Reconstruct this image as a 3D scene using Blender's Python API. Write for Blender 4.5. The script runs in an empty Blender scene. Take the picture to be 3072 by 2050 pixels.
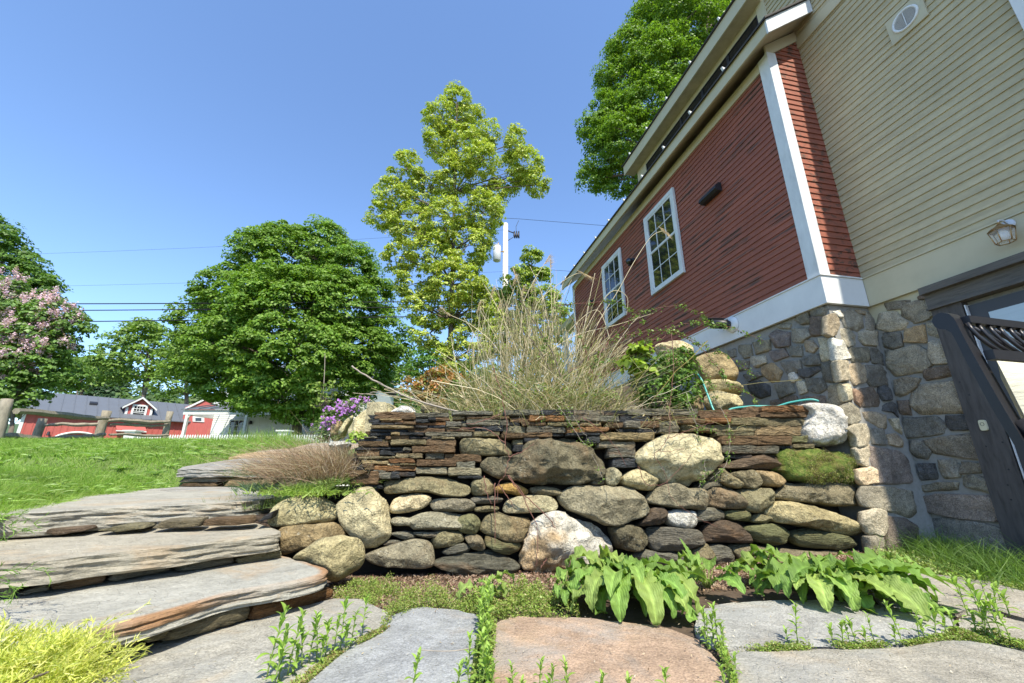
import bpy, math, random
import numpy as np
from mathutils import Vector, noise as mn
# ---------------------------------------------------------------- camera, world, sun
SC = bpy.context.scene
COL = SC.collection
F = 1214.0; PITCH = math.atan(366 / F); CPI, SPI = math.cos(PITCH), math.sin(PITCH); HC = 0.8
cam = bpy.data.cameras.new('camera'); cam_o = bpy.data.objects.new('camera', cam); COL.objects.link(cam_o)
cam.sensor_width = 36.0; cam.lens = 36.0 * F / 3072; cam.clip_start = 0.05; cam.clip_end = 2000
cam_o.location = (0, 0, HC); cam_o.rotation_euler = (math.pi / 2 + PITCH, 0, 0)
SC.camera = cam_o
SUN_EL, SUN_AZ = math.radians(55), math.radians(17.5)      # azimuth: right of straight behind the camera
wr = bpy.data.worlds.new('World'); SC.world = wr; wr.use_nodes = True
nt = wr.node_tree; bg = nt.nodes['Background']
sky = nt.nodes.new('ShaderNodeTexSky'); sky.sky_type = 'NISHITA'; sky.sun_disc = False
sky.sun_elevation = SUN_EL; sky.sun_rotation = math.pi - SUN_AZ
sky.altitude = 300; sky.air_density = 1.0; sky.dust_density = 0.35; sky.ozone_density = 5.5
nt.links.new(sky.outputs[0], bg.inputs[0]); bg.inputs[1].default_value = 0.15
sl = bpy.data.lights.new('sun', 'SUN'); sl.energy = 3.6; sl.angle = math.radians(0.53); sl.color = (1, .93, .79)
so = bpy.data.objects.new('sun', sl); COL.objects.link(so)
sd = Vector((math.sin(SUN_AZ) * math.cos(SUN_EL), -math.cos(SUN_AZ) * math.cos(SUN_EL), math.sin(SUN_EL)))
so.rotation_euler = sd.to_track_quat('Z', 'Y').to_euler(); so.location = sd * 30
SC.view_settings.view_transform = 'Standard'; SC.view_settings.look = 'None'
SC.view_settings.gamma = 1; SC.view_settings.use_curve_mapping = False
SC.view_settings.exposure = 1.12
SC.render.engine = 'CYCLES'; SC.cycles.max_bounces = 6; SC.cycles.diffuse_bounces = 3
SC.cycles.transmission_bounces = 3; SC.cycles.transparent_max_bounces = 6; SC.cycles.glossy_bounces = 2
rng = np.random.default_rng(7); random.seed(7)
R = random.uniform
# ---------------------------------------------------------------- measuring helpers: where real points lie
def ray(x, y):
    u = x - 1536; v = 1025 - y
    return np.array((u, F * CPI - v * SPI, v * CPI + F * SPI))
def onz(x, y, z=0.0):
    d = ray(x, y); t = (z - HC) / d[2]; return np.array((d[0] * t, d[1] * t, z))
def onY(x, y, Y):
    d = ray(x, y); t = Y / d[1]; return np.array((d[0] * t, Y, HC + d[2] * t))
def onpl(x, y, p, n):
    d = ray(x, y); q = np.array(p, float) - np.array((0, 0, HC)); n = np.array(n, float)
    return d * (q @ n) / (d @ n) + np.array((0, 0, HC))
# ---------------------------------------------------------------- object helpers
BASE = {}
def tag(o, label=None, cat=None, group=None, kind=None):
    if label: o['label'] = label
    if cat: o['category'] = cat
    if group: o['group'] = group
    if kind: o['kind'] = kind
    return o
def thing(name, loc, label, cat, group=None):
    o = bpy.data.objects.new(name, None); COL.objects.link(o); o.location = loc
    o.empty_display_size = .1
    BASE[o.name] = np.array(loc, float); return tag(o, label, cat, group)
def mesh(name, V, Fc, mat, parent=None, smooth=False, tint=None, **kw):
    V = np.asarray(V, float).reshape(-1, 3)
    base = BASE.get(parent.name, np.zeros(3)) if parent is not None else np.zeros(3)
    own = parent is None and kw.get('label') is not None and kw.get('kind') is None
    if own:
        base = np.array(((V[:, 0].min() + V[:, 0].max()) / 2, (V[:, 1].min() + V[:, 1].max()) / 2, V[:, 2].min()))
    me = bpy.data.meshes.new(name)
    Vl = V - base
    if isinstance(Fc, np.ndarray):
        n, k = Fc.shape
        me.vertices.add(len(Vl)); me.vertices.foreach_set('co', Vl.ravel())
        me.loops.add(n * k); me.loops.foreach_set('vertex_index', Fc.ravel().astype(np.int32))
        me.polygons.add(n); me.polygons.foreach_set('loop_start', np.arange(0, n * k, k, dtype=np.int32))
        me.update(calc_edges=True)
    else:
        me.from_pydata(Vl.tolist(), [], Fc)
    if tint is not None:
        a = me.color_attributes.new('tint', 'FLOAT_COLOR', 'POINT')
        t = np.asarray(tint, float)
        if t.ndim == 1: t = np.tile(t, (len(V), 1))
        a.data.foreach_set('color', np.hstack([t[:, :3], np.ones((len(V), 1))]).ravel())
    if smooth: me.polygons.foreach_set('use_smooth', np.ones(len(me.polygons), bool))
    me.materials.append(mat)
    o = bpy.data.objects.new(name, me); COL.objects.link(o)
    if parent is not None: o.parent = parent
    if own: o.location = base
    BASE[o.name] = base.copy()
    tag(o, **kw) if kw else None
    return o
def copy_thing(o, loc, rz=0, sc=1.0, label=None, parent=None):
    c = o.copy(); COL.objects.link(c)
    if parent is None:
        c.location = loc; c.rotation_euler = (0, 0, rz); c.scale = (sc, sc, sc)
    else: c.parent = parent
    if label: c['label'] = label
    for ch in list(o.children): copy_thing(ch, None, parent=c)
    return c
class MB:
    def __init__(s): s.v = []; s.f = []; s.t = []; s.tc = (1, 1, 1)
    def add(s, V, Fc, tint=None):
        k = len(s.v); s.v += [tuple(p) for p in V]; s.f += [tuple(i + k for i in f) for f in Fc]
        s.t += [tint or s.tc] * len(V)
    def box8(s, P):       # P: 8 corners, bottom 4 then top 4
        s.add(P, [(0, 3, 2, 1), (4, 5, 6, 7), (0, 1, 5, 4), (1, 2, 6, 5), (2, 3, 7, 6), (3, 0, 4, 7)])
    def box(s, x0, x1, y0, y1, z0, z1, fr=None):
        P = [(x0, y0, z0), (x1, y0, z0), (x1, y1, z0), (x0, y1, z0), (x0, y0, z1), (x1, y0, z1), (x1, y1, z1), (x0, y1, z1)]
        s.box8([fr(*p) for p in P] if fr else P)
    def tube(s, pts, r, n=6, cap=True, tint=None):
        pts = [np.array(p, float) for p in pts]; m = len(pts)
        rs = r if hasattr(r, '__len__') else [r] * m
        V = []; up = None
        for i, p in enumerate(pts):
            d = pts[min(i + 1, m - 1)] - pts[max(i - 1, 0)]; d = d / (np.linalg.norm(d) + 1e-9)
            if up is None: up = np.array((0, 0, 1.)) if abs(d[2]) < .9 else np.array((1., 0, 0))
            a = np.cross(d, up); a /= np.linalg.norm(a) + 1e-9; b = np.cross(a, d); up = b
            for k in range(n):
                t = 2 * math.pi * k / n; V.append(p + rs[i] * (a * math.cos(t) + b * math.sin(t)))
        Fc = [(i * n + k, i * n + (k + 1) % n, (i + 1) * n + (k + 1) % n, (i + 1) * n + k) for i in range(m - 1) for k in range(n)]
        if cap: Fc += [tuple(range(n))[::-1], tuple((m - 1) * n + k for k in range(n))]
        s.add(V, Fc, tint)
    def prism(s, P, d):   # polygon P (3-D points) pushed along vector d
        P = [np.array(p, float) for p in P]; n = len(P); d = np.array(d, float)
        s.add(P + [p + d for p in P], [tuple(range(n))[::-1], tuple(range(n, 2 * n))] + [(i, (i + 1) % n, n + (i + 1) % n, n + i) for i in range(n)])
    def build(s, name, mat, parent=None, smooth=False, **kw):
        return mesh(name, s.v, s.f, mat, parent, smooth, tint=np.array(s.t) if any(t != (1, 1, 1) for t in s.t) else None, **kw)
# ---------------------------------------------------------------- materials
MATS = {}
def newmat(name):
    m = bpy.data.materials.new(name); m.use_nodes = True; n = m.node_tree; b = n.nodes['Principled BSDF']
    return m, n, b
def N(n, t, **kw):
    x = n.nodes.new(t)
    for k, v in kw.items(): setattr(x, k, v)
    return x
def L(n, a, b): n.links.new(a, b)
def coords(n, scale=(1, 1, 1), rot=(0, 0, 0), kind='Object'):
    tc = N(n, 'ShaderNodeTexCoord'); mp = N(n, 'ShaderNodeMapping'); mp.inputs['Scale'].default_value = scale
    mp.inputs['Rotation'].default_value = rot
    L(n, tc.outputs[kind], mp.inputs[0]); return mp.outputs[0]
def noiset(n, vec, scale, detail=4, rough=.55, dist=0):
    t = N(n, 'ShaderNodeTexNoise'); t.inputs['Scale'].default_value = scale; t.inputs['Detail'].default_value = detail
    t.inputs['Roughness'].default_value = rough; t.inputs['Distortion'].default_value = dist
    L(n, vec, t.inputs['Vector']); return t.outputs['Fac']
def ramp(n, fac, stops):
    r = N(n, 'ShaderNodeValToRGB'); e = r.color_ramp.elements
    while len(e) < len(stops): e.new(.5)
    for i, (p, c) in enumerate(stops):
        e[i].position = p; e[i].color = (*c, 1) if hasattr(c, '__len__') else (c, c, c, 1)
    L(n, fac, r.inputs[0]); return r.outputs[0]
def mixc(n, fac, a, b, mode='MIX'):
    m = N(n, 'ShaderNodeMix', data_type='RGBA', blend_type=mode)
    for i, v in ((0, fac), (6, a), (7, b)):
        s = m.inputs[i]
        if isinstance(v, (int, float)): s.default_value = v if i == 0 else (v, v, v, 1)
        elif isinstance(v, tuple): s.default_value = (*v, 1)
        else: L(n, v, s)
    return m.outputs[2]
def bump(n, b, h, strength, dist=.01):
    k = N(n, 'ShaderNodeBump'); k.inputs['Strength'].default_value = strength; k.inputs['Distance'].default_value = dist
    L(n, h, k.inputs['Height']); L(n, k.outputs[0], b.inputs['Normal']); return k
def addm(n, a, b, ka=1., kb=1.):
    m1 = N(n, 'ShaderNodeMath', operation='MULTIPLY'); L(n, a, m1.inputs[0]); m1.inputs[1].default_value = ka
    m2 = N(n, 'ShaderNodeMath', operation='MULTIPLY_ADD'); L(n, b, m2.inputs[0]); m2.inputs[1].default_value = kb
    L(n, m1.outputs[0], m2.inputs[2]); return m2.outputs[0]
def tintnode(n): return N(n, 'ShaderNodeVertexColor', layer_name='tint').outputs[0]
def stone_mat(name, layered=False, speck=.5, bmp=.6, fine=60, vein=(.30, .17, .08), veinamt=.25, spots=.15, zsc=7.0, lich=(.62, .60, .48), soft=1.0, crack=.0, grey=0.):
    m, n, b = newmat(name)
    v = coords(n, (1, 1, zsc) if layered else (1, 1, 1.0)); v0 = coords(n)
    big = noiset(n, v, 3.2, 5, .6, .3); mid = noiset(n, v, 14, 6, .65); fin = noiset(n, v0, fine, 5, .7)
    col = mixc(n, 1., tintnode(n), ramp(n, big, [(.28, 1 - .38 * soft), (.5, 1 - .02 * soft), (.72, 1 + .3 * soft)]), 'MULTIPLY')
    col = mixc(n, 1., col, ramp(n, mid, [(.3, 1 - .30 * soft), (.55, 1.03), (.75, 1 + .22 * soft)]), 'MULTIPLY')
    col = mixc(n, 1., col, ramp(n, fin, [(.3, 1 - .45 * speck), (.5, 1.0), (.7, 1 + .4 * speck)]), 'MULTIPLY')
    vn = noiset(n, coords(n, (1, 1, 3 if layered else 1), (0.2, .1, .4)), 2.1, 5, .6, .8)
    vf = ramp(n, vn, [(.55, 0.), (.68, veinamt)]); col = mixc(n, vf, col, vein)
    sp = noiset(n, v0, 22, 8, .75); sf = ramp(n, sp, [(.60, 0.), (.66, spots)]); col = mixc(n, sf, col, lich)
    if grey:
        gn = noiset(n, v0, 1.7, 6, .65, .6); col = mixc(n, ramp(n, gn, [(.46, 0.), (.60, grey)]), col, (.30, .305, .29))
    if crack:
        ck = N(n, 'ShaderNodeTexVoronoi', feature='DISTANCE_TO_EDGE'); ck.inputs['Scale'].default_value = 3.3
        wa = N(n, 'ShaderNodeVectorMath', operation='MULTIPLY_ADD'); wt = N(n, 'ShaderNodeTexNoise'); wt.inputs['Scale'].default_value = 4; wt.inputs['Detail'].default_value = 6
        L(n, v, wt.inputs['Vector']); L(n, wt.outputs['Color'], wa.inputs[0]); wa.inputs[1].default_value = (.9, .9, .9); L(n, v, wa.inputs[2]); L(n, wa.outputs[0], ck.inputs['Vector'])
        col = mixc(n, 1., col, ramp(n, ck.outputs['Distance'], [(0., 1 - crack), (.022, 1.)]), 'MULTIPLY')
        dk = noiset(n, v0, 9, 9, .8); col = mixc(n, 1., col, ramp(n, dk, [(.36, 1 - crack * .8), (.44, 1.)]), 'MULTIPLY')
    L(n, col, b.inputs['Base Color']); b.inputs['Roughness'].default_value = .86
    b.inputs['Specular IOR Level'].default_value = .25
    cr = N(n, 'ShaderNodeTexVoronoi', feature='DISTANCE_TO_EDGE'); cr.inputs['Scale'].default_value = 4.5
    wv = N(n, 'ShaderNodeVectorMath', operation='ADD'); wn_ = N(n, 'ShaderNodeTexNoise'); wn_.inputs['Scale'].default_value = 5
    L(n, v, wn_.inputs['Vector']); L(n, v, wv.inputs[0]); L(n, wn_.outputs['Color'], wv.inputs[1]); L(n, wv.outputs[0], cr.inputs['Vector'])
    crk = ramp(n, cr.outputs['Distance'], [(0., 0.), (.03, 1.)])
    rid = N(n, 'ShaderNodeTexNoise', noise_type='RIDGED_MULTIFRACTAL'); rid.inputs['Scale'].default_value = 5.5; rid.inputs['Detail'].default_value = 7; L(n, v, rid.inputs['Vector'])
    h = addm(n, addm(n, big, mid, 1.4, 1.3), fin, 1., .35); h = addm(n, h, crk, 1., .22 if layered else .14); h = addm(n, h, rid.outputs['Fac'], 1., .22)
    bump(n, b, h, bmp, .035)
    return m
def plain(name, col, rough=.6, metal=0, nz=0, nscale=8, bmp=0, stretch=(1, 1, 1), spec=.4):
    m, n, b = newmat(name)
    b.inputs['Roughness'].default_value = rough; b.inputs['Metallic'].default_value = metal
    b.inputs['Specular IOR Level'].default_value = spec
    v = coords(n, stretch); f = noiset(n, v, nscale, 6, .65)
    c = mixc(n, 1., col, ramp(n, f, [(.25, 1 - nz), (.5, 1.), (.75, 1 + nz * .7)]), 'MULTIPLY')
    L(n, c, b.inputs['Base Color'])
    if bmp: bump(n, b, f, bmp, .01)
    return m
def leaf_mat(name, trans=.35, rough=.45, gain=1.0, spec=.35, veins=False):
    m, n, b = newmat(name)
    v = coords(n); f = noiset(n, v, 1.3, 3)
    col = mixc(n, 1., tintnode(n), ramp(n, f, [(.3, .82 * gain), (.7, 1.18 * gain)]), 'MULTIPLY')
    L(n, col, b.inputs['Base Color']); b.inputs['Roughness'].default_value = rough
    b.inputs['Specular IOR Level'].default_value = spec
    if veins:
        wv = N(n, 'ShaderNodeTexWave'); wv.inputs['Scale'].default_value = 28; wv.inputs['Distortion'].default_value = 6; wv.inputs['Detail'].default_value = 3; L(n, v, wv.inputs['Vector'])
        bump(n, b, addm(n, wv.outputs['Fac'], noiset(n, v, 60, 4), .6, .8), .45, .006)
    tr = N(n, 'ShaderNodeBsdfTranslucent'); tc = mixc(n, 1., col, (1.15, 1.25, .55), 'MULTIPLY'); L(n, tc, tr.inputs[0])
    mx = N(n, 'ShaderNodeMixShader'); mx.inputs[0].default_value = trans
    L(n, b.outputs[0], mx.inputs[1]); L(n, tr.outputs[0], mx.inputs[2]); L(n, mx.outputs[0], n.nodes['Material Output'].inputs[0])
    return m
def clap_mat(name, base, dark, wear, amt):
    m, n, b = newmat(name)
    # s runs along the wall: rotate so that x is along it
    v = coords(n, (1, 1, 1), (0, 0, -(math.pi / 2 + WALLANG)))
    m2 = N(n, 'ShaderNodeMapping'); m2.inputs['Scale'].default_value = (.42, 5, 11); L(n, v, m2.inputs[0]); v = m2.outputs[0]
    f = noiset(n, v, 1.6, 7, .68); g = noiset(n, coords(n, (1, 1, 1)), 1.2, 4, .6)
    hz = noiset(n, coords(n, (1, 1, 11)), 1., 2)
    col = mixc(n, 1., base, ramp(n, g, [(.3, .88), (.7, 1.12)]), 'MULTIPLY')
    col = mixc(n, 1., col, ramp(n, hz, [(.35, .93), (.65, 1.06)]), 'MULTIPLY')
    mm = N(n, 'ShaderNodeMath', operation='MULTIPLY'); L(n, ramp(n, f, [(.515, 0.), (.555, 1.)]), mm.inputs[0]); L(n, ramp(n, g, [(.44, 0.), (.55, amt)]), mm.inputs[1])
    col = mixc(n, mm.outputs[0], col, wear)
    f2 = noiset(n, coords(n, (2, 2, 3)), 6, 6); col = mixc(n, 1., col, ramp(n, f2, [(.3, .93), (.7, 1.06)]), 'MULTIPLY')
    L(n, col, b.inputs['Base Color']); b.inputs['Roughness'].default_value = .6; b.inputs['Specular IOR Level'].default_value = .3
    bump(n, b, addm(n, f, f2, 1, .6), .12, .006)
    return m
AZW = math.atan(263 / (F / CPI)); WALLANG = AZW
WD = np.array((-math.sin(AZW), math.cos(AZW), 0.)); WN = np.array((-math.cos(AZW), -math.sin(AZW), 0.))
CC = np.array((4.256, 4.504, 0.))
def HL(s, o, z): return CC + WD * s + WN * o + np.array((0, 0, z))       # house frame: along, outward, up

M_stone = stone_mat('fieldstone', False, .75, 1., 60, veinamt=.30, spots=.35, crack=.5)
M_granite = stone_mat('granite', False, 1.5, .7, 105, veinamt=.10, spots=.22, lich=(.55, .54, .48))
M_slate = stone_mat('slate_stone', True, .45, 1., 60, vein=(.24, .14, .07), veinamt=.45, spots=.15, crack=.3)
M_flag = stone_mat('flagstone', False, .95, .55, 95, soft=.7, crack=.22, grey=.55, vein=(.33, .25, .16), veinamt=.45, spots=.10)
M_step = stone_mat('step_slab', True, .40, .6, 70, vein=(.40, .28, .16), veinamt=.45, soft=.55, spots=.10, zsc=9)
def moss_mat():
    m, n, b = newmat('moss'); v = coords(n); f = noiset(n, v, 7, 5, .6); g = noiset(n, v, 40, 6, .8)
    c = ramp(n, f, [(.32, (.16, .11, .05)), (.45, (.15, .16, .03)), (.55, (.10, .16, .02)), (.7, (.30, .28, .08))])
    c = mixc(n, 1., c, ramp(n, g, [(.3, .5), (.7, 1.5)]), 'MULTIPLY'); L(n, c, b.inputs['Base Color'])
    b.inputs['Roughness'].default_value = 1; bump(n, b, addm(n, g, f, 1, 2), 1, .03); return m
M_moss = moss_mat()
M_leaf = leaf_mat('leaf'); M_dock = leaf_mat('dock_leaf', .30, .55, 1., .25, True); M_leafd = leaf_mat('leaf_far', .38, .5, 1.25); M_grass = leaf_mat('grass', .45, .55)
M_needle = leaf_mat('golden_needles', .45, .6)
M_straw = leaf_mat('straw', .25, .7); M_flower = leaf_mat('flower', .35, .7)
M_red = clap_mat('red_clapboard', (.285, .095, .058), None, (.085, .055, .040), .85)
M_cream = clap_mat('cream_clapboard', (.47, .405, .25), None, (.33, .26, .16), .25)
M_white = plain('white_paint', (.68, .69, .67), .5, nz=.10, nscale=3, bmp=.05)
M_whitew = plain('weathered_white_trim', (.62, .64, .63), .6, nz=.22, nscale=7, bmp=.1, stretch=(1, 1, .4))
M_creamtrim = plain('cream_trim', (.50, .45, .30), .55, nz=.10, nscale=3, bmp=.04)
M_soffit = plain('stained_soffit', (.46, .39, .27), .7, nz=.25, nscale=4)
M_timber = plain('grey_timber', (.075, .068, .062), .75, nz=.5, nscale=9, bmp=.5, stretch=(3, 3, .5))
M_timberh = plain('grey_timber_lintel', (.11, .10, .085), .75, nz=.45, nscale=9, bmp=.5, stretch=(1, .5, 6))
M_fence = plain('split_rail_wood', (.25, .22, .165), .85, nz=.45, nscale=9, bmp=.6, stretch=(2, 2, .6))
M_door = plain('dark_door_paint', (.05, .052, .055), .45)
M_dark = plain('dark_metal', (.03, .03, .034), .45, metal=.3)
M_chair = plain('bronze_chair_metal', (.030, .029, .031), .38, metal=.35, nz=.15, nscale=30)
M_cloth = plain('cream_cushion_cloth', (.56, .52, .38), .9, nz=.12, nscale=60, bmp=.4, stretch=(.3, 1, 2))
M_brass = plain('aged_brass', (.42, .27, .12), .35, metal=.8, nz=.3)
M_mortar = plain('mortar', (.27, .262, .235), .95, nz=.2, nscale=25, bmp=.5)
M_soil = plain('soil', (.085, .060, .042), 1., nz=.5, nscale=18, bmp=.9)
M_core = plain('wall_core_dirt', (.028, .024, .020), 1., nz=.3)
M_metalroof = plain('grey_metal_roof', (.115, .125, .14), .45, nz=.08, nscale=2)
M_shingle = plain('dark_shingle', (.05, .045, .04), .8, nz=.3, nscale=20)
M_barnred = plain('barn_red', (.44, .105, .09), .7, nz=.18, nscale=4, stretch=(3, 3, .3))
M_bark = plain('bark', (.13, .105, .08), .95, nz=.4, nscale=12, bmp=.8, stretch=(3, 3, .7))
M_canebark = plain('cane_bark', (.17, .075, .055), .7, nz=.3, nscale=30)
M_twig = plain('grey_twig', (.30, .26, .21), .8, nz=.3, nscale=30)
M_hose = plain('green_hose', (.06, .33, .29), .35)
M_pole = plain('pale_utility_pole', (.62, .58, .5), .8, nz=.2, nscale=10)
M_steel = plain('light_grey_steel', (.55, .57, .58), .4, nz=.05)
M_wire = plain('black_cable', (.012, .012, .014), .6)
M_ground = plain('grassy_ground', (.10, .15, .035), 1., nz=.4, nscale=6, bmp=.3)
M_hill = plain('wooded_hill', (.05, .09, .025), 1., nz=.4, nscale=.8)
M_plastic = plain('cream_plastic', (.6, .56, .38), .4)
def glass_mat(name, col=(.012, .014, .018), rough=.04):
    m, n, b = newmat(name); b.inputs['Base Color'].default_value = (*col, 1); b.inputs['Roughness'].default_value = rough
    b.inputs['Specular IOR Level'].default_value = .8; return m
M_glass = glass_mat('window_glass'); M_doorglass = plain('door_glass_with_blind', (.42, .50, .52), .12, nz=.08, nscale=3, stretch=(1, 1, 30), spec=.7)
def clear_mat():
    m, n, b = newmat('lantern_glass'); b.inputs['Base Color'].default_value = (.9, .9, .88, 1); b.inputs['Roughness'].default_value = .08
    t = N(n, 'ShaderNodeBsdfTransparent'); mx = N(n, 'ShaderNodeMixShader'); mx.inputs[0].default_value = .25
    L(n, t.outputs[0], mx.inputs[1]); L(n, b.outputs[0], mx.inputs[2]); L(n, mx.outputs[0], n.nodes['Material Output'].inputs[0]); return m
M_clear = clear_mat()
# stone colours, picked stone by stone
PAL = dict(k=(.052, .056, .058), g=(.17, .17, .155), b=(.15, .105, .07), r=(.24, .135, .07), t=(.31, .25, .16), o=(.20, .185, .125),
           d=(.135, .13, .095), e=(.19, .17, .125), n=(.25, .24, .195), m=(.40, .37, .25), c=(.50, .46, .33), w=(.62, .60, .51),
           x=(.56, .44, .29), y=(.36, .25, .09), p=(.13, .10, .08), l=(.40, .375, .29), D=(.11, .11, .095), G=(.16, .17, .10))
PAL = {k: (v[0] * 1.16, v[1] * 1.08, v[2] * .88) if k not in 'kw' else v for k, v in PAL.items()}
# ---------------------------------------------------------------- stones
def smooth_closed(P, n, sharp=False):
    P = np.asarray(P, float); m = len(P)
    if not sharp:
        out = []
        for i in range(m):
            p0, p1, p2, p3 = P[i - 1], P[i], P[(i + 1) % m], P[(i + 2) % m]
            for t in np.linspace(0, 1, 8, endpoint=False):
                out.append(.5 * ((2 * p1) + (-p0 + p2) * t + (2 * p0 - 5 * p1 + 4 * p2 - p3) * t * t + (-p0 + 3 * p1 - 3 * p2 + p3) * t ** 3))
        P = np.array(out)
    Q = np.vstack([P, P[:1]]); d = np.r_[0, np.cumsum(np.linalg.norm(np.diff(Q, axis=0), axis=1))]
    t = np.linspace(0, d[-1], n, endpoint=False)
    return np.stack([np.interp(t, d, Q[:, k]) for k in range(P.shape[1])], 1)
def stone_geo(P3, nrm, bulge, q=2.6, depth=.18, seg=36, rings=7, amp=.012, sharp=False, freq=5.0, gap=0.0, layer=0.0, facets=0):
    """P3: outline (real points on the face plane), nrm: outward. Returns vertices, faces of a closed boulder."""
    O = smooth_closed(P3, seg, sharp); c = O.mean(0); nrm = np.asarray(nrm, float); nrm /= np.linalg.norm(nrm)
    if gap:
        d = O - c; O = c + d * (1 - gap / (np.linalg.norm(d, axis=1, keepdims=True) + 1e-6))
    pl_ = []
    e0 = O - c; a1 = e0[np.argmax((e0 ** 2).sum(1))]; a1 = a1 / np.linalg.norm(a1); a2 = np.cross(nrm, a1); x1 = np.abs(e0 @ a1).max(); x2 = np.abs(e0 @ a2).max()
    for _ in range(facets):
        t = R(0, 6.283); el = R(.25, 1.2); g_ = np.array((math.cos(t) * math.cos(el), math.sin(t) * math.cos(el), math.sin(el)))
        pl_.append((g_, R(.70, .90)))
    V = []; rr = [(.80, -depth), (.97, -depth * .55), (1.0, -depth * .2)]
    for i in range(rings):
        th = (i / (rings - 1)) * math.pi / 2 * .97; e = 2 / q
        rr.append((max(math.cos(th), 0) ** e, bulge * math.sin(th) ** e))
    off = np.array((R(-50, 50), R(-50, 50), R(-50, 50)))
    for r, h in rr:
        for p in O:
            w = c + (p - c) * r + nrm * h
            if facets and h >= 0:
                u_ = np.array(((w - c) @ a1 / x1, (w - c) @ a2 / x2, ((w - c) @ nrm) / max(bulge, .01)))
                for g_, d_ in pl_:
                    e_ = u_ @ g_ - d_
                    if e_ > 0: u_ = u_ - g_ * e_ * .9
                w = c + a1 * u_[0] * x1 + a2 * u_[1] * x2 + nrm * u_[2] * bulge
            if amp:
                k = Vector((w + off) * freq); k2 = Vector((w + off) * np.array((freq * 3, freq * 3, freq * (3 + 12 * layer))))
                a = amp * (mn.noise(k) * 1.6 + (1 - abs(mn.noise(k * 2.1)) * 3) * .5 + mn.noise(k2) * .45)
                dv = (p - c); dv = dv / (np.linalg.norm(dv) + 1e-6)
                w = w + (nrm * (.35 if h < 0 else 1) + dv * (.45 if r > .85 else 0)) * a
            V.append(w)
    n = seg; m = len(rr)
    Fc = [(j * n + i, j * n + (i + 1) % n, (j + 1) * n + (i + 1) % n, (j + 1) * n + i) for j in range(m - 1) for i in range(n)]
    V.append(np.mean(V[(m - 1) * n:], 0)); Fc += [((m - 1) * n + i, (m - 1) * n + (i + 1) % n, m * n) for i in range(n)]
    Fc.append(tuple(range(n))[::-1])
    return np.array(V), Fc
CR = dict(A=(1050, 1220, 5.2275), B=(1400, 1220, 2.9875), C=(1750, 1200, 2.9875), D=(2100, 1200, 2.39), E=(800, 1430, 2.686),
          F=(1250, 1430, 2.686), G=(1700, 1400, 2.56), H=(2150, 1400, 2.56), S=(0, 1250, 1.96), T=(2100, 850, 1.96))
def px(cr, x, y):
    a, b, s = CR[cr]; return a + x / s, b + y / s
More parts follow.
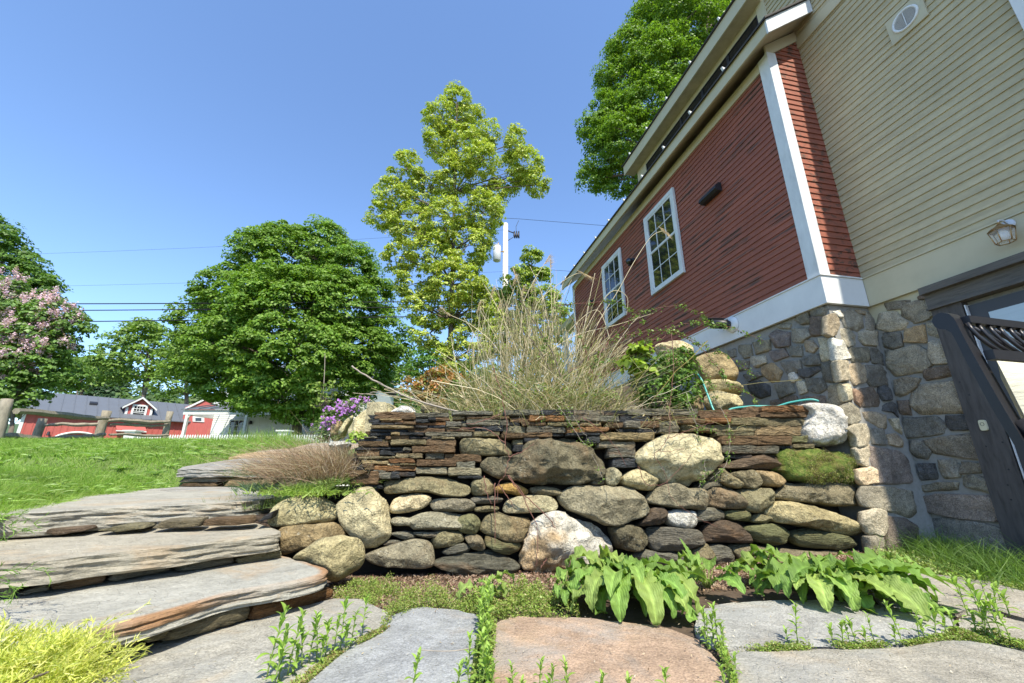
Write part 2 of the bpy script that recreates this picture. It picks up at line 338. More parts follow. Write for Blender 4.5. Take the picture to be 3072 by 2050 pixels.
# wall face: a plane through its foot, leaning back a little
WA = np.array((-1.30, 3.60, 0.)); WB = np.array((3.50, 4.38, 0.))
wdir = (WB - WA) / np.linalg.norm(WB - WA); wnor = np.array((wdir[1], -wdir[0], .10)); wnor /= np.linalg.norm(wnor)
FIELD = """A o 530,1180 700,1140 1000,1105 1250,1095 1500,1115 1700,1180 1880,1260 1890,1340 1820,1400 1700,1425 1450,1410 1250,1360 1050,1345 800,1362 560,1368 520,1320
B o 0,290 150,285 330,300 400,335 415,400 400,440 200,440 0,430 -52,415 -62,330 -40,298
B d 130,540 170,480 240,455 380,455 470,410 530,345 640,305 780,280 900,275 1030,300 1120,350 1170,420 1200,500 1210,600 1130,650 1000,690 800,695 600,690 400,660 280,640 180,600
C c 470,500 600,370 760,310 950,300 1100,350 1190,450 1195,560 1120,660 1000,740 920,780 780,760 660,720 560,630 480,570
C c 340,700 420,640 510,615 600,650 665,720 660,780 620,812 520,805 400,780 350,750
C n 190,680 250,605 330,640 345,690 310,750 230,770
C g 50,710 120,695 180,720 180,755 80,760
D w 690,50 790,20 880,30 960,90 1010,180 1020,300 1000,330 850,325 760,310 720,230 735,100
D M 550,370 650,350 780,355 900,360 1000,375 1060,420 1100,470 1100,600 1000,600 900,595 780,600 640,570 600,520 530,490 560,430
D p 140,470 260,430 360,400 560,393 590,440 540,495 300,495 150,490
D o 60,570 120,490 200,540 280,590 295,625 250,638 150,600
D e 200,530 300,510 380,510 425,590 400,635 340,635 250,580
D t 350,515 480,510 580,525 615,570 600,620 500,620 430,600
D g 0,600 60,580 150,600 170,615 60,630 0,650
D e 20,650 120,610 220,620 290,680 320,740 300,780 200,785 60,765 20,740
D o 285,650 420,630 530,640 540,660 500,740 400,805 330,790 310,720
D e 590,640 640,590 700,600 900,595 1090,620 1120,700 1130,750 1000,765 800,745 620,720 530,690
D m 465,790 520,740 620,730 750,750 900,800 1050,860 1130,890 1145,960 1100,980 900,945 700,900 560,880 480,840
D g 0,790 60,770 150,790 175,830 160,860 0,862
H G 60,350 180,330 260,360 275,400 240,420 100,405
H o 270,390 340,355 400,375 415,410 380,440 290,430
H p -90,480 -60,440 20,415 130,430 220,490 268,550 240,582 -80,580 -95,520
H G 210,480 380,440 480,440 560,480 565,520 500,610 350,590 265,560
H G 575,510 700,480 850,500 1000,540 1100,590 1000,630 700,625 600,570
H e 110,610 250,595 400,620 440,640 400,690 200,725 150,700
H g 0,600 80,620 150,690 145,740 60,765 -60,740 -80,640
H l 130,760 250,740 440,730 560,800 450,880 120,860
H e 470,630 620,640 800,650 980,640 1100,660 1130,760 900,800 600,780 480,720
H g 600,800 800,790 1000,800 1120,780 1140,880 900,920 620,900
G p 560,440 600,380 660,320 720,308 755,330 750,440 650,450 575,460
G w 757,360 850,332 960,340 985,380 985,465 900,470 820,460 770,410
G n 640,220 700,160 800,130 900,165 1000,165 1055,200 1050,310 1030,335 900,325 760,310 620,270
G g 970,390 1000,340 1060,315 1180,345 1210,390 1190,410 1080,415 990,425
G g 630,480 700,465 960,475 1020,500 1048,570 1020,600 900,640 760,650 680,650 640,590
G d 345,470 400,450 520,455 600,490 628,550 610,610 520,660 420,640 380,570
G n 0,170 60,140 200,140 400,150 500,170 580,230 620,330 600,370 500,415 350,450 250,430 100,370 0,330 -60,260 -60,210
G g 520,690 620,640 720,660 900,650 920,720 800,760 650,750
G o 930,700 1000,620 1080,600 1100,740 980,800
G e 380,760 640,760 900,780 940,850 700,900 420,880
F x 880,480 900,400 960,340 1100,290 1180,285 1340,330 1500,420 1590,540 1600,640 1500,700 1450,810 1200,835 1000,800 900,765 820,720 830,650
F o 440,50 480,20 560,8 600,20 625,60 620,140 540,150 450,145
F y 630,90 700,50 780,50 850,80 900,120 860,160 760,140 640,130
F e 915,90 980,75 1100,85 1160,110 1165,150 1080,152 960,145 920,130
F g 435,175 520,155 640,155 700,180 660,215 520,225 450,215
F o 470,245 560,235 660,245 640,280 480,285
F l 705,230 760,175 900,150 1050,155 1120,190 1138,240 1100,275 950,290 720,295
F n 95,215 150,180 300,172 420,180 480,220 460,275 300,288 150,280
F G 310,360 370,310 440,295 500,330 520,400 490,460 430,470 340,440
F o 510,400 560,310 650,285 740,320 900,330 910,370 870,470 820,530 700,510 600,480 520,440
F G 545,500 580,470 700,520 840,540 845,580 750,630 650,610 560,560
F e 385,490 450,465 520,480 555,570 520,600 440,580
F o 120,500 200,440 340,440 380,480 370,530 250,570 150,580 120,550
F g 200,610 280,560 380,535 440,580 400,620 260,630
F D 120,690 200,650 350,620 480,610 600,590 700,630 800,690 820,730 740,785 620,800 520,830 380,825 330,785 200,755 130,720
E c 992,240 1030,175 1120,140 1230,135 1320,160 1325,200 1250,260 1100,295 1000,295
E n 995,350 1060,320 1150,330 1250,290 1400,285 1540,300 1610,330 1640,400 1560,430 1400,440 1200,435 1140,400 1030,395
E n 790,640 880,590 1050,530 1220,505 1310,530 1340,600 1330,720 1150,740 900,720
E g 1000,455 1100,440 1190,455 1200,500 1120,510 1030,480
E g 1180,450 1343,445 1420,440 1400,480 1250,500
E g 945,530 1010,510 1090,520 1050,550 950,555"""
SLATE = """A 370 95 1030 205 b2|A 1000 105 1560 178 g|A 1600 98 2240 160 g|B 330 40 640 90 g|B 655 42 945 88 k|B 945 38 1226 86 g|C 185 100 380 145 k|C 380 88 1020 146 g|D -15 75 345 135 b|D 330 50 415 130 b|D 410 50 740 98 r|D 400 97 740 135 b
A 475 207 820 235 t|A 490 236 935 262 r|A 350 272 700 302 k|A 380 225 480 268 k|A 700 262 850 300 k|A 860 195 1015 228 b|A 940 230 1040 262 g|A 1045 205 1240 262 k|A 1245 190 1345 240 k|A 1340 190 1555 240 b|A 850 262 1035 305 b|A 1035 258 1510 305 r|A 345 315 1010 362 t|A 1015 310 1225 340 k|A 1230 300 1500 335 k|A 340 368 915 408 k|A 920 345 1480 412 b|A 1500 250 1735 330 g|A 1620 175 1795 220 t|A 1800 180 2091 225 b|A 1740 230 2000 272 g|A 1750 277 2091 325 g|A 1510 335 1960 405 b|A 1965 335 2091 400 k|A 330 420 640 470 k|A 660 425 790 465 t|A 795 425 1170 470 k|A 1180 412 1910 485 g|A 1920 405 2150 480 o|A 230 485 440 510 g|A 150 515 520 555 k|A 560 475 930 530 b|A 930 480 1280 525 k|A 1280 487 1640 518 o|A 140 558 610 640 b|A 650 535 1200 620 o|A 1205 522 1660 630 b|A 120 645 840 688 k|A 845 650 970 705 g|A 980 630 1650 735 b|A 120 692 470 785 b|A 480 692 940 735 k|A 480 738 715 775 k|A 130 790 720 830 o|A 725 745 1150 820 o|A 1180 722 1480 830 g|A 1485 755 2060 870 b|A 200 850 610 908 t|A 620 825 1030 895 r|A 1040 838 1660 945 b|A 1665 870 1960 975 g|A 240 915 380 1000 b|A 600 898 780 935 l|A 385 935 1040 1015 r|A 790 905 1040 930 o|A 120 925 235 1000 k|A 1030 955 1530 1060 n|A 1535 965 2060 1090 n|A 210 1003 580 1033 g|A 30 1015 465 1225 b|A 475 1038 660 1140 g|A 665 1030 790 1135 k|A 800 1040 1030 1105 k|A 1700 1095 2060 1135 k|A 30 1230 515 1290 k|A 60 1290 420 1360 k
B 0 97 380 123 b|B 0 127 375 180 g|B 385 100 545 148 b|B 548 94 865 145 r|B 868 92 1175 145 g|B 315 147 480 178 k|B 490 148 700 180 b|B 712 147 985 185 o|B 0 187 130 228 g|B 135 182 320 228 k|B 325 178 525 240 n|B 535 184 875 245 g|B 885 187 1195 245 r|B 992 150 1195 182 t|B 0 234 45 278 k|B 55 234 290 275 o|B 302 243 750 290 b|B 758 240 870 272 k|B 875 247 1165 272 k|B 412 302 500 345 o|B 505 290 640 330 k|B 412 350 520 410 k|B 1060 278 1180 330 k
C 135 150 310 205 g|C 315 150 585 205 k|C 0 252 200 298 r|C 205 208 345 258 b|C 350 203 480 262 g|C 482 198 655 255 b|C 600 148 1010 190 b|C 660 196 830 238 g|C 660 240 830 300 g|C 310 264 455 295 k|C 458 258 655 305 k|C 812 180 1060 222 b|C 870 224 1130 285 o|C 130 300 620 368 t|C 120 376 455 433 n|C 220 437 450 522 g|C 255 525 480 608 k|C 0 310 128 332 k|C 0 335 130 362 k|C 0 366 118 400 k
D 0 138 198 172 r|D 202 134 465 190 o|D 468 136 725 192 o|D 0 176 70 230 b|D 75 184 390 230 o|D 392 190 720 262 t|D 110 234 375 262 o|D 120 265 640 330 b|D 130 334 545 390 g|D 510 332 650 350 k|D 645 322 790 352 o|D 632 262 745 312 G|D 140 395 350 425 k"""
def tintof(ch, v=.14):
    c = np.array(PAL[ch]); return np.clip(c * R(1 - v, 1 + v) * np.array((R(.97, 1.03), 1, R(.95, 1.04))), 0, 1)
MOSS_TUFTS = []
def build_wall():
    t = thing('dry_stone_wall', (1.1, 4.1, 0), 'mortarless retaining wall, thin dark slates above big round fieldstones, beside the patio', 'stone wall')
    SP = {'M': ('moss-covered brown boulder', 'mossy_boulder'), 'w': ('pale almost white stone', 'fieldstone')}
    for ln in FIELD.split('\n'):
        w = ln.split(); cr, ch = w[0], w[1]
        P = [onpl(*px(cr, *map(float, q.split(','))), WA, wnor) for q in w[2:]]
        sz = np.ptp(np.array(P), axis=0); W_, H_ = np.hypot(sz[0], sz[1]), sz[2]; s = min(W_, H_)
        big = max(W_, H_) > .45
        bul = min(.20, .42 * s) + .03
        V, Fc = stone_geo(P, wnor, bul, 2.9 if ch in 'egpnGotDl' else 2.3, .2, 72 if big else 40, 14 if big else 9,
                          .075 * min(s, .45) * (1.6 if ch in 'dDx' else 1), freq=4.5 if big else 8, gap=.002, layer=.6 if ch in 'egpoD' else 0, facets=4 if ch in 'cnwM' else 9)
        if ch == 'M':
            V = np.array([p + wnor * (.028 * mn.noise(Vector(p * 9)) + .014 * mn.noise(Vector(p * 23))) for p in V])
            o = mesh('fieldstone', V, Fc, M_moss, t, True, label='boulder overgrown with green and brown moss'); MOSSV = V
        else:
            layered = ch in 'pgDG'
            tt = tintof(ch)
            if ch == 'x':
                zz = (V[:, 2] - V[:, 2].min()) / np.ptp(V[:, 2]); xx = (V[:, 0] - V[:, 0].min()) / np.ptp(V[:, 0]); f_ = np.array([mn.noise(Vector(p * 4)) * .35 + mn.noise(Vector(p * 13)) * .2 for p in V])
                f_ = np.clip((zz * .8 + xx * .45 - .62 + f_) * 4 + .5, 0, 1)[:, None]; tt = np.array((.50, .36, .20)) * (1 - f_) + np.array((.62, .585, .49)) * f_
            o = mesh('fieldstone', V, Fc, M_slate if layered and W_ > 1.6 * H_ else M_stone, t, True, tint=tt)
            if ch == 'w' and s > .3: o['label'] = 'large whitish triangular stone at the end of the wall'
            if ch == 'x': o['label'] = 'largest boulder, white above and orange below'
    g_ = np.random.default_rng(5); c_ = MOSSV.mean(0); q_ = MOSSV[((MOSSV - c_) @ wnor) > .0]; n_ = 16000
    i_ = g_.integers(0, len(q_), n_); P_ = q_[i_] + g_.normal(0, .016, (n_, 3)) + wnor * .004
    f_ = np.array([mn.noise(Vector(p * 7)) for p in P_]); kp = f_ + g_.normal(0, .12, n_) > -.02; P_ = P_[kp]
    MOSS_TUFTS.append((P_, np.tile(wnor, (len(P_), 1)), t, o_ if 0 else None))
    S = []
    for row in SLATE.replace('\n', '|').split('|'):
        cr, x0, y0, x1, y1, ch = row.split(); x0, y0, x1, y1 = map(float, (x0, y0, x1, y1)); ch = ch[0]; e_ = 7 * CR[cr][2] / 5.2275; x0 -= e_; x1 += e_
        k = CR[cr][2] / 5.2275; j = lambda a: R(-a, a) * k
        up = [(x0 + (x1 - x0) * f, y0 + j(5)) for f in np.linspace(0.01, .99, 5)]
        dn = [(x1 + (x0 - x1) * f, y1 + j(6)) for f in np.linspace(0.01, .99, 5)]
        poly = [(x0 + j(14), y0 + (y1 - y0) * .35)] + up + [(x1 + j(14), y0 + (y1 - y0) * .5)] + dn + [(x0 + j(10), y0 + (y1 - y0) * .7)]
        P = [onpl(*px(cr, *q), WA, wnor) for q in poly]
        V, Fc = stone_geo(P, wnor, R(.015, .085), 9, .16, 40, 4, .010, True, 9, gap=.0015, layer=1)
        S.append((V, Fc, tintof(ch, .2), (x1 - x0) / CR[cr][2] * (y1 - y0) / CR[cr][2]))
    S.sort(key=lambda a: -a[3])
    for V, Fc, c, _ in S[:100]: mesh('slate_stone', V, Fc, M_slate, t, False, tint=c)
    b = MB()
    for V, Fc, c, _ in S[100:]: b.add(V, Fc, tuple(c))
    # thin slivers of slate packed into the joints, and the wall's return going back at its left end
    for i in range(22):
        z = 1.22 - i * .036 - (.0 if i < 9 else .01); x = -1.27 - (.0 if i < 8 else .10) - R(0, .03)
        for k in range(3):
            y = 3.72 + k * .33 + R(-.03, .03); th = .036
            P = [(x, y, z), (x, y + .3, z), (x, y + .3, z - th * .85), (x, y, z - th * .85)]
            V, Fc = stone_geo(P, (-1, -.15, 0), R(.0, .05), 9, .2, 16, 3, .008, True, 9, layer=1)
            b.add(V, Fc, tuple(tintof(random.choice('kkgbo'), .2)))
    o = b.build('slate_chips', M_slate, t); o['kind'] = 'stuff'
    k = MB()
    A2 = WA - wnor * .20; B2 = WB - wnor * .20
    def P_(a, z, d): return A2 + (B2 - A2) * a + np.array((-wnor[0], -wnor[1], 0)) * d + np.array((0, 0, z))
    k.box8([P_(-.0, -.1, 0), P_(1.0, -.1, 0), P_(1.0, -.1, .25), P_(-.0, -.1, .25), P_(-.0, 1.19, .12), P_(1.0, 1.24, .12), P_(1.0, 1.24, .3), P_(-.0, 1.19, .3)])
    k.build('earth_core', M_core, t)
build_wall()
def boulder(P, nrm, bul, label, ch='c', depth=.3, q=2.3, name='boulder', amp=.02, mat=None, group=None, seg=56, freq=4., sharp=False):
    V, Fc = stone_geo(P, nrm, bul, q, depth, seg, 14, amp, sharp, freq=freq, facets=0 if sharp else 5)
    return mesh(name, V, Fc, mat or M_stone, None, True, tint=tintof(ch), label=label, cat='boulder', group=group)
def pxs(cr, s): return [px(cr, *map(float, q.split(','))) for q in s.split()]
def facing(x, y, tilt=.25):
    v = np.array((-x, -y, 0.)); v /= np.linalg.norm(v); v[2] = tilt; return v / np.linalg.norm(v)
def bould_at(pts, pos, ch, bul, label, **k):
    n = facing(*pos[:2], k.pop('tilt', .2)); P = [onpl(*p, pos, n) for p in pts]; return boulder(P, n, bul, label, ch, **k)
bould_at(pxs('E', '565,230 620,180 720,110 840,80 880,120 930,170 980,220 1000,430 980,500 900,565 800,580 730,530 640,450 590,380 580,300'), (-1.33, 3.50, 0), 'c', .13, 'tall cream boulder standing upright against the left end of the wall', depth=.2)
bould_at(pxs('E', '20,340 60,250 180,180 300,158 420,165 520,200 580,260 580,320 500,370 300,390 100,405 30,390'), (-1.75, 3.45, 0), 'm', .12, 'long rounded boulder beside the third stone step, below the pale green weeds')
bould_at(pxs('E', '100,430 180,400 400,385 590,380 640,480 480,520 250,590 130,625 115,520'), (-1.66, 3.35, 0), 't', .08, 'squarish tan rock under the long rounded boulder', q=4, depth=.25)
bould_at(pxs('E', '205,640 260,590 400,530 600,500 740,500 790,560 785,680 700,740 600,795 520,800 430,745 320,690 230,665'), (-1.22, 3.10, 0), 'm', .12, 'smooth pale boulder sitting on the mulch at the right end of the lowest step', depth=.25, tilt=.5)
# ---------------------------------------------------------------- steps
def chaikin(P, k=1):
    P = [np.array(p[:2], float) for p in P]
    for _ in range(k): P = [q for i in range(len(P)) for q in (P[i] * .75 + P[(i + 1) % len(P)] * .25, P[i] * .25 + P[(i + 1) % len(P)] * .75)]
    return [tuple(p) for p in P]
def slab(P2, z, th, mat, tint, name, label, cat, group=None, tiltf=None, rough=.012, edge=None, bot=.02, gridn=0, kind=None):
    """a flat stone: top outline P2 (x, y), its rough layered side going down th metres"""
    P2 = chaikin(P2) if mat is M_step else P2; P = smooth_closed(np.array([(p[0], p[1], z) for p in P2]), max(40, int(sum(math.dist(P2[i], P2[i - 1]) for i in range(len(P2))) / .035)), True)
    c = P.mean(0); off = np.array((R(-9, 9), R(-9, 9), R(-9, 9))); n = len(P)
    T = np.roll(P, -1, 0) - np.roll(P, 1, 0); T /= np.linalg.norm(T, axis=1, keepdims=True) + 1e-9
    area = sum(P[i][0] * P[(i + 1) % n][1] - P[(i + 1) % n][0] * P[i][1] for i in range(n)); sg = 1 if area > 0 else -1
    OUT = np.stack([T[:, 1], -T[:, 0], 0 * T[:, 0]], 1) * sg
    lv = [(-.05, 0), (-.018, -.001), (-.004, -.005)] + [(0 + .0, -th * f) for f in np.linspace(.12, .95, 9 if th > .06 else 3)] + [(-bot, -th)]
    V = []; TT = []
    for ins, dz in lv:
        for p, o in zip(P, OUT):
            w = p + o * ins + np.array((0, 0, dz))
            k = (w + off)
            lo = mn.noise(Vector((k[0] * 2.5, k[1] * 2.5, 0))) * rough * .5
            a = rough * (mn.noise(Vector((k[0] * 6, k[1] * 6, k[2] * 70))) * 1.3 + mn.noise(Vector((k[0] * 22, k[1] * 22, k[2] * 30))) * .5) if dz < -.002 else 0
            w = w + o * (a + lo * (1 if ins > -.03 else .6) + (mn.noise(Vector((k[0] * 9, k[1] * 9, 5))) * .016 + mn.noise(Vector((k[0] * 27, k[1] * 27, 5))) * .007 + .008 if mat is M_flag else 0))
            if dz > -.004: w[2] += mn.noise(Vector(k * 3)) * rough * .3
            if tiltf: w[2] += tiltf(w[0], w[1])
            V.append(w)
            fe = 0 if edge is None or dz < -.05 or ins < -.03 else min(max(mn.noise(Vector((k[0] * 2.2, k[1] * 2.2, 0))) * 1.6 + .55, 0), 1)
            TT.append(tuple(np.array(tint) * (1 - fe) + np.array(edge or tint) * fe))
    m = len(lv); Fc = [(j * n + i, (j + 1) * n + i, (j + 1) * n + (i + 1) % n, j * n + (i + 1) % n) for j in range(m - 1) for i in range(n)]
    # top: shrink rings inward for a gently uneven surface
    k0 = len(V); K = 6
    for r in range(1, K + 1):
        f = 1 - r / (K + .4)
        for i in range(n):
            w = c + (np.array(V[i]) - c) * f; w[2] = z + (tiltf(w[0], w[1]) if tiltf else 0) + mn.noise(Vector((w + off) * 2.2)) * rough * .5
            V.append(w); TT.append(tint)
    prev = 0
    for r in range(K):
        cur = k0 + r * n
        Fc += [(prev + i, prev + (i + 1) % n, cur + (i + 1) % n, cur + i) for i in range(n)]; prev = cur
    V.append(c + np.array((0, 0, tiltf(c[0], c[1]) if tiltf else 0))); TT.append(tint)
    Fc += [(prev + i, prev + (i + 1) % n, len(V) - 1) for i in range(n)]
    Fc.append(tuple((m - 1) * n + i for i in range(n)))
    if sg < 0: Fc = [f[::-1] for f in Fc]
    return mesh(name, V, Fc, mat, None, False, tint=np.array([tuple(t) for t in TT]) * (1.18 if mat is M_flag else 1.), label=label, cat=cat, group=group)
def zpts(s, z, cr='S', push=None, thr=None):
    out = []
    for q in s.split():
        x, y = map(float, q.strip('*').split(',')); p = onz(*px(cr, x, y), z)
        if q.endswith('*'): p = p + np.array(push)
        out.append((p[0], p[1]))
    return out
slab(zpts('-260,1560 50,1400 250,1372 420,1335 520,1262 700,1222 900,1168 1100,1112 1350,1035 1550,1003 1750,968 1900,930 1925,905 1890,880 1800,852 1650,825* 1400,845* 1000,890* 640,960* 400,995* 0,1045* -300,1090*', .17, push=(-.12, .12, 0)),
     .17, .085, M_step, (.36, .35, .30), 'stone_step', 'lowest and longest grey slab step with a rust-orange front edge', 'stone step', 'stone steps', edge=(.36, .21, .11), rough=.016)
slab(zpts('-300,890 0,862 284,846 496,815 750,790 992,768 1200,738 1450,708 1640,690 1655,672 1600,650 1500,635* 1190,650* 900,660* 600,675* 250,690* 0,710* -300,730*', .34, push=(-.1, .14, 0)),
     .34, .115, M_step, (.35, .32, .25), 'stone_step', 'second slab step from the bottom, thick brownish layered front', 'stone step', 'stone steps', rough=.016)
slab(zpts('-200,592 0,571 250,563 408,551 700,533 1000,522 1240,510 1500,495 1625,470 1610,442 1480,432 1000,424 850,421 620,430 450,448 330,478 176,510 -100,560', .5),
     .5, .145, M_step, (.36, .34, .28), 'stone_step', 'third slab step with a deep grey-green layered front, meeting the lawn at its left end', 'stone step', 'stone steps', rough=.018)
slab([(-3.95, 4.95), (-2.75, 4.9), (-2.7, 5.72), (-4.4, 5.75), (-4.4, 5.2)], .505, .06, M_flag, (.27, .25, .21), 'paving_slab', 'flat slab between the third step and the upper step', 'paving slab')
ptilt = lambda x, y: .115 * (y - 5.6)
slab([(-4.52, 5.62), (-4.1, 5.58), (-3.4, 5.62), (-2.75, 5.7), (-2.6, 6.3), (-2.9, 6.95), (-4.4, 7.0), (-4.5, 6.4)], .735, .11, M_step, (.28, .27, .24), 'stone_step', 'upper slab step with a rounded grey front, half hidden by dry grass', 'stone step', 'stone steps', rough=.02, tiltf=ptilt)
slab([(-4.75, 7.08), (-3.0, 7.0), (-2.7, 7.6), (-2.9, 8.6), (-4.8, 8.8), (-5.1, 7.9)], .735, .05, M_flag, (.36, .25, .14), 'paving_slab', 'rust coloured path slab just above the upper step', 'paving slab', tiltf=ptilt)
slab([(-4.7, 8.9), (-3.0, 8.7), (-3.2, 10.3), (-5.0, 10.4)], .735, .05, M_flag, (.32, .24, .16), 'paving_slab', 'brown path slab at the far end of the path, before the lawn crest', 'paving slab', tiltf=ptilt)
RIS = """1 r 1465,1190 1490,1110 1700,1060 1900,1010 1950,1010 1955,1055 1700,1130 1480,1195
1 e 950,1310 990,1220 1150,1160 1430,1090 1460,1130 1450,1190 1200,1260
1 o 810,1300 870,1230 990,1210 960,1290 850,1330
1 o 640,1340 700,1290 800,1270 810,1310 700,1350
1 o 350,1400 500,1340 620,1310 635,1340 560,1400 400,1440
1 o 480,1480 650,1370 830,1320 845,1350 700,1450 500,1520
1 k 1450,1085 1700,1020 1920,975 1925,1000 1600,1070 1480,1095
1 o 330,1450 470,1440 500,1500 420,1560 300,1540
2 g -60,1050 0,985 100,960 130,1000 60,1045
2 g 90,1040 270,980 300,1010 150,1045
2 b 280,985 500,925 620,930 610,970 400,1010 300,1015
2 g 630,955 700,905 980,865 1000,895 850,930 650,968
2 g 1015,885 1100,850 1380,825 1370,855 1150,895 1030,905
2 o 1385,835 1500,800 1640,780 1650,818 1450,855 1390,862
3 g -40,700 100,660 240,668 240,690 0,708
3 p 250,682 300,655 500,648 515,670 350,692
3 o 585,667 700,640 830,638 870,655 700,674
3 e 900,652 950,610 1190,602 1190,642 950,662
3 b 1195,640 1210,605 1480,590 1500,625 1400,637
3 k 1520,620 1560,580 1620,550 1600,600"""
RP = {'1': ((-1.46, 2.4, 0), (.858, -.514, 0)), '2': ((-2.02, 2.73, 0), (.74, -.67, 0)), '3': ((-2.45, 3.06, 0), (.30, -.954, 0))}
WHO = {'1': 'under the lowest step', '2': 'under the second step', '3': 'under the third step'}
cnt = {}
DES = ['rust coloured slab-like stone at the right end', 'long tan stone', 'short squarish stone', 'small stone', 'narrow greenish stone', 'long greenish stone at ground level', 'thin dark slate', 'stone at the far left']
DES2 = ['dark stone at the far left', 'thin grey stone second from left', 'long brown shaded stone', 'grey lens-shaped stone in the middle', 'dark grey stone right of the middle', 'flat stone at the right end']
for ln in RIS.split('\n'):
    w = ln.split(); p0, nn = RP[w[0]]; P = [onpl(*px('S', *map(float, q.split(','))), p0, nn) for q in w[2:]]
    i = cnt.get(w[0], 0); cnt[w[0]] = i + 1
    d = (DES if w[0] == '1' else DES2)[i]
    V, Fc = stone_geo(P, nn, .035, 5, .2, 36, 5, .010, True, 9, gap=.001, layer=.8)
    mesh('riser_stone', V, Fc, M_slate, None, True, tint=tintof(w[1]), label=d + ' ' + WHO[w[0]], cat='stone', group='riser stones')
for i, (x0, x1, z0, z1, ch) in enumerate([(-4.42, -3.85, .565, .62, 'g'), (-3.8, -3.15, .515, .60, 't'), (-4.40, -3.88, .512, .562, 'b'), (-3.10, -2.7, .512, .61, 'o')]):
    P = [(x0, 5.68, z0), (x1, 5.68, z0), (x1 - .05, 5.68, z1), (x0 + .06, 5.68, z1 - .01)]
    V, Fc = stone_geo(P, (0, -1, 0), .04, 6, .2, 30, 4, .008, True, 9, layer=.8)
    mesh('riser_stone', V, Fc, M_slate, None, False, tint=tintof(ch), label=['thin grey stone topmost at the left', 'pale tan stone in the middle', 'dark thin stone lowest at the left', 'olive stone at the right'][i] + ' under the upper step', cat='stone', group='riser stones')
# earth behind the risers
b = MB()
for (a, c_, z0, z1) in (((-2.3, 1.55), (-1.25, 3.1), -.05, .10), ((-2.9, 2.1), (-1.75, 3.45), .1, .24), ((-3.4, 2.9), (-1.9, 3.55), .25, .38)):
    a = np.array(a); c_ = np.array(c_); d = (c_ - a) / np.linalg.norm(c_ - a); nn = np.array((-d[1], d[0])); a = a + nn * .08; c_ = c_ + nn * .08
    q = [a, c_, c_ + nn * .9, a + nn * .9]
    b.box8([(*p, z0) for p in q] + [(*p, z1) for p in q])
b.build('step_earth_bed', M_soil, kind='structure')
# ---------------------------------------------------------------- patio flagstones
FL = [
    ('weathered grey-tan flagstone nearest the lowest step, weeds along its right edge', (.30, .285, .24), '300,2300 120,2110 262,2018 470,1925 600,1890 745,1862 900,1820 1000,1796 1080,1800 1165,1836 1160,1862 1140,1885 1010,1950 890,2045 700,2300'),
    ('blue-grey flagstone in the middle foreground, left of the long weedy joint', (.255, .262, .262), '1180,1848 1230,1828 1262,1822 1332,1826 1400,1842 1428,1846 1440,1870 1436,1910 1420,1960 1410,2060 1400,2300 760,2300 905,2060 1020,1962 1150,1895'),
    ('large rusty orange-brown flagstone in the middle foreground', (.33, .235, .165), '1490,1875 1500,1862 1553,1851 1723,1853 1850,1862 1990,1880 2085,1915 2120,1950 2160,1990 2185,2060 2220,2300 1470,2300 1474,2060 1482,1960'),
    ('pale grey flagstone between the two big dock plants', (.30, .295, .27), '2090,1900 2095,1835 2150,1815 2300,1802 2500,1800 2640,1815 2760,1830 2850,1850 2860,1880 2815,1905 2690,1928 2410,1935 2292,1938 2150,1932'),
    ('grey flagstone with a tan far edge below the stone house foundation', (.30, .275, .225), '2640,1800 2600,1740 2650,1712 2760,1716 2867,1728 2980,1745 3072,1772 3300,1810 3300,1900 3072,1850 2990,1825 2910,1818 2860,1835 2760,1815'),
    ('small tan flagstone at the right edge of the photo', (.31, .285, .235), '2890,1850 2925,1832 3072,1866 3300,1915 3300,2000 3072,1940 2960,1912 2875,1900'),
    ('wide grey and tan flagstone filling the bottom right corner', (.29, .27, .225), '2190,1968 2185,1955 2300,1953 2450,1950 2700,1945 2830,1922 2900,1918 3072,1958 3300,2010 3500,2300 2260,2300 2225,2090'),
]
for lb, tn, s in FL:
    slab([tuple(onz(*map(float, q.split(',')), .0)[:2]) for q in s.split()], R(-.003, .004), .03, M_flag, tn, 'paving_slab', lb, 'paving slab', 'patio flagstones', rough=.007)
# the patio goes on behind and beside the camera
for i, (x, y, w, h) in enumerate([(-.9, .55, .9, .8), (.15, .5, 1.0, .85), (1.3, .45, 1.1, .9), (2.55, .6, 1.1, 1.0), (3.9, 1.0, 1.2, 1.6), (-.6, -.5, 1.3, 1.0), (.9, -.6, 1.5, 1.0), (2.5, -.6, 1.4, 1.1), (4.0, -.6, 1.3, 1.2)]):
    P2 = [(x + w * .48 * math.copysign(abs(math.cos(t)) ** .5, math.cos(t)) + R(-.04, .04), y + h * .46 * math.copysign(abs(math.sin(t)) ** .5, math.sin(t)) + R(-.04, .04)) for t in np.linspace(0, 6.28, 14, endpoint=False)]
    slab(P2, 0, .03, M_flag, random.choice([(.30, .28, .24), (.27, .27, .26), (.33, .26, .19)]), 'paving_slab', 'flagstone of the patio outside the picture, around the camera', 'paving slab', 'patio flagstones out of view', rough=.006)
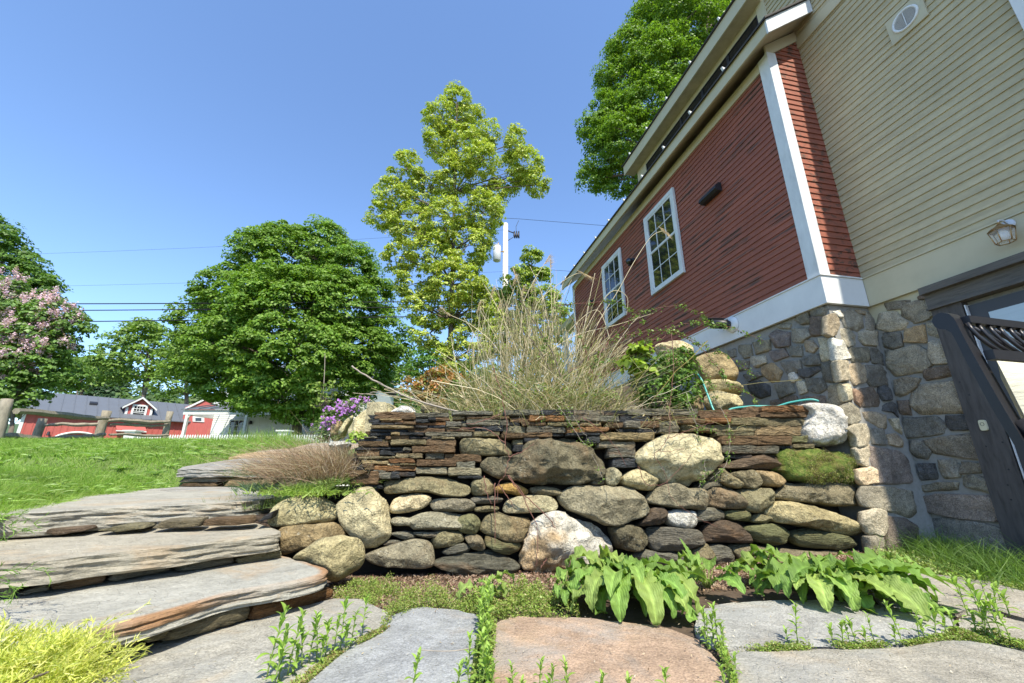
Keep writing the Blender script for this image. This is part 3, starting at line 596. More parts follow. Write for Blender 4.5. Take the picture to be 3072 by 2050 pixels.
# ---------------------------------------------------------------- the house on the right
HOUSE = thing('house', HL(0, 0, 0), 'big old house, red lap-sided wing and cream lap-sided wall on a fieldstone foundation', 'house')
def hbox(b, s0, s1, o0, o1, z0, z1): b.box(s0, s1, o0, o1, z0, z1, fr=HL)
RO = .611
def claps(name, mat, runs, e=.0905):
    """runs: (fr, a0, a1(z), z0, z1): courses of lap siding along direction a"""
    V = []; Fc = []
    for fr, a0, a1, z0, z1 in runs:
        z = z0
        while z < z1 - .01:
            zt = min(z + e + .012, z1)
            aa0 = a0(z) if callable(a0) else a0; aa1 = a1(z) if callable(a1) else a1
            w = R(-.0012, .0012); n = 8
            k = len(V)
            for i in range(n + 1):
                a = aa0 + (aa1 - aa0) * i / n; dz = R(-.0012, .0012)
                V += [fr(a, .003, z + dz), fr(a, .019 + w, z + dz), fr(a, .004, zt)]
            for i in range(n):
                q = k + i * 3; Fc += [(q, q + 3, q + 4, q + 1), (q + 1, q + 4, q + 5, q + 2)]
            z += e
    return mesh(name, V, Fc, mat, HOUSE)
claps('red_siding', M_red, [(lambda a, o, z: HL(a, RO + o, z), .11, 7.96, 2.935, 6.40),
                            (lambda a, o, z: HL(0 - o, a, z), .0, lambda z: min(RO - .11, max(.02, RO - (z - 6.36) / .75)), 2.935, 6.84)])
claps('cream_siding', M_cream, [(lambda a, o, z: HL(a, o, z), -7.0, -.0, 2.935, 6.68),
                                (lambda a, o, z: HL(a, o, z), -7.0, .30, 6.86, 8.30)])
b = MB()   # solid bodies behind the siding
hbox(b, -7.0, 4.55, -6.0, 0.0, 0, 8.3); hbox(b, .0, 8.03, -5.0, RO, 2.6, 6.45); hbox(b, .02, 8.0, -5.0, RO - .06, -.2, 2.6)
b.build('inner_walls', M_creamtrim, HOUSE)
b = MB()
hbox(b, 0, .13, RO, RO + .032, 2.93, 6.42); hbox(b, -.032, 0, RO - .12, RO + .032, 2.93, 6.44)
b.build('corner_board', M_whitew, HOUSE, label='weathered white corner board facing the patio')
b = MB(); hbox(b, 7.93, 8.06, RO, RO + .03, 2.93, 6.4); b.build('corner_board', M_whitew, HOUSE)
b = MB()
hbox(b, -.045, 8.06, RO, RO + .045, 2.575, 2.918); hbox(b, -.045, -.002, .047, RO, 2.575, 2.918)
hbox(b, -.06, 8.06, RO, RO + .06, 2.92, 2.936); hbox(b, -.06, -.002, .062, RO, 2.92, 2.936)
b.build('skirt_board', M_white, HOUSE, label='white skirt board of the red wing')
b = MB(); hbox(b, -7.0, -.048, 0, .045, 2.575, 2.918); hbox(b, -7.0, -.062, 0, .06, 2.92, 2.934)
b.build('skirt_board', M_creamtrim, HOUSE, label='cream skirt board above the door')
b = MB(); hbox(b, -7.0, .0, 0, .03, 6.68, 6.86); hbox(b, .30, .46, 0, .035, 6.95, 8.2); hbox(b, .46, 4.55, 0, .02, 6.95, 7.86); hbox(b, .46, 4.55, 0, .02, 8.07, 8.2); hbox(b, 4.12, 4.55, 0, .02, 7.86, 8.07)
b.build('belt_board', M_creamtrim, HOUSE)
# lower eave of the red wing: fascia, soffit, frieze, little roof
b = MB(); hbox(b, -.30, 8.34, .87, .90, 6.36, 6.58); hbox(b, .0, 8.03, RO, RO + .03, 6.24, 6.40); b.prism([HL(-.03, RO + .03, 6.36), HL(-.03, RO + .03, 6.56), HL(-.03, .02, 7.0), HL(-.03, .02, 6.82)], WD * .027)
b.build('fascia', M_creamtrim, HOUSE)
b = MB(); b.prism([HL(-.30, .87, 6.40), HL(-.30, .87, 6.425), HL(-.30, .02, 7.062), HL(-.30, .02, 7.037)], WD * 8.64); b.build('soffit', M_soffit, HOUSE)
b = MB(); P = [HL(-.301, .93, 6.36), HL(-.301, .93, 6.59), HL(-.301, .04, 6.98), HL(-.301, .04, 6.42), HL(-.301, .85, 6.42)]
b.prism([HL(-.33, .90, 6.34), HL(-.33, .90, 6.575), HL(-.33, .02, 7.235), HL(-.33, .02, 7.0)], WD * .028)
b.build('rake_board', M_whitew, HOUSE, label='short white rake board at the near end of the eave')
b = MB(); b.prism([HL(-.36, .94, 6.555), HL(-.36, .94, 6.585), HL(-.36, .0, 7.29), HL(-.36, .0, 7.26)], WD * 8.75)
b.prism([HL(4.55, .0, 7.26), HL(4.55, .0, 7.29), HL(4.55, -3, 8.3), HL(4.55, -3, 8.27)], WD * 3.8)
b.build('roof', M_shingle, HOUSE, label='dark low roof of the red wing')
b = MB(); hbox(b, .33, 4.74, .27, .30, 8.17, 8.45); hbox(b, -7, .33, .0, .03, 8.17, 8.30); b.build('fascia', M_creamtrim, HOUSE)
b = MB(); hbox(b, .33, 4.74, 0, .27, 8.20, 8.23); b.build('soffit', M_soffit, HOUSE)
b = MB(); b.prism([HL(-7.1, .33, 8.455), HL(-7.1, .33, 8.475), HL(-7.1, -3, 9.6), HL(-7.1, -3, 9.57)][::1], WD * .0 + WD * .001) if 0 else None
b.prism([HL(.31, .34, 8.452), HL(.31, .34, 8.475), HL(.31, -3, 9.5), HL(.31, -3, 9.47)], WD * 4.46)
b.prism([HL(-7, .0, 8.302), HL(-7, .0, 8.33), HL(-7, -3, 9.4), HL(-7, -3, 9.37)], WD * 7.3)
b.build('roof', M_shingle, HOUSE, label='dark upper roof')
for i in range(10):      # snow guards on both roof edges
    for zz, oo, n in ((6.60, .90, 10), (8.475, .31, 5)):
        if i >= n: continue
        s = (.45 + i * .83) if n == 10 else (.9 + i * .85)
        g = MB(); g.prism([HL(s, oo + .02, zz + .0), HL(s, oo - .06, zz + .045), HL(s, oo + .045, zz + .065)], WD * .035)
        g.build('snow_guard', M_white, HOUSE)
def sash_window(s0, s1, z0, z1, o, trim, trim_mat, label=None, name='window', cols=3, rows=2, parent=None, glass=None):
    parent = parent or HOUSE
    b = MB(); t = .085
    hbox(b, s0, s0 + t, o, o + .045, z0, z1); hbox(b, s1 - t, s1, o, o + .045, z0, z1)
    hbox(b, s0 + t, s1 - t, o, o + .043, z1 - t, z1); hbox(b, s0 + t, s1 - t, o, o + .048, z0, z0 + t * .8)
    w = b.build(name, trim_mat, parent)
    if label: w['label'] = label
    a0, a1, c0, c1 = s0 + t, s1 - t, z0 + t * .8, z1 - t; zm = (c0 + c1) / 2 + .0
    s = MB()
    for lo, hi, oo in ((c0, zm + .02, .024), (zm - .02, c1, .034)):
        f = .045
        hbox(s, a0, a0 + f, o, o + oo, lo, hi); hbox(s, a1 - f, a1, o, o + oo, lo, hi)
        hbox(s, a0 + f, a1 - f, o, o + oo - .001, lo, lo + f); hbox(s, a0 + f, a1 - f, o, o + oo - .001, hi - f, hi)
        for i in range(1, cols):
            x = a0 + (a1 - a0) * i / cols; hbox(s, x - .009, x + .009, o, o + oo - .004, lo + f, hi - f)
        for i in range(1, rows):
            z = lo + (hi - lo) * i / rows; hbox(s, a0 + f, a1 - f, o, o + oo - .006, z - .009, z + .009)
    s.build('sash', M_whitew, w)
    g = MB(); hbox(g, a0 + .01, a1 - .01, o - .002, o + .017, c0 + .01, c1 - .01); g.build('pane', glass or M_glass, w)
    return w
sash_window(2.36, 3.47, 4.135, 5.955, RO + .02, .1, M_whitew, 'window nearer the corner board')
sash_window(4.64, 5.73, 4.14, 5.92, RO + .02, .1, M_whitew, 'window farther along the red wall')
sash_window(-3.0, -1.87, 4.2, 6.0, .02, .1, M_white, 'window in the cream wall, at the edge of the photo')
for i in range(5):
    s0 = .46 + i * .732
    f = MB(); hbox(f, s0, s0 + .03, .0, .024, 7.86, 8.07); hbox(f, s0 + .702, s0 + .732, .0, .024, 7.86, 8.07); hbox(f, s0 + .03, s0 + .702, 0, .022, 8.05, 8.07)
    w = f.build('clerestory_window', M_dark, HOUSE); g = MB(); hbox(g, s0 + .03, s0 + .702, 0, .012, 7.86, 8.05); g.build('pane', M_glass, w)
# vent on a cream board
v = MB(); hbox(v, -1.36, -1.005, .015, .034, 5.45, 5.80); vb = v.build('vent_board', M_creamtrim, HOUSE)
v = MB(); cs, cz = -1.182, 5.628; ringp = []
for k in range(29):
    t = 2 * math.pi * k / 28; ringp.append(HL(cs + .118 * math.cos(t), .04, cz + .118 * math.sin(t)))
v.tube(ringp, .014, 6, False); vr = v.build('round_vent', M_white, vb, True)
v = MB()
for k in range(-7, 8):
    z = cz + k * .0145; h = math.sqrt(max(.108 ** 2 - (z - cz) ** 2, 1e-4)); v.box(cs - h, cs + h, .036, .046, z - .0018, z + .0018, fr=HL)
v.box(cs - .003, cs + .003, .047, .05, cz - .1, cz + .1, fr=HL); v.build('louver', M_white, vr)
v = MB(); v.prism([HL(cs + .112 * math.cos(t), .0345, cz + .112 * math.sin(t)) for t in np.linspace(0, 6.283, 24, endpoint=False)], WN * .001); v.build('vent_screen', M_dark, vr)
# farther porch roof seen past the far corner
b = MB(); b.prism([HL(8.06, .50, 5.40), HL(8.06, .50, 5.62), HL(8.06, -2, 6.3), HL(8.06, -2, 6.1)], WD * 2.2); b.build('porch_roof', M_creamtrim, HOUSE)
b = MB(); hbox(b, 9.7, 9.85, .25, .40, 2.2, 5.4); b.build('porch_post', M_white, HOUSE)
# ---- stone foundation: one part, a tint per stone face, sunlit corner faces painted paler than shaded ones
FOUND = """L g 660,150 715,135 752,150 740,190 655,200
L b 655,200 735,192 740,300 652,316 650,250
R t 742,192 775,180 810,215 805,300 775,316 742,296
R w 772,166 822,162 826,206 792,200
L l 705,325 772,320 786,452 720,460
R w 776,320 830,340 890,440 800,455
L D 720,466 792,457 817,575 725,582
R l 797,457 865,460 870,570 820,577
L o 765,605 832,587 862,690 790,740 745,700
R m 836,587 875,590 897,680 864,695
R n 835,170 880,155 950,190 970,250 920,285 850,265 830,220
R t 905,155 965,165 960,190 920,180
R n 970,170 1012,168 1020,230 1015,290 970,270
R l 820,270 870,265 915,310 915,360 860,375 825,320
R l 930,290 980,275 1030,285 1045,340 1030,370 960,365 930,330
R o 880,380 985,375 985,465 890,470 870,410
R D 990,380 1045,385 1075,440 1080,485 1010,470 985,420
R t 875,475 925,472 968,480 968,580 900,600 870,550
R D 965,485 1060,480 1095,520 1100,600 1000,610 965,560
R r 893,625 930,620 955,700 945,735 905,700
R b 935,625 1000,610 1060,690 1050,725 950,730
R k 1045,605 1090,598 1125,640 1120,690 1070,690 1040,650
R k 1070,715 1120,700 1150,720 1165,790 1130,760 1070,750
R t 955,760 1040,755 1085,775 1100,860 1050,850 970,800
R n 830,725 880,700 930,740 945,800 900,835 850,820 825,770
R l 850,860 900,830 980,830 1000,900 990,945 920,965 905,900
R g 1000,850 1080,860 1095,950 1010,945
R l 1105,800 1160,800 1180,850 1185,890 1140,860
R t 1090,890 1160,880 1200,940 1195,970 1110,950
R l 915,970 995,950 990,1085 940,1060
R P 1000,965 1150,985 1215,1040 1235,1160 1220,1175 1030,1180 1010,1060
R x 925,1095 1000,1082 1035,1100 1040,1170 960,1190 930,1150
R n 960,1195 1120,1200 1245,1225 1270,1350 1230,1380 1100,1340 960,1310 940,1250
R l 960,1345 1020,1325 1080,1340 1095,1440 1060,1480 1000,1480 960,1420
R p 1098,1372 1200,1382 1280,1430 1290,1580 1100,1570
R n 985,1490 1060,1482 1090,1570 1000,1590
K l 1050,180 1150,165 1225,230 1200,270 1100,285 1040,260
K e 1085,120 1200,100 1255,95 1200,150 1100,160
K n 1180,140 1280,105 1365,95 1380,180 1350,210 1260,240 1190,190
K b 1280,78 1330,68 1345,92 1290,100
K D 1070,292 1180,287 1195,370 1130,390 1085,380
K y 1205,270 1320,245 1335,350 1200,345
K n 1340,230 1430,240 1435,300 1400,320 1345,300
K l 1360,340 1420,325 1480,400 1480,470 1380,475 1355,420
K n 1095,400 1280,365 1340,400 1365,480 1330,520 1150,545 1110,500
K b 1310,510 1480,482 1510,540 1330,575
K e 1140,570 1220,550 1300,560 1270,620 1170,680 1145,640
K Y 1245,640 1290,600 1530,572 1590,740 1560,765 1300,770 1240,720
K b 1160,692 1225,687 1245,775 1190,775
K D 1200,790 1390,785 1445,830 1440,880 1350,900 1220,910 1200,850
K k 1450,780 1580,775 1620,820 1610,860 1480,865 1450,830
K g 1235,930 1320,925 1360,990 1340,1035 1275,1030 1230,980
K e 1330,922 1600,882 1680,1000 1670,1040 1500,1020 1370,1000
K k 1290,1060 1380,1060 1400,1150 1305,1160
K n 1410,1040 1500,1040 1540,1080 1530,1140 1440,1150 1405,1090
K e 1550,1050 1690,1060 1700,1115 1540,1120
K o 1305,1190 1400,1170 1520,1170 1510,1215 1310,1230
K n 1535,1140 1620,1125 1720,1160 1750,1250 1640,1220 1540,1180
K R 1310,1260 1400,1240 1700,1250 1790,1330 1800,1400 1500,1380 1370,1350 1310,1350
K g 1320,1390 1500,1380 1700,1420 1820,1460 1800,1580 1330,1580
L o 565,190 640,170 650,240 600,245 570,220
L n 455,250 500,235 540,240 530,270 470,265
L n 540,270 640,260 655,310 600,350 540,340
L P 415,300 450,275 530,290 530,370 440,380 420,340
L o 225,365 300,360 310,430 260,445 230,410
L o 310,350 415,332 415,395 330,420
L l 300,430 380,425 395,470 330,500 300,470
L P 405,400 500,385 525,430 440,460
L g 530,372 600,367 605,430 540,435
L t 610,345 660,335 695,380 670,410 620,400
L y 370,490 430,470 485,520 460,580 420,585 370,540
L g 480,460 590,450 600,510 520,550
L D 600,430 710,412 715,480 620,485
L w 515,540 560,525 585,560 550,585 520,570
L k 590,510 700,488 715,510 620,570 592,555
L k 285,590 350,570 410,600 410,660 350,680 300,650
L g 440,600 540,570 560,640 470,680
L l 570,580 620,575 635,640 590,655
L D 630,560 720,555 750,620 700,650 640,630
L o 215,450 290,455 290,500 230,520
L g 250,540 340,520 370,545 290,580
L b 420,690 560,660 580,700 430,730
L b 600,670 735,660 740,720 620,740
L g 150,400 210,385 215,430 160,450
L o 140,470 205,460 215,520 150,530"""
PAL.update(P=(.20, .15, .12), Y=(.36, .29, .17), R=(.28, .20, .14))
bt = .045
PLN = {'L': (HL(0, RO - .02, 2.58), WN + np.array((0, 0, bt))), 'R': (HL(-.005 + .02, 0, 2.58), -WD + np.array((0, 0, bt))), 'K': (HL(0, .0, 2.58), WN + np.array((0, 0, .02)))}
b = MB()
for ln in FOUND.split('\n'):
    w = ln.split(); p0, nn = PLN[w[0]]
    P = [onpl(*px('T', *map(float, q.split(','))), p0, nn) for q in w[2:]]
    c = np.mean(P, 0); P = [c + (p - c) * 1.05 for p in P]
    V, Fc = stone_geo(P, nn, R(.022, .042), 8, .08, 44, 8, .008, True, freq=9, facets=3)
    b.add(V, Fc, tuple((lambda c: (c * .60 + c.mean() * .24 + .055) * np.array((1.10, 1.04, .95)))(tintof(w[1], .1))))
for i in range(70):       # the same masonry goes on outside the picture
    s = R(-6.8, -2.1); z = R(.1, 2.4); a, c_ = R(.1, .26), R(.07, .15)
    P = [HL(s + a * math.cos(t), .02, z + c_ * math.sin(t)) for t in np.linspace(0, 6.28, 8, endpoint=False)]
    V, Fc = stone_geo(P, WN, R(.03, .05), 3.2, .05, 18, 4, .006, freq=9); b.add(V, Fc, tuple(tintof(random.choice('gnobtl'))))
b.build('foundation_stones', M_granite, HOUSE, True)
k = MB()
def fbox(a, o_top, o_bot, pl):
    pass
k.box8([HL(-.0 - .10, .0, -.1), HL(8.0, .0, -.1), HL(8.0, RO + .08, -.1), HL(-.10, RO + .08, -.1), HL(.01, .0, 2.572), HL(8.0, .0, 2.572), HL(8.0, RO - .025, 2.572), HL(.01, RO - .025, 2.572)])
k.box8([HL(-7, -.4, -.1), HL(.1, -.4, -.1), HL(.1, .045, -.1), HL(-7, .045, -.1), HL(-7, -.4, 2.571), HL(.1, -.4, 2.571), HL(.1, -.004, 2.571), HL(-7, -.004, 2.571)])
k.build('foundation_mortar', M_mortar, HOUSE)
# ---- door in the stone wall
dr = MB(); hbox(dr, -1.80, -.885, .0, .055, .12, 2.25)
door = dr.build('door', M_door, HOUSE)
g = MB(); hbox(g, -1.68, -1.01, .05, .060, .75, 2.14); g.build('door_pane', M_doorglass, door)
g = MB(); hbox(g, -.884, -.874, .0, .085, .12, 2.26); g.build('weather_strip', M_steel, door)
h = MB(); h.tube([HL(-1.74, .06, 1.1), HL(-1.74, .11, 1.1), HL(-1.66, .12, 1.1)], .011, 8); h.build('door_handle', M_brass, door, True)
t = MB(); hbox(t, -.86, -.615, .0, .085, .0, 2.30); hbox(t, -2.12, -1.83, .0, .085, 0, 2.30); t.build('door_jamb', M_timber, HOUSE)
t = MB(); hbox(t, -2.14, -.60, .0, .09, 2.325, 2.47); t.build('lintel', M_timberh, HOUSE)
t = MB(); hbox(t, -2.18, -.60, .0, .15, 2.472, 2.545); t.build('lintel_cap', M_timberh, HOUSE)
t = MB(); hbox(t, -2.14, -.60, .0, .12, 2.302, 2.323); t.build('head_trim', M_timberh, HOUSE)
t = MB()
for s, z in ((-.66, 1.55), (-.70, 1.42), (-.8, .75), (-.76, .62), (-.70, .95), (-.82, .98), (-.75, .5)):
    t.prism([HL(s + .008 * math.cos(a),  .0855, z + .008 * math.sin(a)) for a in np.linspace(0, 6.28, 8, endpoint=False)], WN * .001)
t.build('bolt_hole', M_dark, HOUSE)
b = MB(); P = []
for k_ in range(20):
    a = 2 * math.pi * k_ / 20; c, s_ = math.cos(a), math.sin(a)
    P.append(HL(-.735 + .026 * math.copysign(abs(c) ** .5, c), .086, 1.135 + .048 * math.copysign(abs(s_) ** .5, s_)))
b.prism(P, WN * .02); bell = b.build('doorbell', M_plastic, None, label='small cream doorbell on the dark timber door jamb', cat='doorbell')
b = MB(); b.tube([HL(-.735 + .014 * math.cos(a), .1075, 1.145 + .014 * math.sin(a)) for a in np.linspace(0, 6.29, 17)], .0016, 5, False)
b.build('button_ring', M_dark, bell)
# ---- lantern on the cream skirt board
p = HL(-1.33, .17, 2.745); LT = thing('wall_lantern', p, 'brass and glass lantern fixed to the cream skirt board above the door', 'lantern')
def rp(r, z, k, n=6, ph=.3): a = ph + 2 * math.pi * k / n; return p + np.array((r * math.cos(a), r * math.sin(a), z))
b = MB()
for k in range(6):
    b.tube([rp(.060, -.075, k), rp(.082, .045, k)], .0045, 5)
    b.tube([rp(.060, -.075, k), rp(.060, -.075, k + 1)], .0045, 5); b.tube([rp(.082, .045, k), rp(.082, .045, k + 1)], .0055, 5)
b.build('cage', M_brass, LT, True)
b = MB(); pr = [(.085, .045), (.075, .06), (.05, .075), (.028, .088), (.02, .10), (.006, .112)]
V = [rp(r, z, k, 16) for r, z in pr for k in range(16)]
b.add(V, [(j * 16 + i, j * 16 + (i + 1) % 16, (j + 1) * 16 + (i + 1) % 16, (j + 1) * 16 + i) for j in range(5) for i in range(16)]); b.tube([p + np.array((0, 0, .11)), p + np.array((0, 0, .135))], [.012, .004], 8)
b.build('cap', M_brass, LT, True)
b = MB(); V = [rp(.058, -.073, k) for k in range(6)] + [rp(.080, .043, k) for k in range(6)]; b.add(V, [(i, (i + 1) % 6, 6 + (i + 1) % 6, 6 + i) for i in range(6)]); b.build('lantern_glass', M_clear, LT)
b = MB(); b.tube([p + np.array((0, 0, -.05)), p + np.array((0, 0, -.02)), p + np.array((0, 0, .02)), p + np.array((0, 0, .05))], [.02, .036, .034, .014], 12); b.build('bulb', M_white, LT, True)
b = MB(); b.tube([HL(-1.33, .045, 2.86), HL(-1.33, .10, 2.90), HL(-1.33, .16, 2.89), HL(-1.33, .17, 2.87)], .008, 8)
b.tube([HL(-1.33, .046, 2.86), HL(-1.33, .06, 2.86)], .05, 16); b.build('bracket', M_steel, LT, True)
# ---- fixtures on the red wall
b = MB(); s0, s1, z = 1.20, 1.62, 5.02
prof = [(0.022, 0), (.022, .15), (.07, .155), (.13, .10), (.15, .03), (.10, .0)]
b.prism([HL(s0, RO + o, z + q) for o, q in prof], WD * (s1 - s0)); fx = b.build('hooded_wall_light', M_dark, None, label='long dark hooded light on the red wall near the corner board', cat='wall light')
def flood(s, z, label):
    q = HL(s, RO + .02, z); t = thing('floodlight', q, label, 'floodlight')
    b = MB(); b.tube([q, q + WN * .03], .07, 16); b.build('mount', M_dark, t, True)
    b = MB(); a = q + WN * .06; d = WN * .6 - WD * .55 + np.array((0, 0, -.45)); d /= np.linalg.norm(d)
    b.tube([q + WN * .02, a], .02, 8); b.tube([a, a + d * .08, a + d * .16], [.045, .065, .075], 14); b.build('lamp_head', M_dark, t, True)
    b = MB(); b.tube([a + d * .161, a + d * .168], .06, 14); b.build('lens', M_glass, t, True)
    b = MB(); b.tube([q + WN * .03 + WD * .04 + np.array((0, 0, -.06)), q + WN * .09 + WD * .09 + np.array((0, 0, -.09))], .025, 8); b.build('sensor', M_dark, t, True)
flood(4.12, 5.28, 'round black floodlight between the two windows of the red wall')
flood(6.45, 5.2, 'small black floodlight beyond the far window of the red wall')
q = HL(1.42, RO + .046, 2.80); t = thing('security_camera', q, 'black security camera on a round white base on the white skirt board', 'security camera')
b = MB(); b.tube([q, q + WN * .025, q + WN * .06], [.125, .12, .07], 24); b.build('camera_base', M_white, t, True)
d = WN * .8 + WD * .35 + np.array((0, 0, .1)); d /= np.linalg.norm(d); a = q + WN * .05
b = MB(); b.tube([a, a + d * .04, a + d * .27], [.05, .072, .072], 18); b.build('camera_body', M_dark, t, True)
b = MB(); b.tube([a + d * .271, a + d * .278], .05, 16); b.build('camera_lens', M_glass, t, True)
b = MB(); b.prism([a + d * .08 + np.array((0, 0, .075)) + WD * .06, a + d * .08 + np.array((0, 0, .075)) - WD * .06, a + d * .33 + np.array((0, 0, .068)) - WD * .06, a + d * .33 + np.array((0, 0, .068)) + WD * .06], (0, 0, .006)); b.build('sun_visor', M_dark, t)
for s, lb in ((2.42, 'black outdoor tap on the white skirt board, the nearer of two'), (2.75, 'black outdoor tap on the white skirt board, the farther of two')):
    q = HL(s, RO + .046, 2.66); b = MB(); b.tube([q, q + WN * .07, q + WN * .09 + np.array((0, 0, -.07))], [.02, .022, .02], 10); b.tube([q + WN * .05, q + WN * .05 + np.array((0, 0, .07))], .01, 8)
    b.tube([q + WN * .05 + np.array((0, 0, .07)) + WD * .035, q + WN * .05 + np.array((0, 0, .07)) - WD * .035], .014, 8)
    b.build('outdoor_tap', M_dark, None, True, label=lb, cat='tap', group='outdoor taps')
# ---- the tall-backed patio chair at the right edge
CW = np.array((math.cos(math.radians(14)), math.sin(math.radians(14)), 0)); CB = np.array((-CW[1], CW[0], 0)); cp0 = (.905, .73, 0)
CHR = thing('patio_chair', (1.1, .6, 0), 'dark bronze patio chair with curled back and cream cushion, cut by the right edge', 'chair')
def chp(cx, cy, W0=0.0): return onpl(2772 + cx / 3.92, 850 + cy / 3.92, cp0, CW) + CW * W0
outl = [(250, 545), (180, 540), (125, 510), (90, 450), (105, 400), (150, 362), (210, 345), (290, 358), (350, 410), (400, 500), (470, 640), (580, 840), (720, 1090), (880, 1370), (1040, 1640), (1200, 1900), (1060, 1900), (900, 1640), (740, 1370), (600, 1110), (480, 890), (380, 690), (320, 580)]
P = [chp(*q) for q in outl]
foot = [P[15] + np.array((0, 0, -.43)) + CB * -.06, P[16] + np.array((0, 0, -.43)) + CB * -.03]
for k, w in enumerate((0, .42)):
    b = MB(); n = len(P); Q = [p_ + CW * w for p_ in P]; b.prism(Q, CW * .027)
    a, c = Q[15], Q[16]; b.box8([a * [1, 1, 0], c * [1, 1, 0], c * [1, 1, 0] + CW * .027, a * [1, 1, 0] + CW * .027, a, c, c + CW * .027, a + CW * .027])
    st = b.build('back_post', M_chair, CHR)
    if 0: pass
top = chp(470, 450, .02); mid = chp(760, 880, .02)
def bar(b, a, c, h, d=.014): b.box8([a, c, c + CB * d, a + CB * d, a + (0, 0, h), c + (0, 0, h), c + CB * d + (0, 0, h), a + CB * d + (0, 0, h)])
b = MB(); bar(b, top, top + CW * .40, .015); b.build('top_rail', M_chair, CHR)
b = MB(); bar(b, mid, mid + CW * .40, .019); b.build('middle_rail', M_chair, CHR)
b = MB()
for k in range(13):
    x = .007 + k * .030
    p0_ = mid + CW * (x + .024) + np.array((0, 0, .017)) + CB * .006; p1_ = top + CW * (x - .007) + CB * .006
    pm = (p0_ + p1_) / 2 - CW * .012
    if x < .37: b.tube([p0_, (p0_ + pm) / 2 - CW * .004, pm, (p1_ + pm) / 2 - CW * .002, p1_], .0038, 6)
    if k % 2 == 0 and x < .30:
        b.tube([top + CW * x + CB * .011, mid + CW * (x + .09) + np.array((0, 0, .02)) + CB * .011], .0045, 6)
b.build('reed_lattice', M_chair, CHR, True)
cb0 = mid + CW * .0 + np.array((0, 0, -.004)); dz = chp(1200, 1760, .02) - mid; dz = dz / np.linalg.norm(dz)
c0 = cb0 - CB * .035
V = []; nx_, nz_ = 14, 14
for s_ in (0, 1):
    for j in range(nz_ + 1):
        for i in range(nx_ + 1):
            u, v_ = i / nx_, j / nz_; e = min(u, 1 - u, v_, 1 - v_); pf = min(1, e / .12) ** .5
            V.append(c0 + CW * (.0 + .39 * u) + dz * (.42 * v_) + CB * (.035 - (.032 if s_ == 0 else -.024) * pf))
W1 = nx_ + 1; Fc = []; o2 = W1 * (nz_ + 1)
for j in range(nz_):
    for i in range(nx_):
        q = j * W1 + i; Fc += [(q, q + 1, q + W1 + 1, q + W1), (o2 + q, o2 + q + W1, o2 + q + W1 + 1, o2 + q + 1)]
mesh('back_cushion', V, Fc, M_cloth, CHR, True)
b = MB(); f = -CB; s_c = P[15] * [1, 1, 0] + CW * .02 + np.array((0, 0, .36))
b.box8([s_c, s_c + CW * .385, s_c + CW * .385 + f * .42, s_c + f * .42] + [q + np.array((0, 0, .025)) for q in (s_c, s_c + CW * .385, s_c + CW * .385 + f * .42, s_c + f * .42)]); b.build('seat_frame', M_chair, CHR)
b = MB(); s_c = s_c + (0, 0, .032); b.box8([s_c, s_c + CW * .385, s_c + CW * .385 + f * .44, s_c + f * .44] + [q + np.array((0, 0, .07)) for q in (s_c, s_c + CW * .385, s_c + CW * .385 + f * .44, s_c + f * .44)]); b.build('seat_cushion', M_cloth, CHR)
for w in (.0, .41):
    b = MB(); q = P[15] * [1, 1, 0] + CW * w + f * .4; b.tube([q, q + np.array((0, 0, .56))], .014, 8); b.build('leg', M_chair, CHR, True)
    b = MB(); b.tube([q + np.array((0, 0, .56)), q + np.array((0, 0, .58)) + CB * .2, P[14] + CW * (w + .02) * 1.0], .015, 8); b.build('armrest', M_chair, CHR, True)
# ---------------------------------------------------------------- ground
def sst(a, b, x): t = np.clip((x - a) / (b - a), 0, 1); return t * t * (3 - 2 * t)
def wall_y(x): return WA[1] + (WB[1] - WA[1]) * (x - WA[0]) / (WB[0] - WA[0])
def path_x(y): return np.interp(y, [2, 3, 5.2, 7, 9, 12], [-2.2, -2.45, -3.6, -3.85, -3.9, -4.1])
def h_up(x, y):
    """height of the raised ground: lawn, path, bank and the planting bed behind the wall"""
    x = np.asarray(x, float); y = np.asarray(y, float)
    p = np.interp(y, [1.5, 2.6, 5.0, 5.80, 5.95, 7, 9, 10.3, 12, 16, 30, 60, 120], [.36, .46, .49, .49, .69, .87, 1.06, 1.13, 1.10, .98, 1.35, 3.5, 9.0])
    pw = np.interp(y, [2, 4, 5, 9], [.75, 1.05, .9, .85])
    d = path_x(y) - x - pw
    lawn = np.where(d > 0, np.minimum(.12 * np.minimum(d, 1.2) + .02 * np.clip(d - 1.2, 0, 6), .16) * (1 - sst(9, 14, y)), 0)
    lawn = lawn + np.where(d > 0, .06 * sst(0, .35, d), 0) * (1 - sst(9, 14, y))
    dr = x - path_x(y) - pw + .15
    bank = np.where(dr > 0, np.minimum(dr * .42, 1.16 - p + .0), 0); bank = np.maximum(bank, 0)
    h = p - .03 + lawn + bank * (1 - sst(8, 16, y))
    # the bed climbs towards the house
    sd_ = (x - (CC[0] + WN[0] * RO)) * (-WN[0]) + (y - (CC[1] + WN[1] * RO)) * (-WN[1])
    near = sst(-2.2, -.3, sd_) * sst(6.2, 8.0, y)
    h = np.where(x > -2, h + near * (2.38 - h) * 1.0 + (1 - near) * .45 * sst(5, 10, y) * sst(-2, 1, x) * (1 - sst(14, 25, y)), h)
    return h
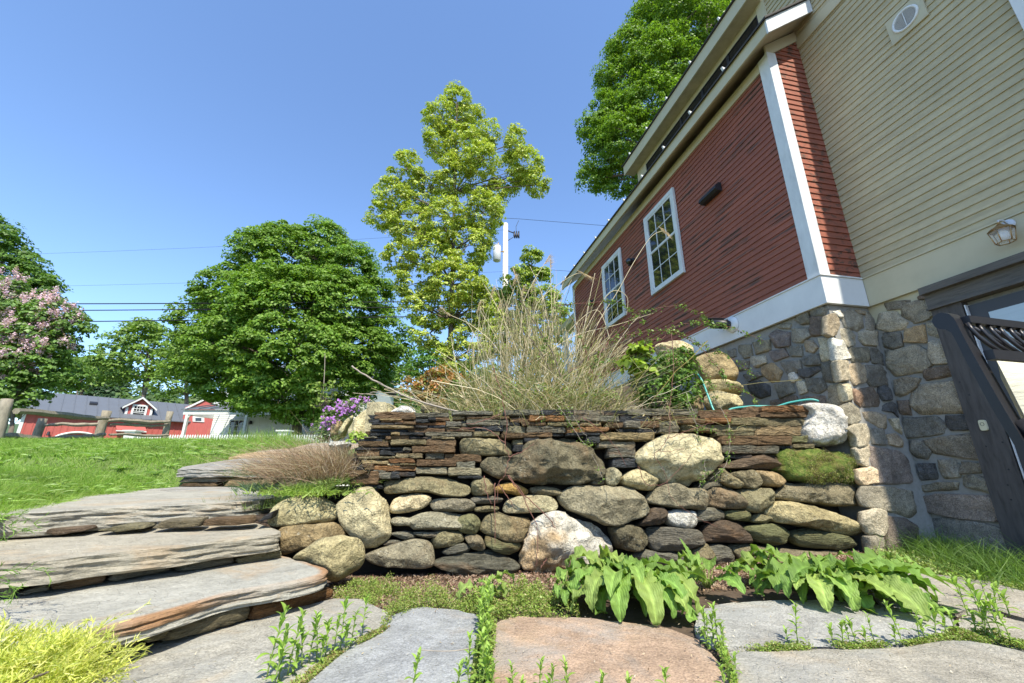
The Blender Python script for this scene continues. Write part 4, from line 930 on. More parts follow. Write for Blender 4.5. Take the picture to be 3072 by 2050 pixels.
def grid_sheet(name, xs, ys, hf, mat, inside=None, noise_amp=.0, skirt=0, **kw):
    X, Y = np.meshgrid(xs, ys); Z = hf(X, Y)
    if noise_amp:
        Z = Z + noise_amp * np.array([[mn.noise(Vector((a * 2.3, b_ * 2.3, 0))) + .5 * mn.noise(Vector((a * 7, b_ * 7, 3))) for a, b_ in zip(r1, r2)] for r1, r2 in zip(X, Y)])
    V = np.stack([X.ravel(), Y.ravel(), Z.ravel()], 1); nx = len(xs); Fc = []
    for j in range(len(ys) - 1):
        for i in range(nx - 1):
            if inside is None or inside((xs[i] + xs[i + 1]) / 2, (ys[j] + ys[j + 1]) / 2): Fc.append((j * nx + i, j * nx + i + 1, (j + 1) * nx + i + 1, (j + 1) * nx + i))
    return mesh(name, V, Fc, mat, None, True, **kw)
def up_inside(x, y):
    if x >= -1.25: return y > wall_y(x) + .16
    if x >= -2.0: return y > 3.62
    if x >= -3.35: return y > 3.95 + (x + 2.0) * .62
    return y > -7
xs = np.r_[np.arange(-40, -14, 2.), np.arange(-14, -6, .5), np.arange(-6, 5, .12), np.arange(5, 20, 1.), np.arange(20, 61, 8.)]
ys = np.r_[np.arange(-7, 1.4, .6), np.arange(1.4, 7.5, .12), np.arange(7.5, 18, .5), np.arange(18, 60, 4.), np.arange(60, 131, 10.)]
bedf = lambda x, y: x > -1.25 and y < 9.5
grid_sheet('lawn', xs, ys, h_up, M_ground, lambda x, y: up_inside(x, y) and not bedf(x, y), .02, kind='structure')
grid_sheet('planting_bed', xs, ys, h_up, M_soil, lambda x, y: up_inside(x, y) and bedf(x, y), .02, kind='structure')
V = [(-400, -60, -.2), (400, -60, -.2), (400, 20, -.2), (-400, 20, -.2)]
mesh('ground', V, [(0, 1, 2, 3)], M_soil, kind='structure')
def mulch_h(x, y):
    d = wall_y(x) - .05 - y
    return -.035 - .05 * np.exp(-(np.clip(d, 0, 9) / .45) ** 2) * (1 - sst(1.6, 3.0, x))
grid_sheet('mulch', np.r_[np.arange(-12, -1.75, .8), np.arange(-1.75, 4.3, .05), np.arange(4.3, 14, 1.)], np.r_[np.arange(-10, 1.4, .8), np.arange(1.4, 4.6, .05)], mulch_h, M_soil, None, .012, kind='structure')
grid_sheet('far_ground', np.arange(-240, 260, 20.), np.arange(120, 420, 20.), lambda x, y: 8.9 + (y - 120) * .13 + 0 * x, M_hill, kind='structure')
# ---------------------------------------------------------------- leaves
def unit(v): return v / (np.linalg.norm(v, axis=-1, keepdims=True) + 1e-9)
def leaves(name, C, Nn, size, cols, mat, parent, shape='maple', w=.6, curl=.25, jit=.35, gen=rng, colw=None, **kw):
    """one small bent leaf (2-4 faces) at each centre C, facing Nn"""
    n = len(C); C = np.asarray(C, float); Nn = unit(Nn + gen.normal(0, jit, (n, 3)))
    a = unit(np.cross(Nn, gen.normal(0, 1, (n, 3)))); b_ = np.cross(Nn, a)
    s = (size * gen.uniform(.6, 1.3, n))[:, None]
    base = C - a * s * .5; tip = C + a * s * .5 - Nn * s * curl * .6
    l = C + b_ * s * w * .5 - Nn * s * curl * .35; r = C - b_ * s * w * .5 - Nn * s * curl * .35
    V = np.stack([base, l, tip, r], 1).reshape(-1, 3)
    k = np.arange(n) * 4
    Fc = np.concatenate([np.stack([k, k + 1, k + 2], 1), np.stack([k, k + 2, k + 3], 1)])
    cols = np.array(cols); pr = None if colw is None else np.array(colw) / sum(colw)
    ci = cols[gen.choice(len(cols), n, p=pr)]; ci = ci * gen.uniform(.75, 1.25, (n, 1))
    return mesh(name, V, Fc, mat, parent, tint=np.repeat(ci, 4, 0), **kw)
GREEN = [(.12, .215, .025), (.155, .255, .035), (.09, .175, .02), (.18, .28, .045)]
def crown_pts(lobes, Y, nper, rc, flat=.55, gen=rng, depth=.8, droop=.0, thin=0.):
    """lobes: (px, py, rx, ry[, dY]) ellipses seen in the photo, at distance Y -> leaf centres and normals on lumpy clumps"""
    L3 = []
    for l in lobes:
        yy = Y + (l[4] if len(l) > 4 else 0); c = onY(l[0], l[1], yy); e = onY(l[0] + l[2], l[1], yy); t = onY(l[0], l[1] - l[3], yy)
        rx = abs(e[0] - c[0]); rz = abs(t[2] - c[2]); L3.append((c, np.array((rx, (rx + rz) / 2 * depth, rz))))
    Cs, Ns, CL = [], [], []
    for i, (c, r) in enumerate(L3):
        area = 4 * math.pi * ((r[0] * r[1]) ** 1.6 / 3 + (r[0] * r[2]) ** 1.6 / 3 + (r[1] * r[2]) ** 1.6 / 3) ** (1 / 1.6)
        m = max(6, int(area / (rc * rc * 1.15)))
        d = unit(gen.normal(0, 1, (m, 3))); q = c + d * r * gen.uniform(.72, 1.0, (m, 1))
        keep = np.ones(m, bool)
        for j, (c2, r2) in enumerate(L3):
            if j != i: keep &= (((q - c2) / r2) ** 2).sum(1) > .5
        if thin: keep &= gen.random(m) > thin
        q = q[keep]; d = d[keep]
        for k in range(len(q)):
            rr = rc * gen.uniform(.55, 1.25); nn = int(nper * gen.uniform(.6, 1.3))
            u = unit(gen.normal(0, 1, (nn, 3))); u[:, 2] = np.where(u[:, 2] < -.25, -u[:, 2], u[:, 2])
            rad = gen.uniform(.55, 1.0, (nn, 1)) ** .6
            pos = q[k] + u * rad * rr * np.array((1, 1, flat)); pos[:, 2] -= droop * rr * (u[:, 0] ** 2 + u[:, 1] ** 2)
            Cs.append(pos); Ns.append(unit(u * .8 + d[k] * .4 + np.array((0, 0, .55)))); CL.append(q[k])
    return np.concatenate(Cs), np.concatenate(Ns), np.array(CL), L3
def limb(b, p, q, r0, r1, gen, bow=.12, n=6):
    p = np.array(p, float); q = np.array(q, float); L_ = np.linalg.norm(q - p); off = gen.normal(0, bow * L_ * .5, 3); pts = []
    for t in np.linspace(0, 1, n):
        pts.append(p + (q - p) * t + off * math.sin(math.pi * t) + np.array((0, 0, .06 * L_ * math.sin(math.pi * t))))
    b.tube(pts, [r0 + (r1 - r0) * t for t in np.linspace(0, 1, n)], 6, False); return pts
def tree(name, label, cat, base, lobes, Y, nper, rc, size, cols, mat=None, tr=.25, thin=0., seed=1, group=None, twigs=0, flat=.55, depth=.8, colw=None, droop=.0, fork=.3, jit=.35):
    gen = np.random.default_rng(seed); t = thing(name, base, label, cat, group)
    C_, N_, CL, L3 = crown_pts(lobes, Y, nper, rc, flat, gen, depth, droop, thin)
    leaves('crown', C_, N_, size, cols, mat or M_leafd, t, gen=gen, colw=colw, jit=jit)
    b = MB(); top = max(L3, key=lambda a: a[0][2])[0]; base = np.array(base, float)
    cen = np.mean([c for c, r in L3], 0); fk = base + (np.array((cen[0], cen[1], base[2])) - base) * fork + np.array((0, 0, (cen[2] - base[2]) * fork))
    b.tube([base - (0, 0, .3), base + (fk - base) * .1 + (0, 0, .1), base + (fk - base) * .5, fk], [tr * 1.5, tr * 1.1, tr * .95, tr * .85], 9)
    lead = limb(b, fk, top, tr * .8, tr * .15, gen, .05, 10)
    for c, r in L3:
        j = min(range(len(lead)), key=lambda i: abs(lead[i][2] - (c[2] - r[2] * .9)) + i * .01)
        limb(b, lead[j], c, tr * .42 * (1 - .6 * j / 10), tr * .12, gen, .12)
    for k in range(twigs):
        q = CL[gen.integers(len(CL))]; c = min(L3, key=lambda a: np.linalg.norm(a[0] - q))[0]
        j = min(range(len(lead)), key=lambda i: np.linalg.norm(lead[i] - q) + abs(lead[i][2] - q[2] + 1.) * .8)
        limb(b, lead[j] if gen.random() < .6 else c, q, tr * .16, tr * .035, gen, .10, 5)
    b.build('trunk', M_bark, t, True); return t
# the round maple in front of the white house
tree('maple_tree', 'big round green maple in front of the white house, wires crossing it', 'tree', tuple(onY(890, 1335, 21)),
     [(880, 800, 120, 110), (780, 760, 75, 70, -1), (960, 740, 85, 75, 1), (850, 720, 70, 55), (1050, 800, 80, 80), (700, 880, 110, 80, -1), (850, 930, 180, 130, -2), (1010, 920, 130, 110, -1), (1120, 900, 60, 70),
      (620, 960, 95, 75), (700, 1030, 140, 100, -2), (880, 1060, 170, 120, -2.5), (1040, 1050, 130, 100, -1), (1150, 1010, 75, 70), (590, 1070, 75, 70), (680, 1130, 110, 80, -1), (830, 1170, 140, 80, -2), (990, 1150, 120, 80, -1), (1100, 1120, 80, 70, 1), (1190, 1050, 35, 40), (880, 1000, 190, 190, 2.5), (900, 1240, 80, 30, -1), (760, 1215, 60, 26, -1), (1010, 1225, 60, 24)],
     21, 135, .55, .155, GREEN, tr=.26, seed=3, twigs=60, flat=.5, droop=.25, fork=.22)
# the tall thin yellow-green maple
YG = [(.44, .52, .08), (.52, .58, .12), (.34, .43, .06), (.50, .50, .12), (.27, .36, .06)]
tree('maple_tree', 'tall sparse yellow-green maple with its branches showing, in the centre', 'tree', tuple(onY(1345, 1180, 13.5)),
     [(1370, 300, 40, 35), (1320, 360, 50, 45), (1405, 360, 45, 50, .5), (1320, 430, 48, 48), (1400, 450, 60, 60), (1470, 400, 28, 40), (1440, 480, 50, 50, -.5), (1545, 430, 30, 45), (1580, 500, 48, 50), (1520, 530, 50, 55, .5), (1610, 555, 35, 30), (1360, 540, 60, 60),
      (1220, 510, 55, 45), (1180, 590, 60, 55), (1260, 580, 50, 55, .5), (1150, 650, 50, 45), (1230, 680, 70, 60), (1330, 660, 60, 65, -.6), (1450, 640, 65, 60), (1480, 600, 40, 45, .7), (1200, 770, 55, 50), (1290, 760, 70, 60, -.5), (1400, 740, 80, 70), (1445, 700, 35, 45),
      (1250, 850, 70, 55), (1360, 850, 90, 70, -.6), (1415, 850, 45, 50), (1310, 930, 80, 60), (1400, 940, 80, 60, .4), (1350, 1010, 80, 50), (1420, 1040, 60, 50), (1290, 1000, 60, 50), (1250, 920, 50, 50), (1470, 960, 45, 50), (1370, 1080, 70, 40), (1450, 900, 40, 40)],
     13.5, 66, .22, .088, YG, mat=M_leaf, tr=.13, thin=.44, seed=5, twigs=150, flat=.75, fork=.16, depth=.9)
tree('maple_tree', 'small yellow-green maple just right of the utility pole', 'tree', tuple(onY(1560, 1150, 17)),
     [(1595, 780, 28, 35), (1560, 850, 50, 45), (1500, 900, 40, 40), (1620, 830, 25, 25), (1630, 900, 45, 40), (1550, 920, 70, 60), (1665, 930, 40, 45), (1690, 1000, 30, 40), (1480, 930, 50, 60), (1600, 1000, 70, 50), (1510, 1020, 70, 60), (1640, 1060, 45, 50)],
     17, 90, .30, .105, [(.34, .44, .065), (.27, .38, .055), (.42, .48, .09), (.20, .30, .04)], mat=M_leaf, tr=.10, thin=.05, seed=6, twigs=40, fork=.2)
# deep green maple rising behind the house
tree('maple_tree', 'huge dark green maple rising behind the roof of the house', 'tree', tuple(onY(2150, 1180, 18.5)),
     [(2030, -60, 110, 100), (2150, -90, 120, 90), (1960, 60, 70, 60), (2060, 60, 110, 90, -1), (2140, 100, 110, 90), (1900, 160, 80, 60), (1990, 190, 100, 80, -1), (2080, 210, 100, 80), (1880, 260, 70, 60), (1830, 230, 40, 36), (1960, 310, 100, 80, -1), (1840, 340, 70, 65), (1790, 400, 55, 50), (1880, 420, 90, 70, -1), (1960, 420, 80, 70), (1820, 480, 70, 55), (1780, 540, 45, 35), (1860, 540, 70, 45), (1930, 520, 60, 50), (2050, 400, 110, 110), (2200, 40, 90, 110, 1)],
     18.5, 105, .50, .135, [(.12, .215, .025), (.16, .26, .03), (.09, .165, .02), (.18, .28, .035)], mat=M_leafd, tr=.35, seed=8, twigs=40, flat=.6, fork=.35)
# left edge tree and lilac
tree('broad_tree', 'dark green broad tree cut by the left edge, behind the lilac', 'tree', tuple(onY(-60, 1330, 15)),
     [(-20, 700, 60, 50), (10, 760, 80, 60), (60, 830, 70, 50), (-60, 830, 120, 120), (110, 880, 55, 35), (30, 920, 90, 60, -.5), (130, 850, 35, 22), (-40, 1000, 130, 110), (60, 1010, 90, 60), (110, 1090, 90, 70), (180, 1130, 60, 50), (30, 1120, 110, 90)],
     15, 90, .42, .12, [(.09, .17, .03), (.12, .21, .035), (.07, .14, .025)], tr=.3, seed=9, twigs=20, flat=.5, depth=1.)
LIL = [(20, 880, 50, 40), (-40, 900, 60, 60), (60, 950, 60, 45), (160, 945, 60, 45), (220, 975, 40, 30), (110, 1000, 70, 50), (20, 1020, 80, 60), (180, 1040, 45, 40), (60, 1090, 80, 60), (130, 1110, 60, 50), (-20, 1140, 90, 80), (70, 1180, 60, 50), (255, 985, 22, 14)]
t = tree('lilac_bush', 'lilac bush covered in pink-purple blossom at the left edge', 'bush', tuple(onY(20, 1350, 10)), LIL, 10, 34, .20, .10, [(.13, .23, .045), (.18, .30, .06), (.15, .25, .07)], mat=M_leaf, tr=.05, seed=10, twigs=60, depth=1., fork=.2)
gen = np.random.default_rng(4); C_, N_, CL, L3 = crown_pts(LIL[:9], 10, 3, .2, gen=gen)
hub = CL[gen.choice(len(CL), 330)] + gen.normal(0, .06, (330, 3)) + (0, -.17, .16)
P_ = np.repeat(hub, 55, 0); u = gen.normal(0, 1, P_.shape); P_ = P_ + u * np.array((.036, .036, .066))
leaves('blossom', P_, unit(u), .038, [(.72, .50, .62), (.80, .62, .68), (.62, .38, .52), (.66, .48, .62)], M_flower, t, w=1., gen=gen)
# trees behind the barn and around the white house
MG = [(.13, .21, .035), (.17, .26, .045), (.10, .175, .03)]
G_ = 'trees on the slope behind the barn'
def bgtree(lb, px_, py, r, Y, seed, cols=MG, ry=None, size=.32, group=G_, n=7):
    g = np.random.default_rng(seed); ry = ry or r
    lob = [(px_, py, r * .62, ry * .62)] + [(px_ + r * .55 * math.cos(a) * g.uniform(.8, 1.1), py - ry * .55 * math.sin(a) * g.uniform(.8, 1.1), r * g.uniform(.36, .5), ry * g.uniform(.33, .48), g.uniform(-1, 1)) for a in np.linspace(-.4, 3.6, n)]
    return tree('broadleaf_tree', lb, 'tree', tuple(onY(px_, 1300, Y)), lob, Y, 40, .95 * Y / 40, size * Y / 40, cols, tr=.25, seed=seed, group=group, twigs=0, depth=.7)
bgtree('bushy green tree directly behind the barn dormer', 420, 1080, 150, 42, 21, ry=120)
bgtree('pale green tree between the lilac and the barn ridge', 250, 1130, 90, 46, 22, ry=80)
bgtree('green tree right of the barn dormer, left of the round maple', 560, 1120, 110, 40, 23, ry=110)
bgtree('small tree top poking up left of the round maple', 430, 1000, 60, 44, 24, ry=45)
bgtree('dark tree right of the round maple, behind the white house', 1180, 1160, 110, 38, 25, ry=90)
bgtree('bright green tree below the gap between the two central maples', 1290, 1110, 85, 32, 26, ry=75, cols=[(.09, .19, .03), (.12, .23, .035), (.07, .14, .02)])
bgtree('green tree seen low through the dry grass stalks', 1420, 1150, 110, 30, 27, ry=80)
bgtree('low bright tree beyond the red wing porch', 1640, 1110, 90, 24, 28, ry=80)
def conifer(lb, px_, top, Y, w):
    g = np.random.default_rng(int(px_)); b0 = onY(px_, 1300, Y); tp = onY(px_, top, Y); H_ = tp[2] - b0[2]
    t = thing('conifer_tree', tuple(b0), lb, 'tree', 'conifers on the far hill'); n = 2600
    f = g.uniform(.0, 1, n) ** 1.4; f = np.round(f * 16) / 16 + g.uniform(-.02, .02, n); a = g.uniform(0, 6.283, n); rr = (1 - f) * w * g.uniform(.3, 1., n) + .05
    C_ = np.stack([b0[0] + rr * np.cos(a), b0[1] + rr * np.sin(a), b0[2] + H_ * .15 + f * H_ * .85 - rr * .25], 1)
    leaves('crown', C_, np.stack([np.cos(a), np.sin(a), .8 + 0 * a], 1), .8, [(.035, .075, .03), (.05, .095, .035)], M_leafd, t, gen=g, w=.5)
    b = MB(); b.tube([b0, tp], [.25, .04], 6); b.build('trunk', M_bark, t)
for lb, px_, top, w in (('dark conifer at the left of the far hilltop', 232, 1048, 2.4), ('dark conifer second from left on the far hilltop', 268, 1040, 2.6), ('tallest conifer on the far hilltop', 300, 1030, 2.6), ('dark conifer right of the tallest one on the far hilltop', 330, 1046, 2.4)):
    conifer(lb, px_, top, 75, w)
# far wood: reads as one mass
gen = np.random.default_rng(31); C_, N_ = [], []
for k in range(150):
    x = gen.uniform(-95, 70); y = gen.uniform(62, 110); z = 1.8 + (y - 55) * .15 + gen.uniform(5, 9); r = gen.uniform(3, 5)
    u = unit(gen.normal(0, 1, (420, 3))); u[:, 2] = np.abs(u[:, 2]) * 1.1 - .35
    C_.append(np.array((x, y, z - 2)) + u * r * np.array((1, 1, 1.1)) * gen.uniform(.75, 1.05, (420, 1))); N_.append(u + (0, 0, .4))
leaves('far_wood', np.concatenate(C_), np.concatenate(N_), .95, [(.09, .15, .045), (.07, .12, .035), (.12, .18, .05)], M_leafd, None, gen=gen, kind='stuff', label='far wooded hillside behind the barn and houses')
# ---------------------------------------------------------------- utility pole and wires
q = onY(1514, 1100, 19); top = onY(1518, 672, 19); UP = thing('utility_pole', (q[0], 19, 1.3), 'pale utility pole with grey transformer, beside the tall yellow-green maple', 'utility pole')
b = MB(); b.tube([(q[0], 19, 1.0), (top[0] - .02, 19, top[2])], [.20, .125], 12); b.build('pole', M_pole, UP, True)
b = MB(); c = onY(1491, 758, 19) - (0, .1, 0); b.tube([c + (0, 0, .33), c + (0, 0, .30), c + (0, 0, -.52), c + (0, 0, -.55)], [.16, .205, .205, .17], 16)
b.tube([c + (0, 0, .30), c + (0, 0, .33), c + (0, 0, .36)], [.215, .215, .1], 16); tr_ = b.build('transformer', M_steel, UP, True)
b = MB(); b.tube([c + (.05, 0, .33), c + (.06, 0, .40), c + (.07, 0, .55)], [.05, .04, .02], 8); b.tube([c + (.2, 0, 0), c + (.42, 0, 0)], .03, 6); b.build('bushing', M_brass, tr_, True)
b = MB(); a = onY(1521, 692, 19); c2 = onY(1543, 700, 19); b.tube([a, c2], .03, 6); b.tube([onY(1521, 724, 19), onY(1540, 712, 19)], .018, 5)
for dx in (0, .12, .24): b.tube([c2 + (dx, 0, .12), c2 + (dx * .9, 0, -.16), c2 + (dx * .9 + .03, 0, -.3)], [.03, .06, .035], 8)
b.build('cutout_switch', M_dark, UP, True)
b = MB(); b.tube([onY(1549, 700, 19), onY(1548, 680, 19), onY(1556, 662, 19)], .012, 5); b.build('jumper_wire', M_wire, UP)
def wire(pts, r, label, sag=0):
    b = MB(); P = [onY(*p) for p in pts]; out = []
    for i in range(len(P) - 1):
        for t in np.linspace(0, 1, 9)[: 9 if i == len(P) - 2 else 8]:
            out.append(P[i] + (P[i + 1] - P[i]) * t - np.array((0, 0, sag * 4 * t * (1 - t))))
    b.tube(out, r, 5); b.build('overhead_wire', M_wire, None, label=label, cat='wire', group='overhead wires')
wire([(-400, 912, 18.8), (1512, 903, 18.8), (1900, 920, 18.8)], .028, 'upper of the three thick black wires crossing the round maple', .06)
wire([(-400, 934, 18.8), (1512, 918, 18.8), (1900, 935, 18.8)], .026, 'middle of the three thick black wires crossing the round maple', .06)
wire([(-400, 971, 18.8), (1512, 945, 18.8), (1900, 968, 18.8)], .026, 'lowest of the three thick black wires crossing the round maple', .06)
wire([(-400, 775, 19.2), (1518, 690, 19)], .005, 'thin wire high across the sky at the left', .25)
wire([(-400, 868, 19.2), (1518, 815, 19)], .005, 'thin wire in the middle of the sky at the left', .15)
wire([(1518, 655, 19), (1556, 657, 19), (2000, 692, 19)], .010, 'thin wire running from the pole top to behind the house')
wire([(1514, 800, 19), (1760, 818, 16)], .008, 'thin wire from the pole to the eave of the red wing')
# ---------------------------------------------------------------- red barn
EL = onY(74, 1232, 25.0); az = math.radians(41); BD = np.array((math.sin(az), math.cos(az), 0)); BN = np.array((-math.cos(az), math.sin(az), 0))   # along, and away from us
E0 = np.array((EL[0], EL[1], 0)); ze = EL[2]; zg = 1.1
def BL(a, d, z): return E0 + BD * a + BN * d + np.array((0, 0, z))
def onb(x, y, d=0):
    p = onpl(x, y, E0 + BN * d, BN); return (p - E0) @ BD, p[2]
LB = onb(640, 1275)[0]; zr = onb(151, 1181, 3.2)[1]
BARN = thing('barn', BL(LB / 2, 0, zg), 'long red barn with a grey standing-seam metal roof and one dormer', 'barn')
b = MB(); b.box8([BL(0, 0, zg), BL(LB, 0, zg), BL(LB, 6.4, zg), BL(0, 6.4, zg), BL(0, 0, ze), BL(LB, 0, ze), BL(LB, 6.4, ze), BL(0, 6.4, ze)])
b.prism([BL(0, 0, ze), BL(0, 6.4, ze), BL(0, 3.2, zr - .05)], BD * LB)
a = .18
while a < LB: b.box8([BL(a, -.025, zg), BL(a + .05, -.025, zg), BL(a + .05, .01, zg), BL(a, .01, zg), BL(a, -.025, ze), BL(a + .05, -.025, ze), BL(a + .05, .01, ze), BL(a, .01, ze)]); a += .30
b.build('wall', M_barnred, BARN)
b = MB(); sl_ = (zr - ze) / 3.2
def RF(a, d, h=0): return BL(a, d, ze + sl_ * d + h)
b.box8([RF(-.25, -.35, 0), RF(LB, -.35, 0), RF(LB, 3.2, 0), RF(-.25, 3.2, 0), RF(-.25, -.35, .06), RF(LB, -.35, .06), RF(LB, 3.2, .06), RF(-.25, 3.2, .06)])
b.box8([BL(-.25, 3.2, zr), BL(LB, 3.2, zr), BL(LB, 6.7, ze - .1), BL(-.25, 6.7, ze - .1), BL(-.25, 3.2, zr + .06), BL(LB, 3.2, zr + .06), BL(LB, 6.7, ze - .04), BL(-.25, 6.7, ze - .04)])
a = -.22
while a < LB: b.box8([RF(a, -.36, .055), RF(a + .035, -.36, .055), RF(a + .035, 3.2, .055), RF(a, 3.2, .055), RF(a, -.36, .10), RF(a + .035, -.36, .10), RF(a + .035, 3.2, .10), RF(a, 3.2, .10)]); a += .56
rf = b.build('roof', M_metalroof, BARN)
b = MB(); va = onb(268, 1213, 1.6)[0]; b.box8([RF(va, 1.5, .06), RF(va + .4, 1.5, .06), RF(va + .4, 1.8, .06), RF(va, 1.8, .06), RF(va, 1.5, .2), RF(va + .4, 1.5, .2), RF(va + .4, 1.8, .2), RF(va, 1.8, .2)]); b.build('roof_vent', M_dark, rf)
b = MB(); b.box8([BL(-.03, -.03, zg), BL(.12, -.03, zg), BL(.12, .0, zg), BL(-.03, .0, zg), BL(-.03, -.03, ze), BL(.12, -.03, ze), BL(.12, .0, ze), BL(-.03, .0, ze)]); b.build('corner_board', M_white, BARN)
# dormer
da0, dz0 = onb(370, 1256, .4); da1, _ = onb(451, 1256, .4); _, dz1 = onb(376, 1219, .4); dpk = onb(421, 1195, .4)[1]; dm = (da0 + da1) / 2
b = MB(); b.prism([BL(da0, .4, dz0), BL(da1, .4, dz0), BL(da1, .4, dz1), BL(dm, .4, dpk), BL(da0, .4, dz1)], BN * 2.2); D_ = b.build('dormer', M_barnred, BARN)
b = MB()
for x0, x1 in ((da0 - .22, dm), (dm, da1 + .22)):
    za, zb = (dz1 - .08, dpk + .06) if x0 < dm - .01 else (dpk + .06, dz1 - .08)
    P = [BL(x0, .22, za), BL(x1, .22, zb), BL(x1, .22, zb + .07), BL(x0, .22, za + .07)]; b.prism(P, BN * 2.5)
b.build('dormer_roof', M_metalroof, D_)
b = MB()
for x0, x1 in ((da0 - .22, dm), (dm, da1 + .22)):
    za, zb = (dz1 - .2, dpk - .05) if x0 < dm - .01 else (dpk - .05, dz1 - .2)
    b.prism([BL(x0, .19, za), BL(x1, .19, zb), BL(x1, .19, zb + .13), BL(x0, .19, za + .13)], BN * .04)
for x in (da0 - .02, da1 - .12): b.prism([BL(x, .36, dz0), BL(x + .14, .36, dz0), BL(x + .14, .36, dz1 - .05), BL(x, .36, dz1 - .05)], BN * .039)
b.build('dormer_trim', M_white, D_)
def bwindow(parent, x0, x1, z0, z1, d, t=.12, cols=4):
    b = MB()
    for P in ([x0, x0 + t, z0, z1], [x1 - t, x1, z0, z1], [x0 + t, x1 - t, z1 - t, z1], [x0 + t, x1 - t, z0, z0 + t]): b.prism([BL(P[0], d - .05, P[2]), BL(P[1], d - .05, P[2]), BL(P[1], d - .05, P[3]), BL(P[0], d - .05, P[3])], BN * .05)
    xs_ = [x0 + t + (x1 - x0 - 2 * t) * i / cols for i in range(1, cols)]; zm = (z0 + z1) / 2
    for x in xs_: b.prism([BL(x - .015, d - .03, zm), BL(x + .015, d - .03, zm), BL(x + .015, d - .03, z1 - t), BL(x - .015, d - .03, z1 - t)], BN * .02)
    for z in (zm, (zm + z1 - t) / 2, z0 + t + .25): b.prism([BL(x0 + t, d - .035, z - .02), BL(x1 - t, d - .035, z - .02), BL(x1 - t, d - .035, z + .02), BL(x0 + t, d - .035, z + .02)], BN * .02)
    w = b.build('window', M_white, parent)
    b = MB(); b.prism([BL(x0 + t, d - .012, z0 + t), BL(x1 - t, d - .012, z0 + t), BL(x1 - t, d - .012, z1 - t), BL(x0 + t, d - .012, z1 - t)], BN * .01); b.build('pane', M_glass, w)
wz0 = dz0 + .08; bwindow(D_, dm - .42, dm + .42, wz0, dz1 + .18, .4)
# arched trim over the wide barn door, the small red awning
aa, az_ = onb(165, 1312, -.0); ab, _ = onb(300, 1312); atop = onb(240, 1298)[1]
b = MB(); pts = [BL(aa + (ab - aa) * t, -.06, az_ + (atop - az_) * math.sin(math.pi * t) ** .7) for t in np.linspace(0, 1, 17)]; b.tube(pts, .07, 6); b.build('arched_door_trim', M_white, BARN)
x0, z0 = onb(343, 1295); x1, _ = onb(432, 1295); _, z1 = onb(345, 1288)
b = MB(); b.prism([BL(x0, -.9, z0 + .02), BL(x0, -.9, z0 + .10), BL(x0, -.0, z0 + .42), BL(x0, -.0, z0 + .34)], BD * (x1 - x0)); aw = b.build('awning', M_barnred, BARN)
b = MB(); b.prism([BL(x0 - .02, -.93, z0 - .02), BL(x0 - .02, -.93, z0 + .05), BL(x0 - .02, -.89, z0 + .05), BL(x0 - .02, -.89, z0 - .02)], BD * (x1 - x0 + .04)); b.build('awning_edge', M_white, aw)
b = MB(); lx, lz = onb(146, 1298); b.tube([BL(lx, -.02, lz), BL(lx, -.18, lz + .02), BL(lx, -.2, lz - .18)], [.05, .06, .09], 8); b.build('wall_lamp', M_dark, BARN)
# red wing with its own gable, right of the barn
Yw = 31.
def W_(x, y, dy=0): return onY(x, y, Yw + dy)
WG = thing('red_outbuilding', tuple(W_(590, 1310)), 'small red gabled outbuilding between the barn and the white porch', 'outbuilding')
b = MB(); gx0, gx1, gp = W_(556, 1222), W_(660, 1222), W_(618, 1196)
b.prism([(gx0[0], Yw, 1.2), (gx1[0], Yw, 1.2), tuple(gx1), tuple(gp), tuple(gx0)], (0, 3, 0)); b.build('wall', M_barnred, WG)
b = MB(); b.prism([W_(552, 1226, -.1), W_(618, 1194, -.1), W_(618, 1199, -.1), W_(552, 1231, -.1)], (0, 3.2, 0)); b.prism([W_(618, 1194, -.1), W_(670, 1222, -.1), W_(670, 1227, -.1), W_(618, 1199, -.1)], (0, 3.2, 0)); b.build('roof_trim', M_white, WG)
b = MB(); b.prism([W_(578, 1249, -.05), W_(612, 1250, -.05), W_(612, 1267, -.05), W_(578, 1265, -.05)], (0, .05, 0)); w = b.build('window', M_white, WG)
b = MB(); b.prism([W_(586, 1254, -.07), W_(604, 1254, -.07), W_(604, 1263, -.07), W_(586, 1263, -.07)], (0, .01, 0)); b.build('pane', M_glass, w)
# white house with a porch
Yh = 29.
def H_(x, y, dy=0): return onY(x, y, Yh + dy)
WHT = thing('white_house', tuple(H_(860, 1312)), 'white clapboard farmhouse with a metal-roofed porch, behind the round maple', 'house')
b = MB(); x0, x1 = H_(641, 1250)[0], H_(1090, 1250)[0]; ztop = H_(860, 1150)[2]; zc = 1.1
b.box(x0, x1, Yh, Yh + 7, zc, ztop)
z = zc
while z < ztop: b.box8([(x0, Yh - .02, z), (x1, Yh - .02, z), (x1, Yh, z), (x0, Yh, z), (x0, Yh - .005, z + .14), (x1, Yh - .005, z + .14), (x1, Yh, z + .14), (x0, Yh, z + .14)]); z += .145
b.build('wall', M_white, WHT)
b = MB(); b.prism([(x0 - .3, Yh - .4, ztop - .05), (x0 - .3, Yh + 3.5, ztop + 2.2), (x0 - .3, Yh + 7.4, ztop - .05), (x0 - .3, Yh + 3.5, ztop + 2.05)], (x1 - x0 + .6, 0, 0)); b.build('roof', M_metalroof, WHT)
pl_, pr_ = onY(546, 1231, Yh - 2.6), onY(1010, 1236, Yh - 2.6); zp = pl_[2] + .02
